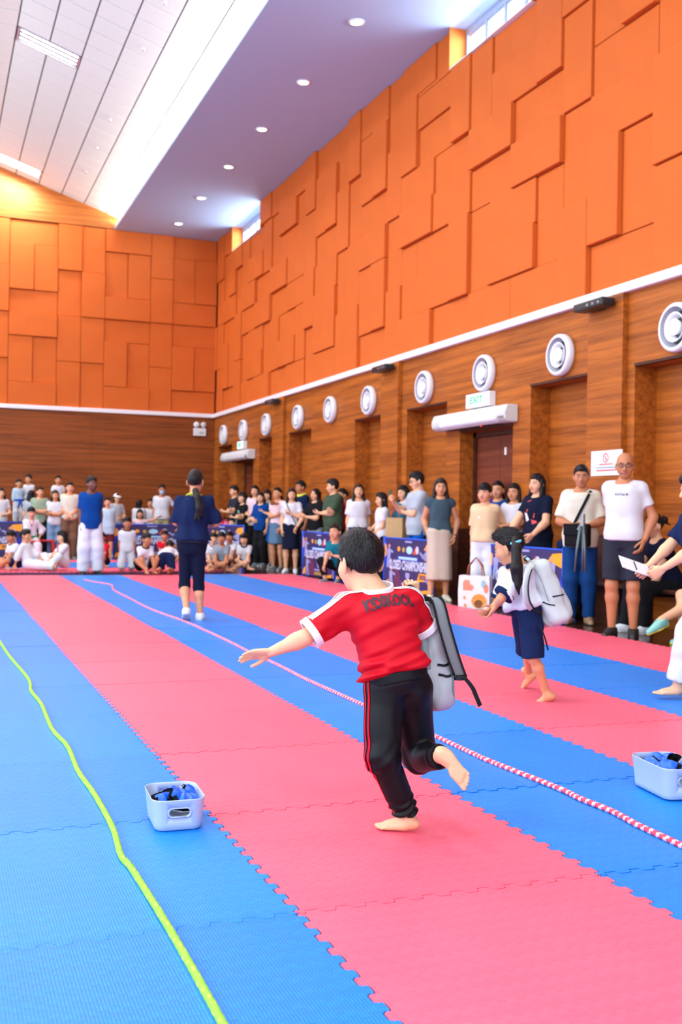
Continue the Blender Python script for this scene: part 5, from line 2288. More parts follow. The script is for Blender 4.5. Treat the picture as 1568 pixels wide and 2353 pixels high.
who('tall person in glasses and a pale grey tee filming with a phone held out', spot_x(962, 1083, 6.46), -68, top=top('greytee', sleeve=.75, hem=-.12, loose=.018, sleeve_loose=1.4), bottom=dict(mat=C['blue'], cuff=1.5), shoe=SHOE['white'], hair='tall', glasses=True, pose=dict(armR='phone', armL='crossed', head=(-6, 12, 0)), **NEAR)
who('smiling person in a dark teal top between the phone and the tall filmer', spot_x(930, 1115, 6.66), -50, top=top('teal', sleeve=.8), bottom=dict(mat=C['black']), shoe=SHOE['black'], hair='longback', torso=W, pose=dict(armR='waist', head=(0, 4, 0)), **MIDR)
who('child with long black hair in a white tee seen in profile above the banner', spot_x(880, 1131, 6.42), -72, top=top('white', sleeve=.62, hem=-.05), bottom=dict(mat=C['black']), shoe=SHOE['black'], hair='longer', torso=W, pose=dict(armR='waist', armL='clasp', head=(-4, 6, 0)), **MIDR)
who('person with very long dark hair in a white blouse and blue jeans, gazing up', spot_x(825, 1112, 6.50), 2, top=top('white', sleeve=.7, hem=.12, loose=.018, sleeve_loose=1.5), bottom=dict(mat=C['royal']), shoe=SHOE['white'], hair='long', hair_col=HAIR_BROWN, torso=W, pose=dict(head=(0, -8, 0)), **MIDR)
who('person in a bright red top mostly hidden behind the olive shirt', spot_x(790, 1122, 6.72), -60, top=top('red', sleeve=1.3), bottom=dict(mat=C['black']), shoe=SHOE['black'], hair='short', **MIDR)
who('person in an olive green collared shirt with arms folded, looking left', spot_x(768, 1100, 6.46), -58, top=top('olive', sleeve=.8, hem=-.12, loose=.02, sleeve_loose=1.4), bottom=dict(mat=C['grey']), shoe=SHOE['black'], hair='tall', fat=1.0, pose=dict(armR='crossed', armL='crossed2', head=(-28, 6, 0)), extras=[collar(C['olive'], .012)], **MIDR)
who('person in a black veil and black top reaching down to the banner', spot_x(727, 1121, 6.50), -40, top=top('black', sleeve=.8), bottom=dict(mat=C['grey']), shoe=SHOE['black'], hair='veil', torso=W, pose=dict(armR='lean', armL='crossed'), **MIDR)
who('youth in navy jersey with a yellow collar, arm round a friend', spot_x(694, 1104, 6.62), -55, top=top('navy', sleeve=.8, hem=-.1), bottom=dict(mat=C['black']), shoe=SHOE['black'], hair='short', tone='tan', pose=dict(armR='reach', head=(-6, 0, 0)),
    extras=[collar(plain('yellow_collar', srgb(222, 232, 60), .7), .02)], **MIDR)
who('person in a white tee and short navy skirt with white trainers at the mat edge', spot_x(671, 1122, 6.17), -8, top=top('white', sleeve=.6, hem=.12), bottom=dict(mat=C['deepnavy'], kind='skirt', drop=.235, flare=1.02), shoe=SHOE['white'], hair='long', torso=W, pose=dict(armL='chest', armR=((.02, .04, -.29), (.4, -1, 0), 'hand_relaxed'), head=(10, -2, 0)), extras=[strap_over(C['black'], 1, w=.012)], **MIDR)
who('person in a pale pink tee and grey blue skirt with arms folded', spot_x(640, 1120, 6.20), -35, top=top('pink', sleeve=.5, hem=.08), bottom=dict(mat=C['dustblue'], kind='skirt', drop=.20, flare=1.08), shoe=SHOE['grey'], hair='lowpony', torso=W, tone='mid', pose=dict(armR='crossed', armL='down_fwd', head=(-10, 0, 0)), **MIDR)
who('person in a teal top and blue skirt raising a hand, behind the pink tee', spot_x(616, 1124, 6.42), -30, top=top('teal', sleeve=.6, hem=.08), bottom=dict(mat=C['blue'], kind='skirt', drop=.2), shoe=SHOE['grey'], hair='bob', torso=W, pose=dict(armL='chest', head=(0, 2, 0)))
who('pale person in a blue jacket and black trousers holding an orange cup', spot_x(601, 1131, 6.28), -35, top=top('royal', sleeve=.9, hem=-.1), bottom=dict(mat=C['black'], cuff=2.0), shoe=SHOE['grey'], hair='longback', torso=W, pose=dict(armR='waist', armL='down', head=(6, 0, 0)))
who('person with long black hair in a pink top behind the blue jacket', spot_x(588, 1115, 6.55), -25, top=top('pink', sleeve=1.2, hem=-.1), bottom=dict(mat=C['black']), shoe=SHOE['black'], hair='longer', torso=W, pose=dict(armR='waist', armL='clasp'))
who('youth in black tee with mint print, arms folded, near the far door', spot_x(560, 1131, 6.34), -58, prop='teen', top=top('black', sleeve=.7, hem=-.1), bottom=dict(mat=C['black']), shoe=SHOE['black'], hair='bob', pose=dict(armR='crossed', armL='crossed2'), extras=[patch([[(-.02, .6), (.02, .6), (.025, .74), (-.02, .72)]], greenp)])
who('person in charcoal tee and jeans, arms folded, leftmost by the far door', spot_x(541, 1115, 6.30), -62, top=top('charcoal', sleeve=.7, hem=-.1), bottom=dict(mat=C['paleblue'], cuff=1.7), shoe=SHOE['black'], hair='short', pose=dict(armR='crossed', armL='crossed2', head=(-8, 6, 0)))
who('small child leaning over in front of the black tee', (tuple(spot_x(545, 1186, 6.02)[0]), 1.02), -30, prop='kid', top=top('pink', sleeve=.6), bottom=dict(mat=C['brown'], kind='shorts', length=.45), shoe=SHOE['grey'], hair='short', pose=dict(lean=30, armR='down_fwd', armL='down_fwd'))
p = floor_at(766, 1340)
who('squatting child in teal and black beside the banner, elbows on knees', ((p[0] + .05, p[1], 0), 1.35), -30, prop='kid', top=top('teal', sleeve=.7, hem=.0), bottom=dict(mat=C['black'], length=.9), shoe=SHOE['grey'], hair='tall', hair_col=HAIR_BROWN, tone='rosy',
    pose=dict(seat=.20, lean=18, shift=(0, -.08), armR='knee', armL='chest', footR=(.09, .10, .05), footL=(-.09, .12, .05), kneeR=(.5, 1, .6), kneeL=(-.5, 1, .6), head=(0, -4, 8)), **MIDR)

# seated people behind the bald man
p = at_x(1502, 1158, 6.66)
SIT = dict(seat=.275, lean=8, shift=(0, -.16))
bunw, _ = person('seated person with a hair bun in a navy top resting chin on hand', (p[0], p[1], 0), 1.60, head_yaw(p, -55), tone='light', torso=W, top=top('deepnavy', sleeve=.5, hem=.0), bottom=dict(mat=C['black'], cuff=1.5), shoe=SHOE['white'], hair='bun',
                 pose=dict(seat=.275, lean=20, shift=(0, -.14), armR='chin', armL='lap', footR=(.07, .15, .046), footL=(-.07, .10, .046), head=(0, 0, 0)), extras=[wrist_band('R', plain('gold_band', srgb(220, 190, 120), .3, .8), 'bracelet')], **MIDR)
p = at_x(1618, 1210, 6.62)
person('seated person with bare crossed legs in teal and yellow trainers at right edge', (p[0] - .02, p[1], 0), 1.60, head_yaw(p, -28), tone='light', torso=W, top=top('greytee', sleeve=.6, hem=.0), bottom=dict(mat=C['skyblue'], kind='shorts', length=.25), shoe=SHOE['teal'], hair='long',
       pose=dict(seat=.275, lean=6, shift=(0, -.16), armR='lap', armL='lap', footR=(.03, .13, .046), footL=(.10, .27, .135), kneeL=(.6, 1, .6), toeL=(.5, .9, -.5), footupL=(0, .5, 1)), **MIDR)
p = at_x(1318, 1150, 6.80)
person('seated person in dark jeans hidden behind the cream shirt', (p[0], p[1], 0), 1.55, head_yaw(p, -20), tone='tan', torso=W, top=top('navy', sleeve=.6, hem=.0), bottom=dict(mat=C['deepnavy'], cuff=1.4), shoe=SHOE['black'], hair='short',
       pose=dict(seat=.275, lean=30, shift=(0, -.16), armR='lap', armL='lap', footR=(.07, .13, .046), footL=(-.1, .16, .10), head=(0, 20, 0)), **MIDR)
bench = empty('bench', (6.86, 8.4, 0))
MB().box(-.22, .22, -2.2, 2.6, .40, .44).obj('seat', M['wood_dark'], bench, bevel=.008)
for y in (-2.0, -.6, .8, 2.3):
    MB().box(-.19, -.15, y - .02, y + .02, 0, .40).box(.13, .17, y - .02, y + .02, 0, .40).box(-.17, .15, y - .015, y + .015, .12, .15).obj('leg', M['black'], bench)
tag(bench, 'low dark bench along the wall behind the bald person', 'bench')

# right edge: person in navy leaning in with a sheet of paper
p = floor_at(1602, 1606, MT)
edge_p, EJ = person('person in a navy tee and white trousers at the right edge holding a paper clipboard', (p[0] + .02, p[1] + .02, MT), 1.42, head_yaw(p, -78), tone='light', top=top('navy', sleeve=.85, hem=-.05, loose=.02, sleeve_loose=1.5, fold=.005), bottom=dict(mat=C['white'], cuff=2.4, thigh=1.2, length=.97), hair='short',
       pose=dict(lean=9, shift=(0, -.04), armR=((-.02, .245, -.20), (.6, -.5, -.4), 'hand_hold'), armL=((.0, .20, -.20), (.6, -.5, -.4), 'hand_hold'), footR=(.05, -.06, .046), footL=(-.05, .10, .046), head=(0, 12, 0)), **NEAR)

# ---- far side: adults and children behind the banners
who('person with curly hair, navy tee and loose white trousers at the mat edge', (tuple(floor_at(206, 1322)), 1.665), 14, tone='dark', top=top('royal', sleeve=.75, hem=-.14, loose=.016), bottom=dict(mat=C['white'], cuff=2.7, thigh=1.3), shoe=SHOE['black'], hair='curly', pose=dict(head=(16, 0, 0), footR=(.07, 0, .046), footL=(-.075, .02, .046)), **MIDR)
who('person in a cream polo and grey trousers with hands clasped', spot_y(161, 1107, 23.3), 2, top=top('cream', sleeve=.7, hem=-.02), bottom=dict(mat=C['brown'], cuff=1.7), shoe=SHOE['grey'], hair='short', tone='rosy', pose=dict(armR='clasp', armL='clasp'))
who('person in a white tee and faded jeans with arms folded, left of the cream polo', spot_y(127, 1126, 23.4), 6, top=top('white', sleeve=.7, hem=-.04), bottom=dict(mat=C['paleblue'], cuff=1.7), shoe=SHOE['teal'], hair='long', hair_col=HAIR_BROWN, torso=W, tone='mid', pose=dict(armR='crossed', armL='crossed2'))
who('person in a sage green tee and black trousers with arms folded', spot_y(92, 1118, 23.8), 12, top=top('sage', sleeve=.75, hem=-.05), bottom=dict(mat=C['black'], cuff=1.8), shoe=SHOE['black'], hair='short', tone='rosy', fat=1.0, pose=dict(armR='crossed', armL='crossed2'))
who('person with long dark hair in a white tee at the left edge', spot_y(2, 1121, 24.4), 15, top=top('white', sleeve=.6), bottom=dict(mat=C['black']), shoe=SHOE['black'], hair='long', torso=W, pose=dict(armL='waist'))
who('dark haired person facing away behind the sage tee', spot_y(72, 1126, 24.5), 178, top=top('greytee', sleeve=.6), bottom=dict(mat=C['black']), shoe=SHOE['black'], hair='longer', torso=W)
tb = empty('table', (1.4, 25.2, 0))
MB().box(-1.3, 2.5, -.35, .35, .70, .74).obj('table_top', M['black'], tb, bevel=.006)
for x in (-1.2, .6, 2.4):
    for y in (-.3, .3):
        MB().tube([(x, y, 0), (x, y, .70)], .018, 8).obj('leg', M['grey_metal'], tb)
tag(tb, 'long dark table at the far wall with children standing on it', 'table')


def on_table(px, topy, Y):
    p_ = at_y(px, topy, Y)
    return (p_[0], p_[1], .742), p_[2] - .742


who('child in a white training suit with a blue belt standing raised behind the left banner', on_table(43, 1100, 25.05), 20, prop='kid', top=top('skyblue', sleeve=1.7, hem=-.2, sleeve_loose=1.7, name='jacket'), bottom=dict(mat=C['white'], cuff=2.2), hair='short', tone='mid', pose=dict(head=(0, 8, 0), armL='hip', armR='down'), extras=[band(.16, .04, bluebelt, ends=True, grow=.03)])
who('child in white with untidy dark hair raised up, second from left along the wall', on_table(67, 1090, 25.35), -30, prop='kid', top=top('white', sleeve=.8, hem=-.1), bottom=dict(mat=C['white']), hair='tall', tone='mid', pose=dict(armR='clasp', armL='clasp'))
who('child in a white tee raised high against the wall left of the cream polo', on_table(134, 1092, 25.2), 5, prop='kid', top=top('white', sleeve=.6, hem=-.1), bottom=dict(mat=C['black']), hair='short', tone='mid', pose=dict(armR='waist', armL='waist'))
who('child in a long pale blue tee and maroon shorts', spot_y(248, 1143, 23.2), -4, prop='teen', top=top('skyblue', sleeve=.8, hem=-.28, loose=.03), bottom=dict(mat=C['maroon'], kind='shorts', length=.44), shoe=SHOE['grey'], hair='short', tone='rosy')
who('person in a white cap and pale tee behind the far banner', spot_y(268, 1134, 24.6), 25, top=top('greytee', sleeve=.7), bottom=dict(mat=C['paleblue']), shoe=SHOE['white'], hair='bob', torso=W, pose=dict(armL='waist'), extras=[baseball_cap(plain('cap_white', srgb(240, 242, 246), .7))])
who('person in a dark veil bending over in white behind the far banner', spot_y(314, 1145, 24.9), 150, top=top('white', sleeve=.9), bottom=dict(mat=C['black']), shoe=SHOE['black'], hair='veil', torso=W, pose=dict(lean=15))
who('small child in a pale pink tee with both arms flung wide', spot_y(322, 1170, 24.15), 0, prop='kid', top=top('pink', sleeve=.4, hem=-.1), bottom=dict(mat=C['grey']), shoe=SHOE['white'], hair='bob', hair_col=HAIR_BROWN, tone='rosy', torso=W, pose=dict(armR='wide', armL='wide', head=(0, -6, 0)))
who('child in pale clothes half hidden beside the masked person', spot_y(347, 1146, 25.0), -10, prop='teen', top=top('white', sleeve=.6), bottom=dict(mat=C['teal']), shoe=SHOE['white'], hair='short', tone='mid')
who('person in a blue face mask, white tee and khaki trousers', spot_y(373, 1113, 24.4), 0, top=top('white', sleeve=.7, hem=.02, loose=.016), bottom=dict(mat=C['khaki']), shoe=SHOE['white'], hair='tall', tone='tan', pose=dict(armR='down', armL='hip'), extras=[face_mask(plain('mask_blue', srgb(150, 196, 236), .7))])
who('child in white training suit with green belt sitting by the left banner', (tuple(at_y(72, 1282, 22.7) * np.array([1, 1, 0])), 1.30), 8, prop='kid', top=top('white', sleeve=1.7, hem=-.14, sleeve_loose=1.8, name='jacket'), bottom=dict(mat=C['white'], cuff=2.1), hair='fringe', tone='rosy',
    pose=dict(seat=.36, lean=4, shift=(0, -.12), armR='lap', armL='hip', footR=(.1, .12, .05), footL=(-.1, .12, .05), head=(0, 8, 0)), extras=[band(.12, .05, greenbelt, grow=.03), vneck(fabric('red_trim', srgb(200, 40, 40)))])
for px, lab, c in ((72, 'red plastic stool under the child in the training suit', 'red'), (104, 'red plastic stool with a dark opening beside the faded jeans', 'red')):
    q = at_y(px, 1284, 22.75 if px == 72 else 23.2)
    st = empty('stool', (q[0], q[1] - .0, 0))
    m = plain('red_stool', srgb(206, 20, 40), .35)
    MB().box(-.17, .17, -.16, .16, .40, .44).obj('seat', m, st, bevel=.015)
    for sx in (-1, 1):
        for sy in (-1, 1):
            MB().prism([(-.025, -.025), (.025, -.025), (.025, .025), (-.025, .025)], (-sx * .03, -sy * .03, .40), (sx * .165, sy * .155, 0), (1, 0, 0), (0, 1, 0)).obj('leg', m, st)
    tag(st, lab, 'stool', 'red stools on the far side')

# ---- children sitting on the far mat
FZ = .047


def sit_spot(px, py):
    return tuple(floor_at(px, py, FZ))


CROSS = dict(seat=.088, lean=14, armR='lap', armL='knee', footR=(-.10, .20, .05), footL=(.10, .24, .05), kneeR=(1, .5, .6), kneeL=(-1, .5, .6), toeR=(-1, .5, 0), toeL=(1, .5, 0), footupR=(.4, 0, 1), footupL=(-.4, 0, 1))
KNEES = dict(seat=.088, lean=4, armR='knee', armL='knee', footR=(.06, .30, .05), footL=(-.06, .27, .05))
LONG = dict(seat=.09, lean=-12, armR='floor', armL='lap', footR=(.06, .44, .06), footL=(-.05, .28, .05), footupR=(0, -1, .3), toeR=(.2, .3, 1))
who('child in white polo and navy shorts sitting sideways, leftmost on the far mat', (sit_spot(38, 1309), 1.16), -60, prop='kid', top=top('white', sleeve=.7, hem=.02), bottom=dict(mat=C['navy'], kind='shorts', length=.42), hair='fringe', tone='tan', pose=dict(CROSS, head=(10, 12, 0)), extras=[collar(C['navy'])])
who('child in a white training suit sitting with one knee up and the other leg stretched', (sit_spot(66, 1310), 1.18), 62, prop='kid', top=top('white', sleeve=1.6, hem=-.05, name='jacket', sleeve_loose=1.6), bottom=dict(mat=C['white'], cuff=2.2, thigh=1.25), hair='fringe', tone='mid', pose=dict(LONG))
who('child in white hugging a raised knee, a red strap at the shoulder', (sit_spot(148, 1310), 1.15), -70, prop='kid', top=top('white', sleeve=.8, hem=.0), bottom=dict(mat=C['white'], cuff=2.0), hair='bob', tone='light', pose=dict(KNEES, head=(0, 6, 0)), extras=[strap_over(C['red'], 1, 'red_strap')])
who('child in red sitting just behind the loose white trousers', (sit_spot(238, 1302), 1.10), -25, prop='kid', top=top('red', sleeve=.7), bottom=dict(mat=C['black'], kind='shorts', length=.42), hair='fringe', tone='tan', pose=CROSS)
who('child in a white polo with black collar kneeling upright', (sit_spot(291, 1312), 1.16), 4, prop='kid', top=top('white', sleeve=.75, hem=-.06, loose=.016), bottom=dict(mat=C['white'], cuff=1.9), hair='fringe', tone='tan', pose=dict(seat=.30, footR=(.07, -.20, .05), footL=(-.07, -.20, .05), kneeR=(.1, 1, -.3), kneeL=(-.1, 1, -.3), toeR=(0, -1, -.2), toeL=(0, -1, -.2), footupR=(0, .2, -1), footupL=(0, .2, -1)), extras=[collar(C['black'], .016)])
who('child in a white polo with a black placket sitting and looking right', (sit_spot(328, 1316), 1.16), 22, prop='kid', top=top('white', sleeve=.75), bottom=dict(mat=C['black'], kind='shorts', length=.40), hair='fringe', tone='tan', pose=dict(KNEES, lean=16, head=(22, 0, 0)), extras=[collar(C['black'], .014), patch([[(-.016, .45), (.016, .45), (.016, .9), (-.016, .9)]], C['black'], 'placket')])
who('child in white shirt and navy shorts crawling with head down, seen from behind', (sit_spot(382, 1316), 1.12), 172, prop='kid', top=top('white', sleeve=.75, hem=.02), bottom=dict(mat=C['navy'], kind='shorts', length=.44, thigh=1.2), hair='fringe', tone='tan', pose=dict(seat=.24, lean=74, armR=((.03, .10, -.24), (1, 0, 0), 'hand_flat'), armL=((.03, .10, -.24), (1, 0, 0), 'hand_flat'), footR=(.07, -.25, .05), footL=(-.07, -.25, .05), kneeR=(.2, 1, -.6), kneeL=(-.2, 1, -.6), toeR=(0, -1, -.2), toeL=(0, -1, -.2), footupR=(0, .2, -1), footupL=(0, .2, -1), head=(0, 50, 0)))
who('child in a red and white vest sitting behind the crawling child', (sit_spot(376, 1294), 1.12), 6, prop='kid', top=top('red', sleeve=.5), bottom=dict(mat=C['black'], kind='shorts', length=.42), hair='fringe', tone='tan', pose=CROSS, extras=[patch([[(-.05, .55), (-.02, .55), (-.02, .95), (-.05, .95)], [(.02, .55), (.05, .55), (.05, .95), (.02, .95)]], whitep)])
who('child in white sitting just right of the walking coach', (sit_spot(487, 1308), 1.14), 10, prop='kid', top=top('white', sleeve=.7), bottom=dict(mat=C['navy'], kind='shorts', length=.42), hair='fringe', tone='light', pose=CROSS, extras=[collar(C['navy'])])
who('child in a grey tee and black shorts sitting cross legged', (sit_spot(510, 1311), 1.18), -6, prop='kid', top=top('grey', sleeve=.8, hem=-.02), bottom=dict(mat=C['black'], kind='shorts', length=.40), hair='fringe', tone='tan', pose=dict(CROSS, armR='knee'))
who('child in a white polo peeping out behind the grey tee', (sit_spot(529, 1302), 1.14), -15, prop='kid', top=top('white', sleeve=.7), bottom=dict(mat=C['black'], kind='shorts', length=.42), hair='fringe', tone='tan', pose=dict(CROSS, lean=8), extras=[collar(C['black'])])
who('child in a white and navy polo sitting at the right end of the far mat', (sit_spot(563, 1308), 1.14), -12, prop='kid', top=top('white', sleeve=.75), bottom=dict(mat=C['navy'], kind='shorts', length=.42), hair='bob', tone='light', torso=W, pose=dict(CROSS, head=(0, 10, 0)), extras=[collar(C['navy'], .016)])

# ---- things lying or held among the crowd
def slab_thing(name, cat, label, loc, rot, size, parts, group=None):
    r_ = empty(name, loc)
    r_.rotation_euler = rot
    for nm, m, b in parts:
        MB().box(*b).obj(nm, m, r_, bevel=min(.004, min(b[1] - b[0], b[3] - b[2], b[5] - b[4]) * .3))
    return tag(r_, label, cat, group)


# phone of the filmer
ph = at_x(898, 1138, 6.42)
slab_thing('phone', 'phone', 'dark phone held out by the tall person in glasses', ph, (math.radians(-15), 0, math.radians(10)), None, [('case', M['black'], (-.005, .005, -.038, .038, -.075, .075)), ('screen', plain('screen_dark', srgb(70, 90, 70), .15), (-.0065, -.005, -.035, .035, -.07, .07))])


def bag(label, loc, rz, w, d, h, m, handle_top, pics=None):
    r_ = empty('shopping_bag', loc, rz)
    b_ = MB()
    v = []
    for z0, s in ((0, 1), (h * .5, 1.03), (h, .98)):
        v += [(-w * s, -d * s, z0), (w * s, -d * s, z0), (w * s, d * s * .8, z0), (-w * s, d * s * .8, z0)]
    f = [(3, 2, 1, 0)]
    for i in range(2):
        for k in range(4):
            f.append((i * 4 + k, i * 4 + (k + 1) % 4, (i + 1) * 4 + (k + 1) % 4, (i + 1) * 4 + k))
    b_.add(v, f).obj('sack', m, r_)
    for s in (-1, 1):
        MB().tube([(-w * .5, s * d * .8, h * .93), (-w * .42, s * d * .4, h + (handle_top - h) * .55), (0, 0, handle_top), (w * .42, s * d * .4, h + (handle_top - h) * .55), (w * .5, s * d * .8, h * .93)], .009, 6).obj('handle', plain('tan_strap', srgb(160, 84, 56), .6), r_, smooth=True)
    for nm, mm, pts in pics or []:
        MB().add([(a * w, -d * 1.035 - .002, b * h) for a, b in pts], [tuple(range(len(pts)))]).obj(nm, mm, r_)
    return tag(r_, label, 'bag')


ob = plain('print_orange', srgb(238, 152, 64), .6)
sal = plain('print_salmon', srgb(232, 142, 112), .6)
brn = plain('print_brown', srgb(150, 96, 84), .6)
ppal = plain('print_pale_blue', srgb(150, 196, 214), .6)
circ = lambda cx, cz, rx, rz, n=12: [(cx + rx * math.cos(2 * math.pi * k / n), cz + rz * math.sin(2 * math.pi * k / n)) for k in range(n)]
q = floor_at(1092, 1399)
bag('white shopping bag with orange animal pictures standing on the floor by the white trousers', (q[0] + .03, q[1] + .05, 0), -.75, .19, .08, .40, plain('bag_white', srgb(232, 230, 230), .5), .62,
    [('print', sal, [(-.7, .55), (-.1, .55), (.0, .68), (-.25, .75), (-.3, .86), (-.55, .88), (-.72, .8)]), ('print', ob, circ(.35, .24, .5, .22)), ('print', brn, circ(.32, .16, .28, .12)), ('print', ppal, circ(.62, .76, .16, .12)), ('print', sal, circ(.8, .62, .16, .14)), ('print', ob, circ(-.6, .33, .09, .05)), ('print', ob, circ(-.55, .1, .09, .05))])
q = at_x(913, 1243, 6.40)
bag('kraft brown bag hanging in front of the teal top, above the banner', (q[0], q[1], q[2] - .02), -1.2, .17, .07, .36, plain('kraft_paper', srgb(176, 146, 98), .7), .52)
# bag and tripod of the photographer
q = at_x(1328, 1230, 6.22)
cb = empty('camera_bag', q, -.9)
MB().box(-.13, .13, -.06, .06, -.12, .12).obj('pouch', M['black_soft'], cb, bevel=.03, segs=2)
MB().box(-.13, .13, -.075, -.06, .0, .12).obj('flap', M['black_soft'], cb, bevel=.006)
tag(cb, 'black shoulder bag hanging at the waist of the cream shirt', 'bag')
q = at_x(1340, 1195, 6.10)
tri = empty('tripod', q, -.9)
MB().tube([(0, 0, .06), (0, 0, -.06)], .022, 10).tube([(0, 0, -.0), (-.05, 0, -.10)], .010, 8).obj('head', M['grey_metal'], tri)
for k, (a, b) in enumerate(((-.05, -.02), (.0, .02), (.03, -.01))):
    MB().tube([(a * .3, b, -.06), (a, b, -.30), (a * 1.3, b * 1.3, -.52)], [.017, .014, .010], 8).obj('leg', plain('tripod_grey', srgb(96, 112, 118), .4, .5), tri, smooth=True)
tag(tri, 'grey folded tripod held in the hands of the cream shirt', 'tripod')
q0, q1 = at_x(1303, 1390, 6.4), at_x(1336, 1418, 6.35)
q1 = np.array([q1[0], q1[1], .012])
# paper clipboard of the right edge person
_a = edge_p.rotation_euler.z
_hm = Matrix.Rotation(_a, 3, 'Z') @ Vector((EJ['wrR'] + EJ['wrL']) / 2 + V(0, .125, .005)) + edge_p.location
cl = tuple(_hm)
slab_thing('clipboard', 'clipboard', 'white paper clipboard held by the navy tee at the right edge', cl, (math.radians(30), math.radians(18), math.radians(-14)), None, [('sheet', plain('paper', srgb(228, 228, 236), .6), (-.10, .10, -.07, .07, -.003, .003)), ('pen', M['black'], (-.005, .003, -.05, .05, .003, .008))])
# toys and bags heaped at the far right behind the seated children
for k, (px, py, r_, c, lab) in enumerate(((499, 1213, .13, 'pink', 'pink soft bag in the heap behind the seated children'), (510, 1206, .14, 'red', 'dark red bag at the top of the far heap'), (520, 1208, .12, 'pink', 'pink bag at the right of the far heap'),
                                          (504, 1232, .12, 'red', 'bright red bag low in the far heap'), (514, 1222, .13, 'khaki', 'yellow green bag in the middle of the far heap'), (515, 1240, .11, 'khaki', 'small yellow bag at the bottom of the far heap'))):
    q = at_y(px, py, 24.2 - .05 * k)
    g = empty('soft_bag', (q[0], q[1], q[2]))
    f_ = folds(ellip((0, 0, 0), I3, (r_, r_ * .8, r_ * .9)), .006, 40, k)
    v, qd = surface_nets(f_, (-r_,) * 3, (r_,) * 3, .02)
    cm = {'pink': plain('bag_pink', srgb(230, 110, 140), .4), 'red': plain('bag_red', srgb(200, 24, 44), .4), 'khaki': plain('bag_yellow', srgb(200, 180, 70), .4)}[c]
    link('pouch', np_mesh('pouch', v, qd, cm), g)
    MB().tube([(-r_ * .3, 0, r_ * .8), (-r_ * .15, 0, r_ * 1.15), (r_ * .15, 0, r_ * 1.15), (r_ * .3, 0, r_ * .8)], .01, 6).obj('handle', cm, g, smooth=True)
    tag(g, lab, 'bag', 'soft bags heaped on the far side')
hp = empty('table', (at_y(508, 1245, 24.3)[0], 24.35, 0))
MB().box(-.35, .35, -.2, .2, .0, .38).obj('crate', M['black'], hp, bevel=.01)
MB().box(-.37, .37, -.22, .22, .38, .41).obj('lid', M['black'], hp, bevel=.01)
tag(hp, 'black crate carrying the heap of soft bags', 'crate')
hp.name = 'crate'

# ------------------------------------------------------------------ the three runners, posed joint by joint
RT, UPV, FWD = _r.copy(), _u.copy(), _f.copy()      # picture right, picture up, away from the camera


def posed(base, H, prop, pts, extra):
    """pts: name -> (px, py, distance); joints relative to base"""
    J = {k: at(*v) - base for k, v in pts.items()}
    J['H'], J['P'] = H, PROP[prop]
    J['up'] = unit(J['neck'] - J['pel'])
    rt = J['shR'] - J['shL']
    J['rt'] = unit(rt - J['up'] * (rt @ J['up']))
    J['fw'] = np.cross(J['up'], J['rt'])
    J.update(extra)
    return J


def head_axes(yaw_dir, up):
    y = unit(yaw_dir)
    up = unit(up)
    x = unit(np.cross(y, up))
    return frame_cols(x, y, np.cross(x, y))


def ribbon(root, name, tree, path, width, mat, lift=.002, cross=3, step=.008, toward=None):
    """a flat stripe lying on cloth: path of points near the surface"""
    p = smooth_path(path, step)
    rows = []
    for i, a in enumerate(p):
        t = (p[min(i + 1, len(p) - 1)] - p[max(i - 1, 0)]).normalized()
        loc, nrm, _, _ = tree.find_nearest(a)
        s = t.cross(nrm).normalized()
        row = []
        for k in range(cross):
            u = (k / (cross - 1) - .5) * width
            l2, n2, _, _ = tree.find_nearest(loc + s * u)
            row.append(l2 + n2 * lift)
        rows.append(row)
    v = [q for r_ in rows for q in r_]
    f = [(i * cross + k, i * cross + k + 1, (i + 1) * cross + k + 1, (i + 1) * cross + k) for i in range(len(rows) - 1) for k in range(cross - 1)]
    return MB().add(v, f).obj(name, mat, root, smooth=True)


def ring_band(J, f_shell, pt, n, half, grow, lo, hi, h):
    """slice of an inflated cloth field between two planes"""
    g = inflate(f_shell, grow)
    n = unit(n)
    k = lambda p: np.maximum(g(p), np.abs((p - V(pt)) @ n) - half)
    return surface_nets(k, lo, hi, h)


# ---------------- the boy in red
B0 = np.array(floor_at(935, 1912, MT))
BH = 1.09
BD = -.11
bp = dict(pel=(914, 1578, 3.86), neck=(866, 1362, 3.93), shL=(797, 1398, 3.90), shR=(938, 1386, 3.97), elL=(700, 1466, 3.86), wrL=(622, 1499, 3.84), elR=(980, 1456, 4.02), wrR=(948, 1377, 4.06),
          hipL=(884, 1588, 3.85), hipR=(946, 1585, 3.88), knL=(878, 1738, 3.79), anL=(936, 1872, 3.84), knR=(962, 1738, 3.94), anR=(1022, 1738, 3.70), head=(829, 1292, 3.96))
hb = head_axes(FWD * .90 - RT * .52 - UPV * .10, UPV * 1.0 - RT * .05 + FWD * .05)
bp = {k: (a, b, c + BD) for k, (a, b, c) in bp.items()}
BJ = posed(B0, BH, 'kid', bp, dict(hs=.93, hR=hb, hkL='hand_open', hkR='hand_fist', fdL=unit(-RT * .96 + FWD * .22 - UPV * .05), fuL=unit(UPV), fdR=unit(RT * .66 - UPV * .76 - FWD * .10), fuR=unit(FWD * .93 - UPV * .12 + RT * .05),
                                    hzL=unit(-RT * 1.0 - UPV * .13), thumbL=unit(FWD * .70 - UPV * .6 - RT * .2), hzR=unit(UPV * .92 - RT * .02 - FWD * .25), thumbR=unit(-RT * .85 - UPV * .0 - FWD * .35)))
boy = empty('person', B0)
tag(boy, 'barefoot child in red tee and black tracksuit bottoms running across the mats', 'person')
btorso = [(-.10, .058, .054), (.0, .082, .074), (.14, .088, .078), (.40, .082, .072), (.64, .095, .076), (.82, .104, .074), (.93, .078, .058), (1.0, .040, .042)]
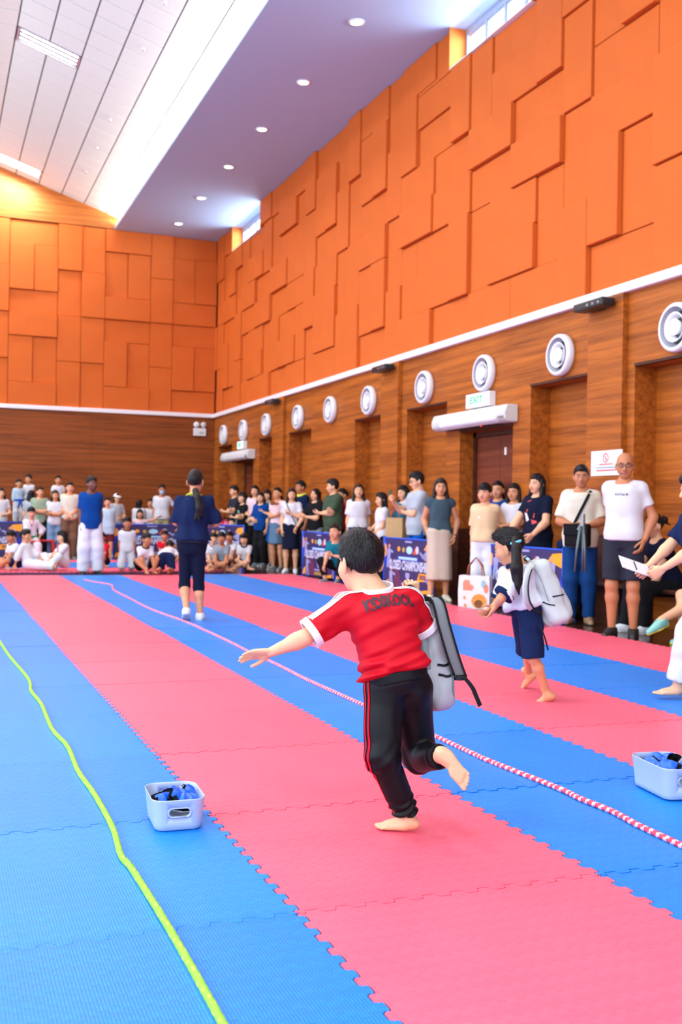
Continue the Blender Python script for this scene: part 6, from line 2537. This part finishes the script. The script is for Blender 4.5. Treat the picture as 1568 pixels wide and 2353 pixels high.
link('body', body_mesh(BJ, dict(torso=btorso, fat=.88, shoe=None), 'light', .0055, .0034), boy)
hair_o = link('hair', shared_mesh('boycut', .0034, hair_mat(HAIR_BLACK), 'hair'), boy)
hair_o.matrix_basis = mat4(hb, BJ['head'], BJ['hs'])

def hair_strands(root, hair_obj, tname, res_, n, length, width, seed, crown=(0, -.035, .128)):
    """short locks lying over the scalp, combed away from the crown"""
    v0, q0_, _ = tpl(tname, res_)
    rs = np.random.RandomState(seed)
    a, b, c, d = (v0[q0_[:, k]] for k in range(4))
    nr = np.cross(c - a, d - b)
    ar = np.linalg.norm(nr, axis=1)
    nr = nr / np.maximum(ar, 1e-12)[:, None]
    cen = (a + b + c + d) / 4
    out = ((cen - V(0, -.01, .02)) * nr).sum(1)
    if np.median(out) < 0:
        nr = -nr
    ok = (cen[:, 2] > -.035) & (((cen - V(0, -.01, .03)) * nr).sum(1) > .05)
    idx = rs.choice(np.flatnonzero(ok), n, p=ar[ok] / ar[ok].sum())
    vs, fs = [], []
    cr = V(crown)
    for i in idx:
        p, nn = cen[i], nr[i]
        t = p - cr
        t = t - nn * (t @ nn)
        t = unit(t + rs.normal(size=3) * .25 * max(np.linalg.norm(t), .02))
        s = unit(np.cross(nn, t))
        L = length * rs.uniform(.6, 1.2) * (1.0 if p[2] > .05 else .55)
        lift = rs.uniform(.05, .22)
        k = len(vs)
        w = width * rs.uniform(.6, 1.2)
        for u, ww, up_ in ((0, 1.0, .0003), (.5, .9, lift * .5), (1, .15, lift * .7)):
            m = p + t * L * u + nn * (.0006 + L * up_ * (u if u else 0))
            vs += [m - s * w * ww, m + s * w * ww]
        fs += [(k, k + 1, k + 3, k + 2), (k + 2, k + 3, k + 5, k + 4)]
    o = MB().add(vs, fs).obj('hair_strands', hair_mat(HAIR_BLACK), hair_obj, smooth=True)
    return tag(o, kind='stuff')


hair_strands(boy, hair_o, 'boycut', .0034, 2600, .026, .0011, 3)

# red tee: hollow cloth with room round the waist, bloused over the band
r_ = limb_radii(BJ, 1.02)
H_ = BH
g_ = .021


def boy_shirt_field(gr=0.0):
    ss = [(t, a * H_ + g_ + gr + (.012 if .1 < t < .35 else 0), b * H_ + g_ + gr + (.010 if .1 < t < .35 else 0)) for t, a, b in btorso if t < .95]
    ss = [(.02, .088 * H_ + gr, .072 * H_ + gr), (.10, .092 * H_ + gr + .006, .076 * H_ + gr + .006)] + [s for s in ss if s[0] > .13]
    fs = [loft(BJ['pel'], BJ['neck'], BJ['rt'], ss, 0, 2.4)]
    for n, fr in (('L', .84), ('R', .84)):
        s, e = BJ['sh' + n], BJ['el' + n]
        fs.append(cone(BJ['neck'] - BJ['up'] * .02 * H_, s, .040 * H_ + gr, .042 * H_ + gr))
        end = s + (e - s) * fr
        fs.append(plane_cut(cone(s, end + (e - s) * .06, .050 * H_ + gr, .047 * H_ + gr), end, e - s))
    f = union(fs, .035 * H_)
    return f


def boy_folds(f):
    pel, up, rt, fw = BJ['pel'], BJ['up'], BJ['rt'], BJ['fw']
    L = np.linalg.norm(BJ['neck'] - pel)

    def g(p):
        q = p - pel
        t = (q @ up) / L
        x = (q @ rt) / H_
        a = np.exp(-((t - .22) / .16) ** 2) * .0065 + .0018
        n = np.sin(t * 34 + x * 16 + 1.5 * np.sin(x * 22 + t * 8)) + .6 * np.sin(t * 58 - x * 40 + 2)
        b = np.exp(-((t - .62) / .25) ** 2) * .0035
        n2 = np.sin((t * 1.0 - x * 1.6) * 30 + 1.2 * np.sin(x * 15))
        return f(p) - a * n - b * n2
    return g


shell = boy_folds(boy_shirt_field())
ncen = BJ['neck'] + BJ['up'] * .006 - BJ['fw'] * .004
nk = cone(ncen - BJ['up'] * .004, ncen + BJ['up'] * .25, .051 * H_, .066 * H_)
hemp = BJ['pel'] + BJ['up'] * .075 * np.linalg.norm(BJ['neck'] - BJ['pel'])
lo_b, hi_b = bounds(BJ, ['pel', 'neck', 'shL', 'shR', 'elL', 'elR', 'hipL', 'hipR'], .12)
inner = inflate(boy_shirt_field(-.010), 0)


def boy_shirt(p):
    d = shell(p)
    d = np.maximum(d, -nk(p))
    for n in 'LR':            # open sleeve ends
        s, e = BJ['sh' + n], BJ['el' + n]
        d = np.maximum(d, -cone(s + (e - s) * .72, s + (e - s) * 1.1, .037 * H_, .040 * H_)(p))
    return np.maximum(d, -((p - hemp) @ BJ['up']))


v, q = surface_nets(boy_shirt, lo_b, hi_b, .0046)
tee_red = NT('red_jersey')
co = tee_red.coords('Object')
tee_red.l(tee_red.mix(tee_red.noise(co, 7, 3), srgb(176, 4, 26), srgb(204, 10, 36)), tee_red.b.inputs['Base Color'])
tee_red.b.inputs['Roughness'].default_value = .62
tee_red.b.inputs['Specular IOR Level'].default_value = .18
tee_red.bump(tee_red.noise(co, 520, 2), .12, .0012)
shirt_o = link('shirt', np_mesh('shirt', v, q, tee_red.m), boy)
white_rib = fabric('white_rib', srgb(238, 238, 244))
st = bvh_of(shirt_o)
# white collar and cuffs
ck = inflate(shell, .0035)
cf = lambda p: np.maximum(np.maximum(ck(p), -cone(ncen - BJ['up'] * .004, ncen + BJ['up'] * .25, .0495 * H_, .0645 * H_)(p)), cone(ncen - BJ['up'] * .03, ncen + BJ['up'] * .25, .060 * H_, .085 * H_)(p))
colr_f = lambda p: np.maximum(np.maximum(inflate(nk, .0075)(p), -inflate(nk, -.001)(p)), np.maximum((p - (BJ['neck'] + BJ['up'] * .030)) @ unit(BJ['up'] - .45 * BJ['fw']), -shell(p) - .012))
v, q = surface_nets(colr_f, BJ['neck'] - .12, BJ['neck'] + .12, .0030)
link('collar', np_mesh('collar', v, q, white_rib), boy)
for n in 'LR':
    s, e = BJ['sh' + n], BJ['el' + n]
    d = unit(e - s)
    end = s + (e - s) * .84
    c0, c1 = end - d * .017, end + d * .010
    cuff = lambda p, c0=c0, c1=c1, d=d: np.maximum(np.maximum(cone(c0 - d * .05, c1 + d * .05, .0545 * H_, .0535 * H_)(p), -cone(c0 - d * .05, c1 + d * .05, .043 * H_, .042 * H_)(p)), np.maximum((p - c1) @ d, -((p - c0) @ d)))
    v, q = surface_nets(cuff, np.minimum(c0, c1) - .08, np.maximum(c0, c1) + .08, .0030)
    link('cuff', np_mesh('cuff', v, q, white_rib), boy)
# white stripes from the neck down both sleeves
for n in 'LR':
    s, e = BJ['sh' + n], BJ['el' + n]
    side = BJ['up'] * .9 + (BJ['rt'] if n == 'R' else -BJ['rt']) * .25 if n == 'R' else BJ['up']
    for k, off in enumerate((-.024, -.004, .016)):
        back = -BJ['fw'] * (.030 - off)
        p0 = BJ['neck'] + (s - BJ['neck']) * .30 + BJ['up'] * .06 + back * .9
        p1 = s + BJ['up'] * .06 + back
        if n == 'L':
            p2 = s + (e - s) * .45 + unit(BJ['up'] - BJ['rt'] * .3) * .06 + back
            p3 = s + (e - s) * .80 + unit(BJ['up'] - BJ['rt'] * .3) * .06 + back
        else:
            p2 = s + (e - s) * .45 + BJ['rt'] * .07 + back
            p3 = s + (e - s) * .80 + BJ['rt'] * .07 + back
        ribbon(boy, 'shoulder_stripe', st, [p0, p1, p2, p3], .011, white_rib, .0022)
# lettering printed on the back
tx = text_mesh('KiDSKOOL', .07, 0, .0035)
bmx = bmesh.new()
bmx.from_mesh(tx)
bmesh.ops.remove_doubles(bmx, verts=bmx.verts, dist=1e-5)
for f_ in [f for f in bmx.faces if f.normal.z < .5]:
    bmx.faces.remove(f_)
bmesh.ops.triangulate(bmx, faces=bmx.faces)
for _ in range(2):
    bmesh.ops.subdivide_edges(bmx, edges=[e for e in bmx.edges if e.calc_length() > .006], cuts=1)
xs_ = [v_.co.x for v_ in bmx.verts]
x0_, x1_ = min(xs_), max(xs_)
a_l, a_r = at(829, 1401, 3.86 + BD) - B0, at(945, 1386, 3.9 + BD) - B0
for v_ in bmx.verts:
    u_ = (v_.co.x - x0_) / (x1_ - x0_)
    base = a_l + (a_r - a_l) * u_ + BJ['up'] * (.010 * math.sin(math.pi * u_) + .0016 * math.sin(u_ * 40))
    p_ = base + BJ['up'] * v_.co.y * .80 - BJ['fw'] * .2
    hit = st.ray_cast(Vector(p_), Vector(BJ['fw']))
    v_.co = (hit[0] + hit[1] * .0018) if hit[0] is not None else Vector(p_ + BJ['fw'] * .2)
bmx.to_mesh(tx)
bmx.free()
tx.materials.clear()
tx.materials.append(plain('print_charcoal', srgb(62, 30, 44), .6))
link('lettering', tx, boy)

# black tracksuit bottoms
jersey_black = NT('black_tricot')
co = jersey_black.coords('Object')
jersey_black.l(jersey_black.mix(jersey_black.noise(co, 9, 3), srgb(8, 9, 13), srgb(16, 18, 24)), jersey_black.b.inputs['Base Color'])
jersey_black.b.inputs['Roughness'].default_value = .46
jersey_black.b.inputs['Specular IOR Level'].default_value = .18
jersey_black.bump(jersey_black.noise(co, 600, 2), .1, .001)


def boy_pants_field():
    ss = [(t, a * H_ + .014, b * H_ + .014) for t, a, b in btorso if t < .2]
    pel = loft(BJ['pel'], BJ['neck'], BJ['rt'], ss, 0, 2.3)
    pel = plane_cut(pel, BJ['pel'] + BJ['up'] * .09 * np.linalg.norm(BJ['neck'] - BJ['pel']), BJ['up'])
    buttock = [ellip(BJ['hip' + n] - BJ['fw'] * .020 + BJ['up'] * .0, I3, (.064, .066, .078)) for n in 'LR']
    fs = [pel] + buttock
    for n in 'LR':
        h0, k, a = BJ['hip' + n], BJ['kn' + n], BJ['an' + n]
        end = k + (a - k) * (.97 if n == 'L' else .84)
        fs.append(cone(h0, k, .074, .062))
        fs.append(plane_cut(cone(k, end + (a - k) * .04, .059, .040), end, a - k))
    f = union(fs, .018)

    def g(p):
        n = 0
        for m_, amp in (('L', 1.0), ('R', .7)):
            k, a = BJ['kn' + m_], BJ['an' + m_]
            d = unit(a - k)
            L = np.linalg.norm(a - k)
            t = ((p - k) @ d) / L
            near = np.exp(-(np.linalg.norm(p - (k + np.clip(t, 0, 1)[:, None] * d * L), axis=1) / .09) ** 2)
            bunch = np.exp(-((t - .88) / .16) ** 2) * (1.0 if m_ == 'L' else .4)
            n = n + near * bunch * .0085 * np.sin(t * 52 + 1.4 * np.sin(p @ V(60, 20, 10)))
            kneef = np.exp(-((t - .02) / .2) ** 2)
            n = n + near * kneef * .005 * np.sin(t * 30 + p @ V(35, 10, 20))
        n = n + .0022 * np.sin(p @ V(26, 14, 9) + 1.5 * np.sin(p @ V(8, 20, 24)))
        return f(p) - n
    return g


pf = boy_pants_field()
lo_p, hi_p = bounds(BJ, ['pel', 'hipL', 'hipR', 'knL', 'knR', 'anL', 'anR'], .12)
v, q = surface_nets(pf, lo_p, hi_p, .0046)
pants_o = link('trousers', np_mesh('trousers', v, q, jersey_black.m), boy)
pt_ = bvh_of(pants_o)
wc = BJ['pel'] + BJ['up'] * .078 * np.linalg.norm(BJ['neck'] - BJ['pel'])
_wl = loft(BJ['pel'], BJ['neck'], BJ['rt'], [(t, a * H_ + .020, b * H_ + .020) for t, a, b in btorso if t < .45], 0, 2.3)
wf = lambda p: np.maximum(_wl(p) - .0012 * np.sin((p @ BJ['rt']) * 700), np.abs((p - wc) @ BJ['up']) - .019)
v, q = surface_nets(wf, wc - .16, wc + .16, .0044)
link('waistband', np_mesh('waistband', v, q, jersey_black.m), boy)
red_stripe = fabric('red_stripe', srgb(226, 16, 44))
hl, kl, al = BJ['hipL'], BJ['knL'], BJ['anL']
for off in (-.016, .012):
    o_ = -BJ['fw'] * (off + .028)
    path = [hl + BJ['up'] * .045 - BJ['rt'] * .075 + o_, hl - BJ['rt'] * .10 + o_ - BJ['up'] * .03, hl + (kl - hl) * .5 - BJ['rt'] * .09 + o_, kl - BJ['rt'] * .08 + o_, kl + (al - kl) * .5 - RT * .06 + o_ * .7, kl + (al - kl) * .86 - RT * .05 + o_ * .5, kl + (al - kl) * .96 - RT * .045 + o_ * .6]
    ribbon(boy, 'side_stripe', pt_, path, .0085, red_stripe, .002)
cr = BJ['anR'] + (BJ['knR'] - BJ['anR']) * .17

# ---------------- grey school backpack swung by its top loop
bag_grey = NT('backpack_grey')
co = bag_grey.coords('Object')
bag_grey.l(bag_grey.mix(bag_grey.noise(co, 6, 3), srgb(150, 158, 166), srgb(178, 186, 194)), bag_grey.b.inputs['Base Color'])
bag_grey.b.inputs['Roughness'].default_value = .6
bag_grey.bump(bag_grey.noise(co, 420, 2), .2, .0015)
bag_mid = fabric('backpack_side_grey', srgb(134, 148, 152))
bag_dark = fabric('backpack_strap_mesh', srgb(120, 126, 130))
webbing = fabric('webbing_black', srgb(34, 36, 40))


def box_field(c, R, hx, hy, hz, rad, taper=0.0):
    c = V(c)

    def f(p):
        q = (p - c) @ R
        s = 1 - taper * np.clip(q[:, 2] / hz, -1, 1)
        d = np.abs(q) - np.stack([hx * s - rad, hy * s - rad, np.full(len(q), hz - rad)], 1)
        return np.linalg.norm(np.maximum(d, 0), axis=1) + np.minimum(d.max(1), 0) - rad
    return f


def strip(root, name, path, side, width, thick, mat, step=.01, bevel_mat=None):
    p = smooth_path(path, step)
    v, f = [], []
    S = Vector(side).normalized()
    n = len(p)
    for i, a in enumerate(p):
        t = (p[min(i + 1, n - 1)] - p[max(i - 1, 0)]).normalized()
        s = (S - t * S.dot(t)).normalized()
        nn = t.cross(s)
        w = width[0] + (width[1] - width[0]) * i / (n - 1) if isinstance(width, tuple) else width
        for a_, b_ in ((-1, -.5), (-.8, -1), (.8, -1), (1, -.5), (1, .5), (.8, 1), (-.8, 1), (-1, .5)):
            v.append(a + s * w * .5 * a_ + nn * thick * .5 * b_)
    for i in range(n - 1):
        for k in range(8):
            f.append((i * 8 + k, i * 8 + (k + 1) % 8, (i + 1) * 8 + (k + 1) % 8, (i + 1) * 8 + k))
    f += [tuple(range(7, -1, -1)), tuple((n - 1) * 8 + k for k in range(8))]
    return MB().add(v, f).obj(name, mat, root, smooth=True)


K0 = np.array(at(990, 1640, 4.02 + BD))
pack = empty('backpack', K0)
tag(pack, 'grey school backpack swinging from the hand of the child in red tee', 'backpack')
rel = lambda px, py, d: at(px, py, d + BD) - K0
bt, bb = rel(966, 1382, 4.10), rel(994, 1634, 4.02)
bz = unit(bt - bb)
bx = unit(RT * .55 - FWD * .84 - bz * ((RT * .55 - FWD * .84) @ bz))
by = np.cross(bz, bx)
BR = frame_cols(bx, by, bz)
bc = (bt + bb) / 2
main = box_field(bc, BR, .102, .050, np.linalg.norm(bt - bb) / 2, .045, .10)
pocket = box_field(bc - bz * .07 + by * -.055 + bx * 0, BR, .085, .030, .095, .028, .06)
pocket2 = box_field(bc - bz * .07 + by * .045, BR, .082, .018, .10, .016, .0)
fb = folds(union([main, pocket], .012), .0035, 38, 4)
v, q = surface_nets(fb, bc - .26, bc + .26, .007)
link('sack', np_mesh('sack', v, q, bag_grey.m), pack)
kt = bvh_of(find_child(pack, 'sack'))
for zz, w in ((.045, .11), (-.03, .09)):
    for sg in (1, -1):
        ribbon(pack, 'zip', kt, [Vector(bc + bx * w * -1 + bz * zz + by * .12 * sg), Vector(bc + bz * (zz - .01) + by * .12 * sg), Vector(bc + bx * w + bz * zz + by * .12 * sg)], .010, webbing, .003)
ribbon(pack, 'piping', kt, [Vector(bc + bx * .14 + bz * .15 + by * .03), Vector(bc + bx * .13 + by * .035), Vector(bc + bx * .15 - bz * .15 + by * .03)], .008, bag_mid, .003)
bk = box_field(bc - by * .060 + bz * .05, BR, .085, .016, .11, .014, .05)
v, q = surface_nets(bk, bc - .26, bc + .26, .007)
link('back_panel', np_mesh('back_panel', v, q, bag_mid), pack)
for zz in (-.035, -.075):
    ribbon(pack, 'zip', kt, [Vector(bc + bx * .13 + bz * zz - by * .045), Vector(bc + bx * .14 + bz * (zz - .006)), Vector(bc + bx * .13 + bz * (zz + .004) + by * .045)], .009, webbing, .003)
for yy in (.036,):
    ribbon(pack, 'piping', kt, [Vector(bc + bx * .13 + bz * .17 + by * yy), Vector(bc + bx * .14 + by * yy * 1.1), Vector(bc + bx * .13 - bz * .16 + by * yy)], .006, bag_mid, .0025)
strip(pack, 'shoulder_strap', [rel(983, 1376, 4.02), rel(1006, 1384, 3.98), rel(1022, 1440, 3.96), rel(1042, 1508, 3.96), rel(1058, 1552, 3.97)], RT + FWD * .1, (.040, .042), .014, bag_dark)
for sg in (-1, 1):
    strip(pack, 'strap_edge', [rel(983 + 13 * sg, 1376, 4.018), rel(1006 + 13 * sg, 1384 - 2, 3.976), rel(1022 + 13.5 * sg, 1440, 3.955), rel(1042 + 13.5 * sg, 1508, 3.955), rel(1058 + 13 * sg, 1552, 3.965)], RT, .007, .017, webbing)
MB().box(-.022, .022, -.006, .006, -.010, .010).obj('buckle', M['black'], pack, loc=tuple(rel(1061, 1557, 3.965)), bevel=.003)
strip(pack, 'webbing', [rel(1060, 1556, 3.97), rel(1070, 1560, 3.96), rel(1086, 1580, 3.95), rel(1094, 1598, 3.95), rel(1104, 1622, 3.95)], RT * .8 + FWD * .6, .020, .003, webbing)
strip(pack, 'webbing', [rel(1058, 1552, 3.97), rel(1040, 1560, 4.0), rel(1015, 1572, 4.04)], UPV, .018, .003, webbing)
strip(pack, 'carry_loop', [rel(972, 1386, 4.09), rel(966, 1366, 4.02), rel(955, 1352, 4.00), rel(943, 1346, 4.01), rel(936, 1352, 4.05), rel(944, 1366, 4.12), rel(964, 1384, 4.15)], FWD + RT * .2, .020, .006, webbing)

# ---------------- the coach walking away
C0 = np.array(floor_at(452, 1427, MT))
dC = 10.72
cp = dict(pel=(441, 1262, dC), neck=(447, 1139, dC), shL=(415, 1152, dC - .02), shR=(480, 1152, dC + .02), elL=(405, 1200, dC + .03), wrL=(424, 1206, dC + .22), elR=(497, 1202, dC + .05), wrR=(472, 1208, dC + .24),
          hipL=(427, 1270, dC), hipR=(456, 1270, dC), knL=(424, 1345, dC + .05), anL=(429, 1402, dC - .12), knR=(457, 1350, dC + .05), anR=(460, 1411, dC + .0), head=(449, 1107, dC + .02))
hc = head_axes(FWD + RT * .08, UPV)
CJ = posed(C0, 1.53, 'adult', cp, dict(hs=.98, hR=hc, hkL='hand_relaxed', hkR='hand_relaxed', fdL=unit(FWD * .85 - UPV * .5 - RT * .1), fuL=unit(UPV * .85 + FWD * .5), fdR=unit(FWD + RT * .12), fuR=UPV.copy()))
pf_pose = dict(res=.0125, hres=.005)
coach, _ = person('coach in navy tee and leggings with long ponytail, walking away on the blue strip', tuple(C0), 1.53, 0, torso=[(t, a * 1.05, b * 1.05) for t, a, b in TORSO_F], top=top('navy', sleeve=1.0, hem=.17, loose=.022, sleeve_loose=1.9, flare=.02, fold=.006),
                  bottom=dict(mat=C['deepnavy'], name='leggings', thigh=1.0, cuff=1.0, length=.86, loose=.002, rise=.22, fold=.0008), shoe=SHOE['white'], hair='tied', tone='mid', joints=CJ, fat=.86,
                  extras=[band(.17, .05, C['charcoal'], 'waist_pouch', grow=.022), collar(plain('lime_lanyard', srgb(170, 200, 40), .6), .008, 'lanyard', .052)], **pf_pose)

def ponytail(root, base, segs, freq=90):
    f = strands([(at(*a) - base, at(*b) - base, ra, rb) for a, b, ra, rb in segs])
    g = wavy(f, .0028, freq)
    pts = np.array([at(*s_[k]) - base for s_ in segs for k in (0, 1)])
    v, q = surface_nets(g, pts.min(0) - .05, pts.max(0) + .05, .006)
    return link('ponytail', np_mesh('ponytail', v, q, hair_mat(HAIR_BLACK)), root)


ponytail(coach, C0, [((449, 1127, dC - .10), (455, 1143, dC - .15), .030, .034), ((455, 1143, dC - .15), (459, 1168, dC - .16), .034, .042), ((459, 1168, dC - .16), (449, 1192, dC - .17), .040, .014),
                     ((458, 1165, dC - .16), (457, 1197, dC - .17), .034, .010), ((460, 1163, dC - .15), (466, 1186, dC - .16), .030, .010)])

# ---------------- the girl running with her backpack
G0 = np.array(floor_at(1245, 1612, MT))
dG = 6.40
gp = dict(pel=(1211, 1402, dG), neck=(1186, 1302, dG + .02), shL=(1163, 1318, dG + .10), shR=(1206, 1312, dG - .10), elL=(1152, 1376, dG + .12), wrL=(1128, 1398, dG + .0), elR=(1154, 1372, dG - .16), wrR=(1138, 1396, dG - .10),
          hipL=(1203, 1410, dG + .06), hipR=(1218, 1410, dG - .06), knL=(1212, 1495, dG + .25), anL=(1214, 1548, dG + .42), knR=(1226, 1512, dG - .08), anR=(1257, 1592, dG - .02), head=(1171, 1257, dG + .02))
hg = head_axes(-RT * .80 + FWD * .58 - UPV * .28, UPV * .95 - RT * .25)
GJ = posed(G0, 1.17, 'kid', gp, dict(hs=.93, hR=hg, hkL='hand_relaxed', hkR='hand_relaxed', fdR=unit(-RT * .85 + FWD * .18 - UPV * .36), fuR=unit(UPV * .8 - RT * .35), fdL=unit(-RT * .55 + FWD * .5 - UPV * .6), fuL=unit(UPV * .7 - RT * .5)))
GJ['fw'] = unit(np.cross(GJ['up'], GJ['rt']))
girl, _ = person('barefoot running child with dark ponytail, white shirt, navy shorts and pale backpack', tuple(G0), 1.17, 0, prop='kid', torso=TORSO_F, top=top('white', sleeve=.92, hem=.04, loose=.030, sleeve_loose=2.4, fold=.006), bottom=dict(mat=C['navy'], kind='shorts', length=.50, thigh=1.5, cuff=1.75, loose=.008),
                 hair='tied', tone='mid', joints=GJ, res=.009, hres=.0045, fat=.70, extras=[collar(C['navy'], .016)])
for n in 'LR':
    s, e = GJ['sh' + n], GJ['el' + n]
    c_ = s + (e - s) * .90
    d_ = unit(e - s)
    ri = limb_radii(GJ, .70)['el'] * 2.4 + .010
    MB().tube([c_ - d_ * .012, c_ + d_ * .012], ri, 20).obj('cuff', C['navy'], girl, smooth=True)
ponytail(girl, G0, [((1184, 1240, dG - .07), (1187, 1262, dG - .13), .024, .027), ((1187, 1262, dG - .13), (1187, 1305, dG - .17), .028, .034), ((1187, 1305, dG - .17), (1191, 1345, dG - .18), .034, .018), ((1191, 1345, dG - .18), (1194, 1366, dG - .17), .016, .005),
                    ((1185, 1300, dG - .17), (1181, 1335, dG - .17), .024, .007), ((1190, 1300, dG - .17), (1202, 1340, dG - .19), .020, .006)], 110)
hair_strands(girl, find_child(girl, 'hair'), 'tied', .0045, 1500, .034, .0012, 5, (0, .10, .05))
tc_ = at(1186, 1246, dG - .09) - G0
MB().tube([tc_ + unit(FWD) * .026 * math.cos(a) + unit(RT * .9 + UPV * .3) * .028 * math.sin(a) for a in [2 * math.pi * k / 12 for k in range(13)]], .009, 6).obj('hair_tie', plain('cyan_tie', srgb(110, 206, 232), .4), girl, smooth=True)

q0 = at(1262, 1440, dG - .1)
gpk = empty('backpack', q0)
tag(gpk, 'pale grey backpack worn by the running child with the ponytail', 'backpack')
relg = lambda px, py, d: at(px, py, d) - q0
gz = unit(relg(1219, 1292, dG) - relg(1262, 1432, dG - .02))
gx = unit(FWD * .88 - RT * .35 - gz * ((FWD * .88 - RT * .35) @ gz))
gy = np.cross(gz, gx)
GR = frame_cols(gx, gy, gz)
gc = relg(1249, 1362, dG - .01)
pm = box_field(gc, GR, .135, .070, .205, .055, .12)
po = box_field(gc - gz * .085 + gy * (-.062 if (gy @ RT) < 0 else .062), GR, .11, .045, .105, .04, .05)
fg = folds(union([pm, po], .015), .005, 34, 8)
v, q = surface_nets(fg, gc - .34, gc + .34, .010)
gb_mat = NT('backpack_pale')
gb_mat.l(gb_mat.mix(gb_mat.noise(gb_mat.coords('Object'), 6, 3), srgb(174, 184, 186), srgb(200, 208, 208)), gb_mat.b.inputs['Base Color'])
gb_mat.b.inputs['Roughness'].default_value = .6
link('sack', np_mesh('sack', v, q, gb_mat.m), gpk)
gt = bvh_of(find_child(gpk, 'sack'))
sg = RT - FWD * .5
for pts_ in ([(1248, 1383), (1262, 1389), (1276, 1391)], [(1270, 1371), (1283, 1369), (1296, 1366)], [(1226, 1300), (1243, 1330), (1262, 1382)]):
    path = []
    for px, py in pts_:
        o_ = np.array(CAM) - q0
        hit = gt.ray_cast(Vector(o_), Vector(ray(px, py)))
        if hit[0] is not None:
            path.append(hit[0])
    if len(path) == 3:
        ribbon(gpk, 'zip', gt, path, .008 if pts_[0][0] != 1226 else .004, webbing if pts_[0][0] != 1226 else bag_mid, .003)
strip(gpk, 'shoulder_strap', [relg(1224, 1296, dG - .14), relg(1213, 1318, dG - .24), relg(1208, 1352, dG - .27), relg(1212, 1382, dG - .25), relg(1222, 1398, dG - .2)], RT * .6 + FWD * .3, .040, .014, gb_mat.m)
strip(gpk, 'strap_edge', [relg(1229, 1299, dG - .14), relg(1219, 1320, dG - .243), relg(1214.5, 1352, dG - .273), relg(1218.5, 1381, dG - .253), relg(1227, 1396, dG - .203)], RT, .007, .017, webbing)
strip(gpk, 'shoulder_strap', [relg(1215, 1288, dG + .1), relg(1190, 1300, dG + .06), relg(1180, 1330, dG + .16)], FWD, .04, .014, gb_mat.m)
strip(gpk, 'webbing', [relg(1222, 1398, dG - .2), relg(1234, 1405, dG - .18), relg(1246, 1412, dG - .14)], UPV, .018, .004, webbing)
strip(gpk, 'webbing', [relg(1240, 1436, dG - .16), relg(1246, 1448, dG - .17), relg(1254, 1470, dG - .17), relg(1260, 1494, dG - .16)], RT, .010, .003, webbing)
strip(gpk, 'carry_loop', [relg(1212, 1290, dG - .04), relg(1206, 1283, dG - .0), relg(1214, 1279, dG + .02), relg(1222, 1286, dG + .0)], FWD, .02, .006, webbing)
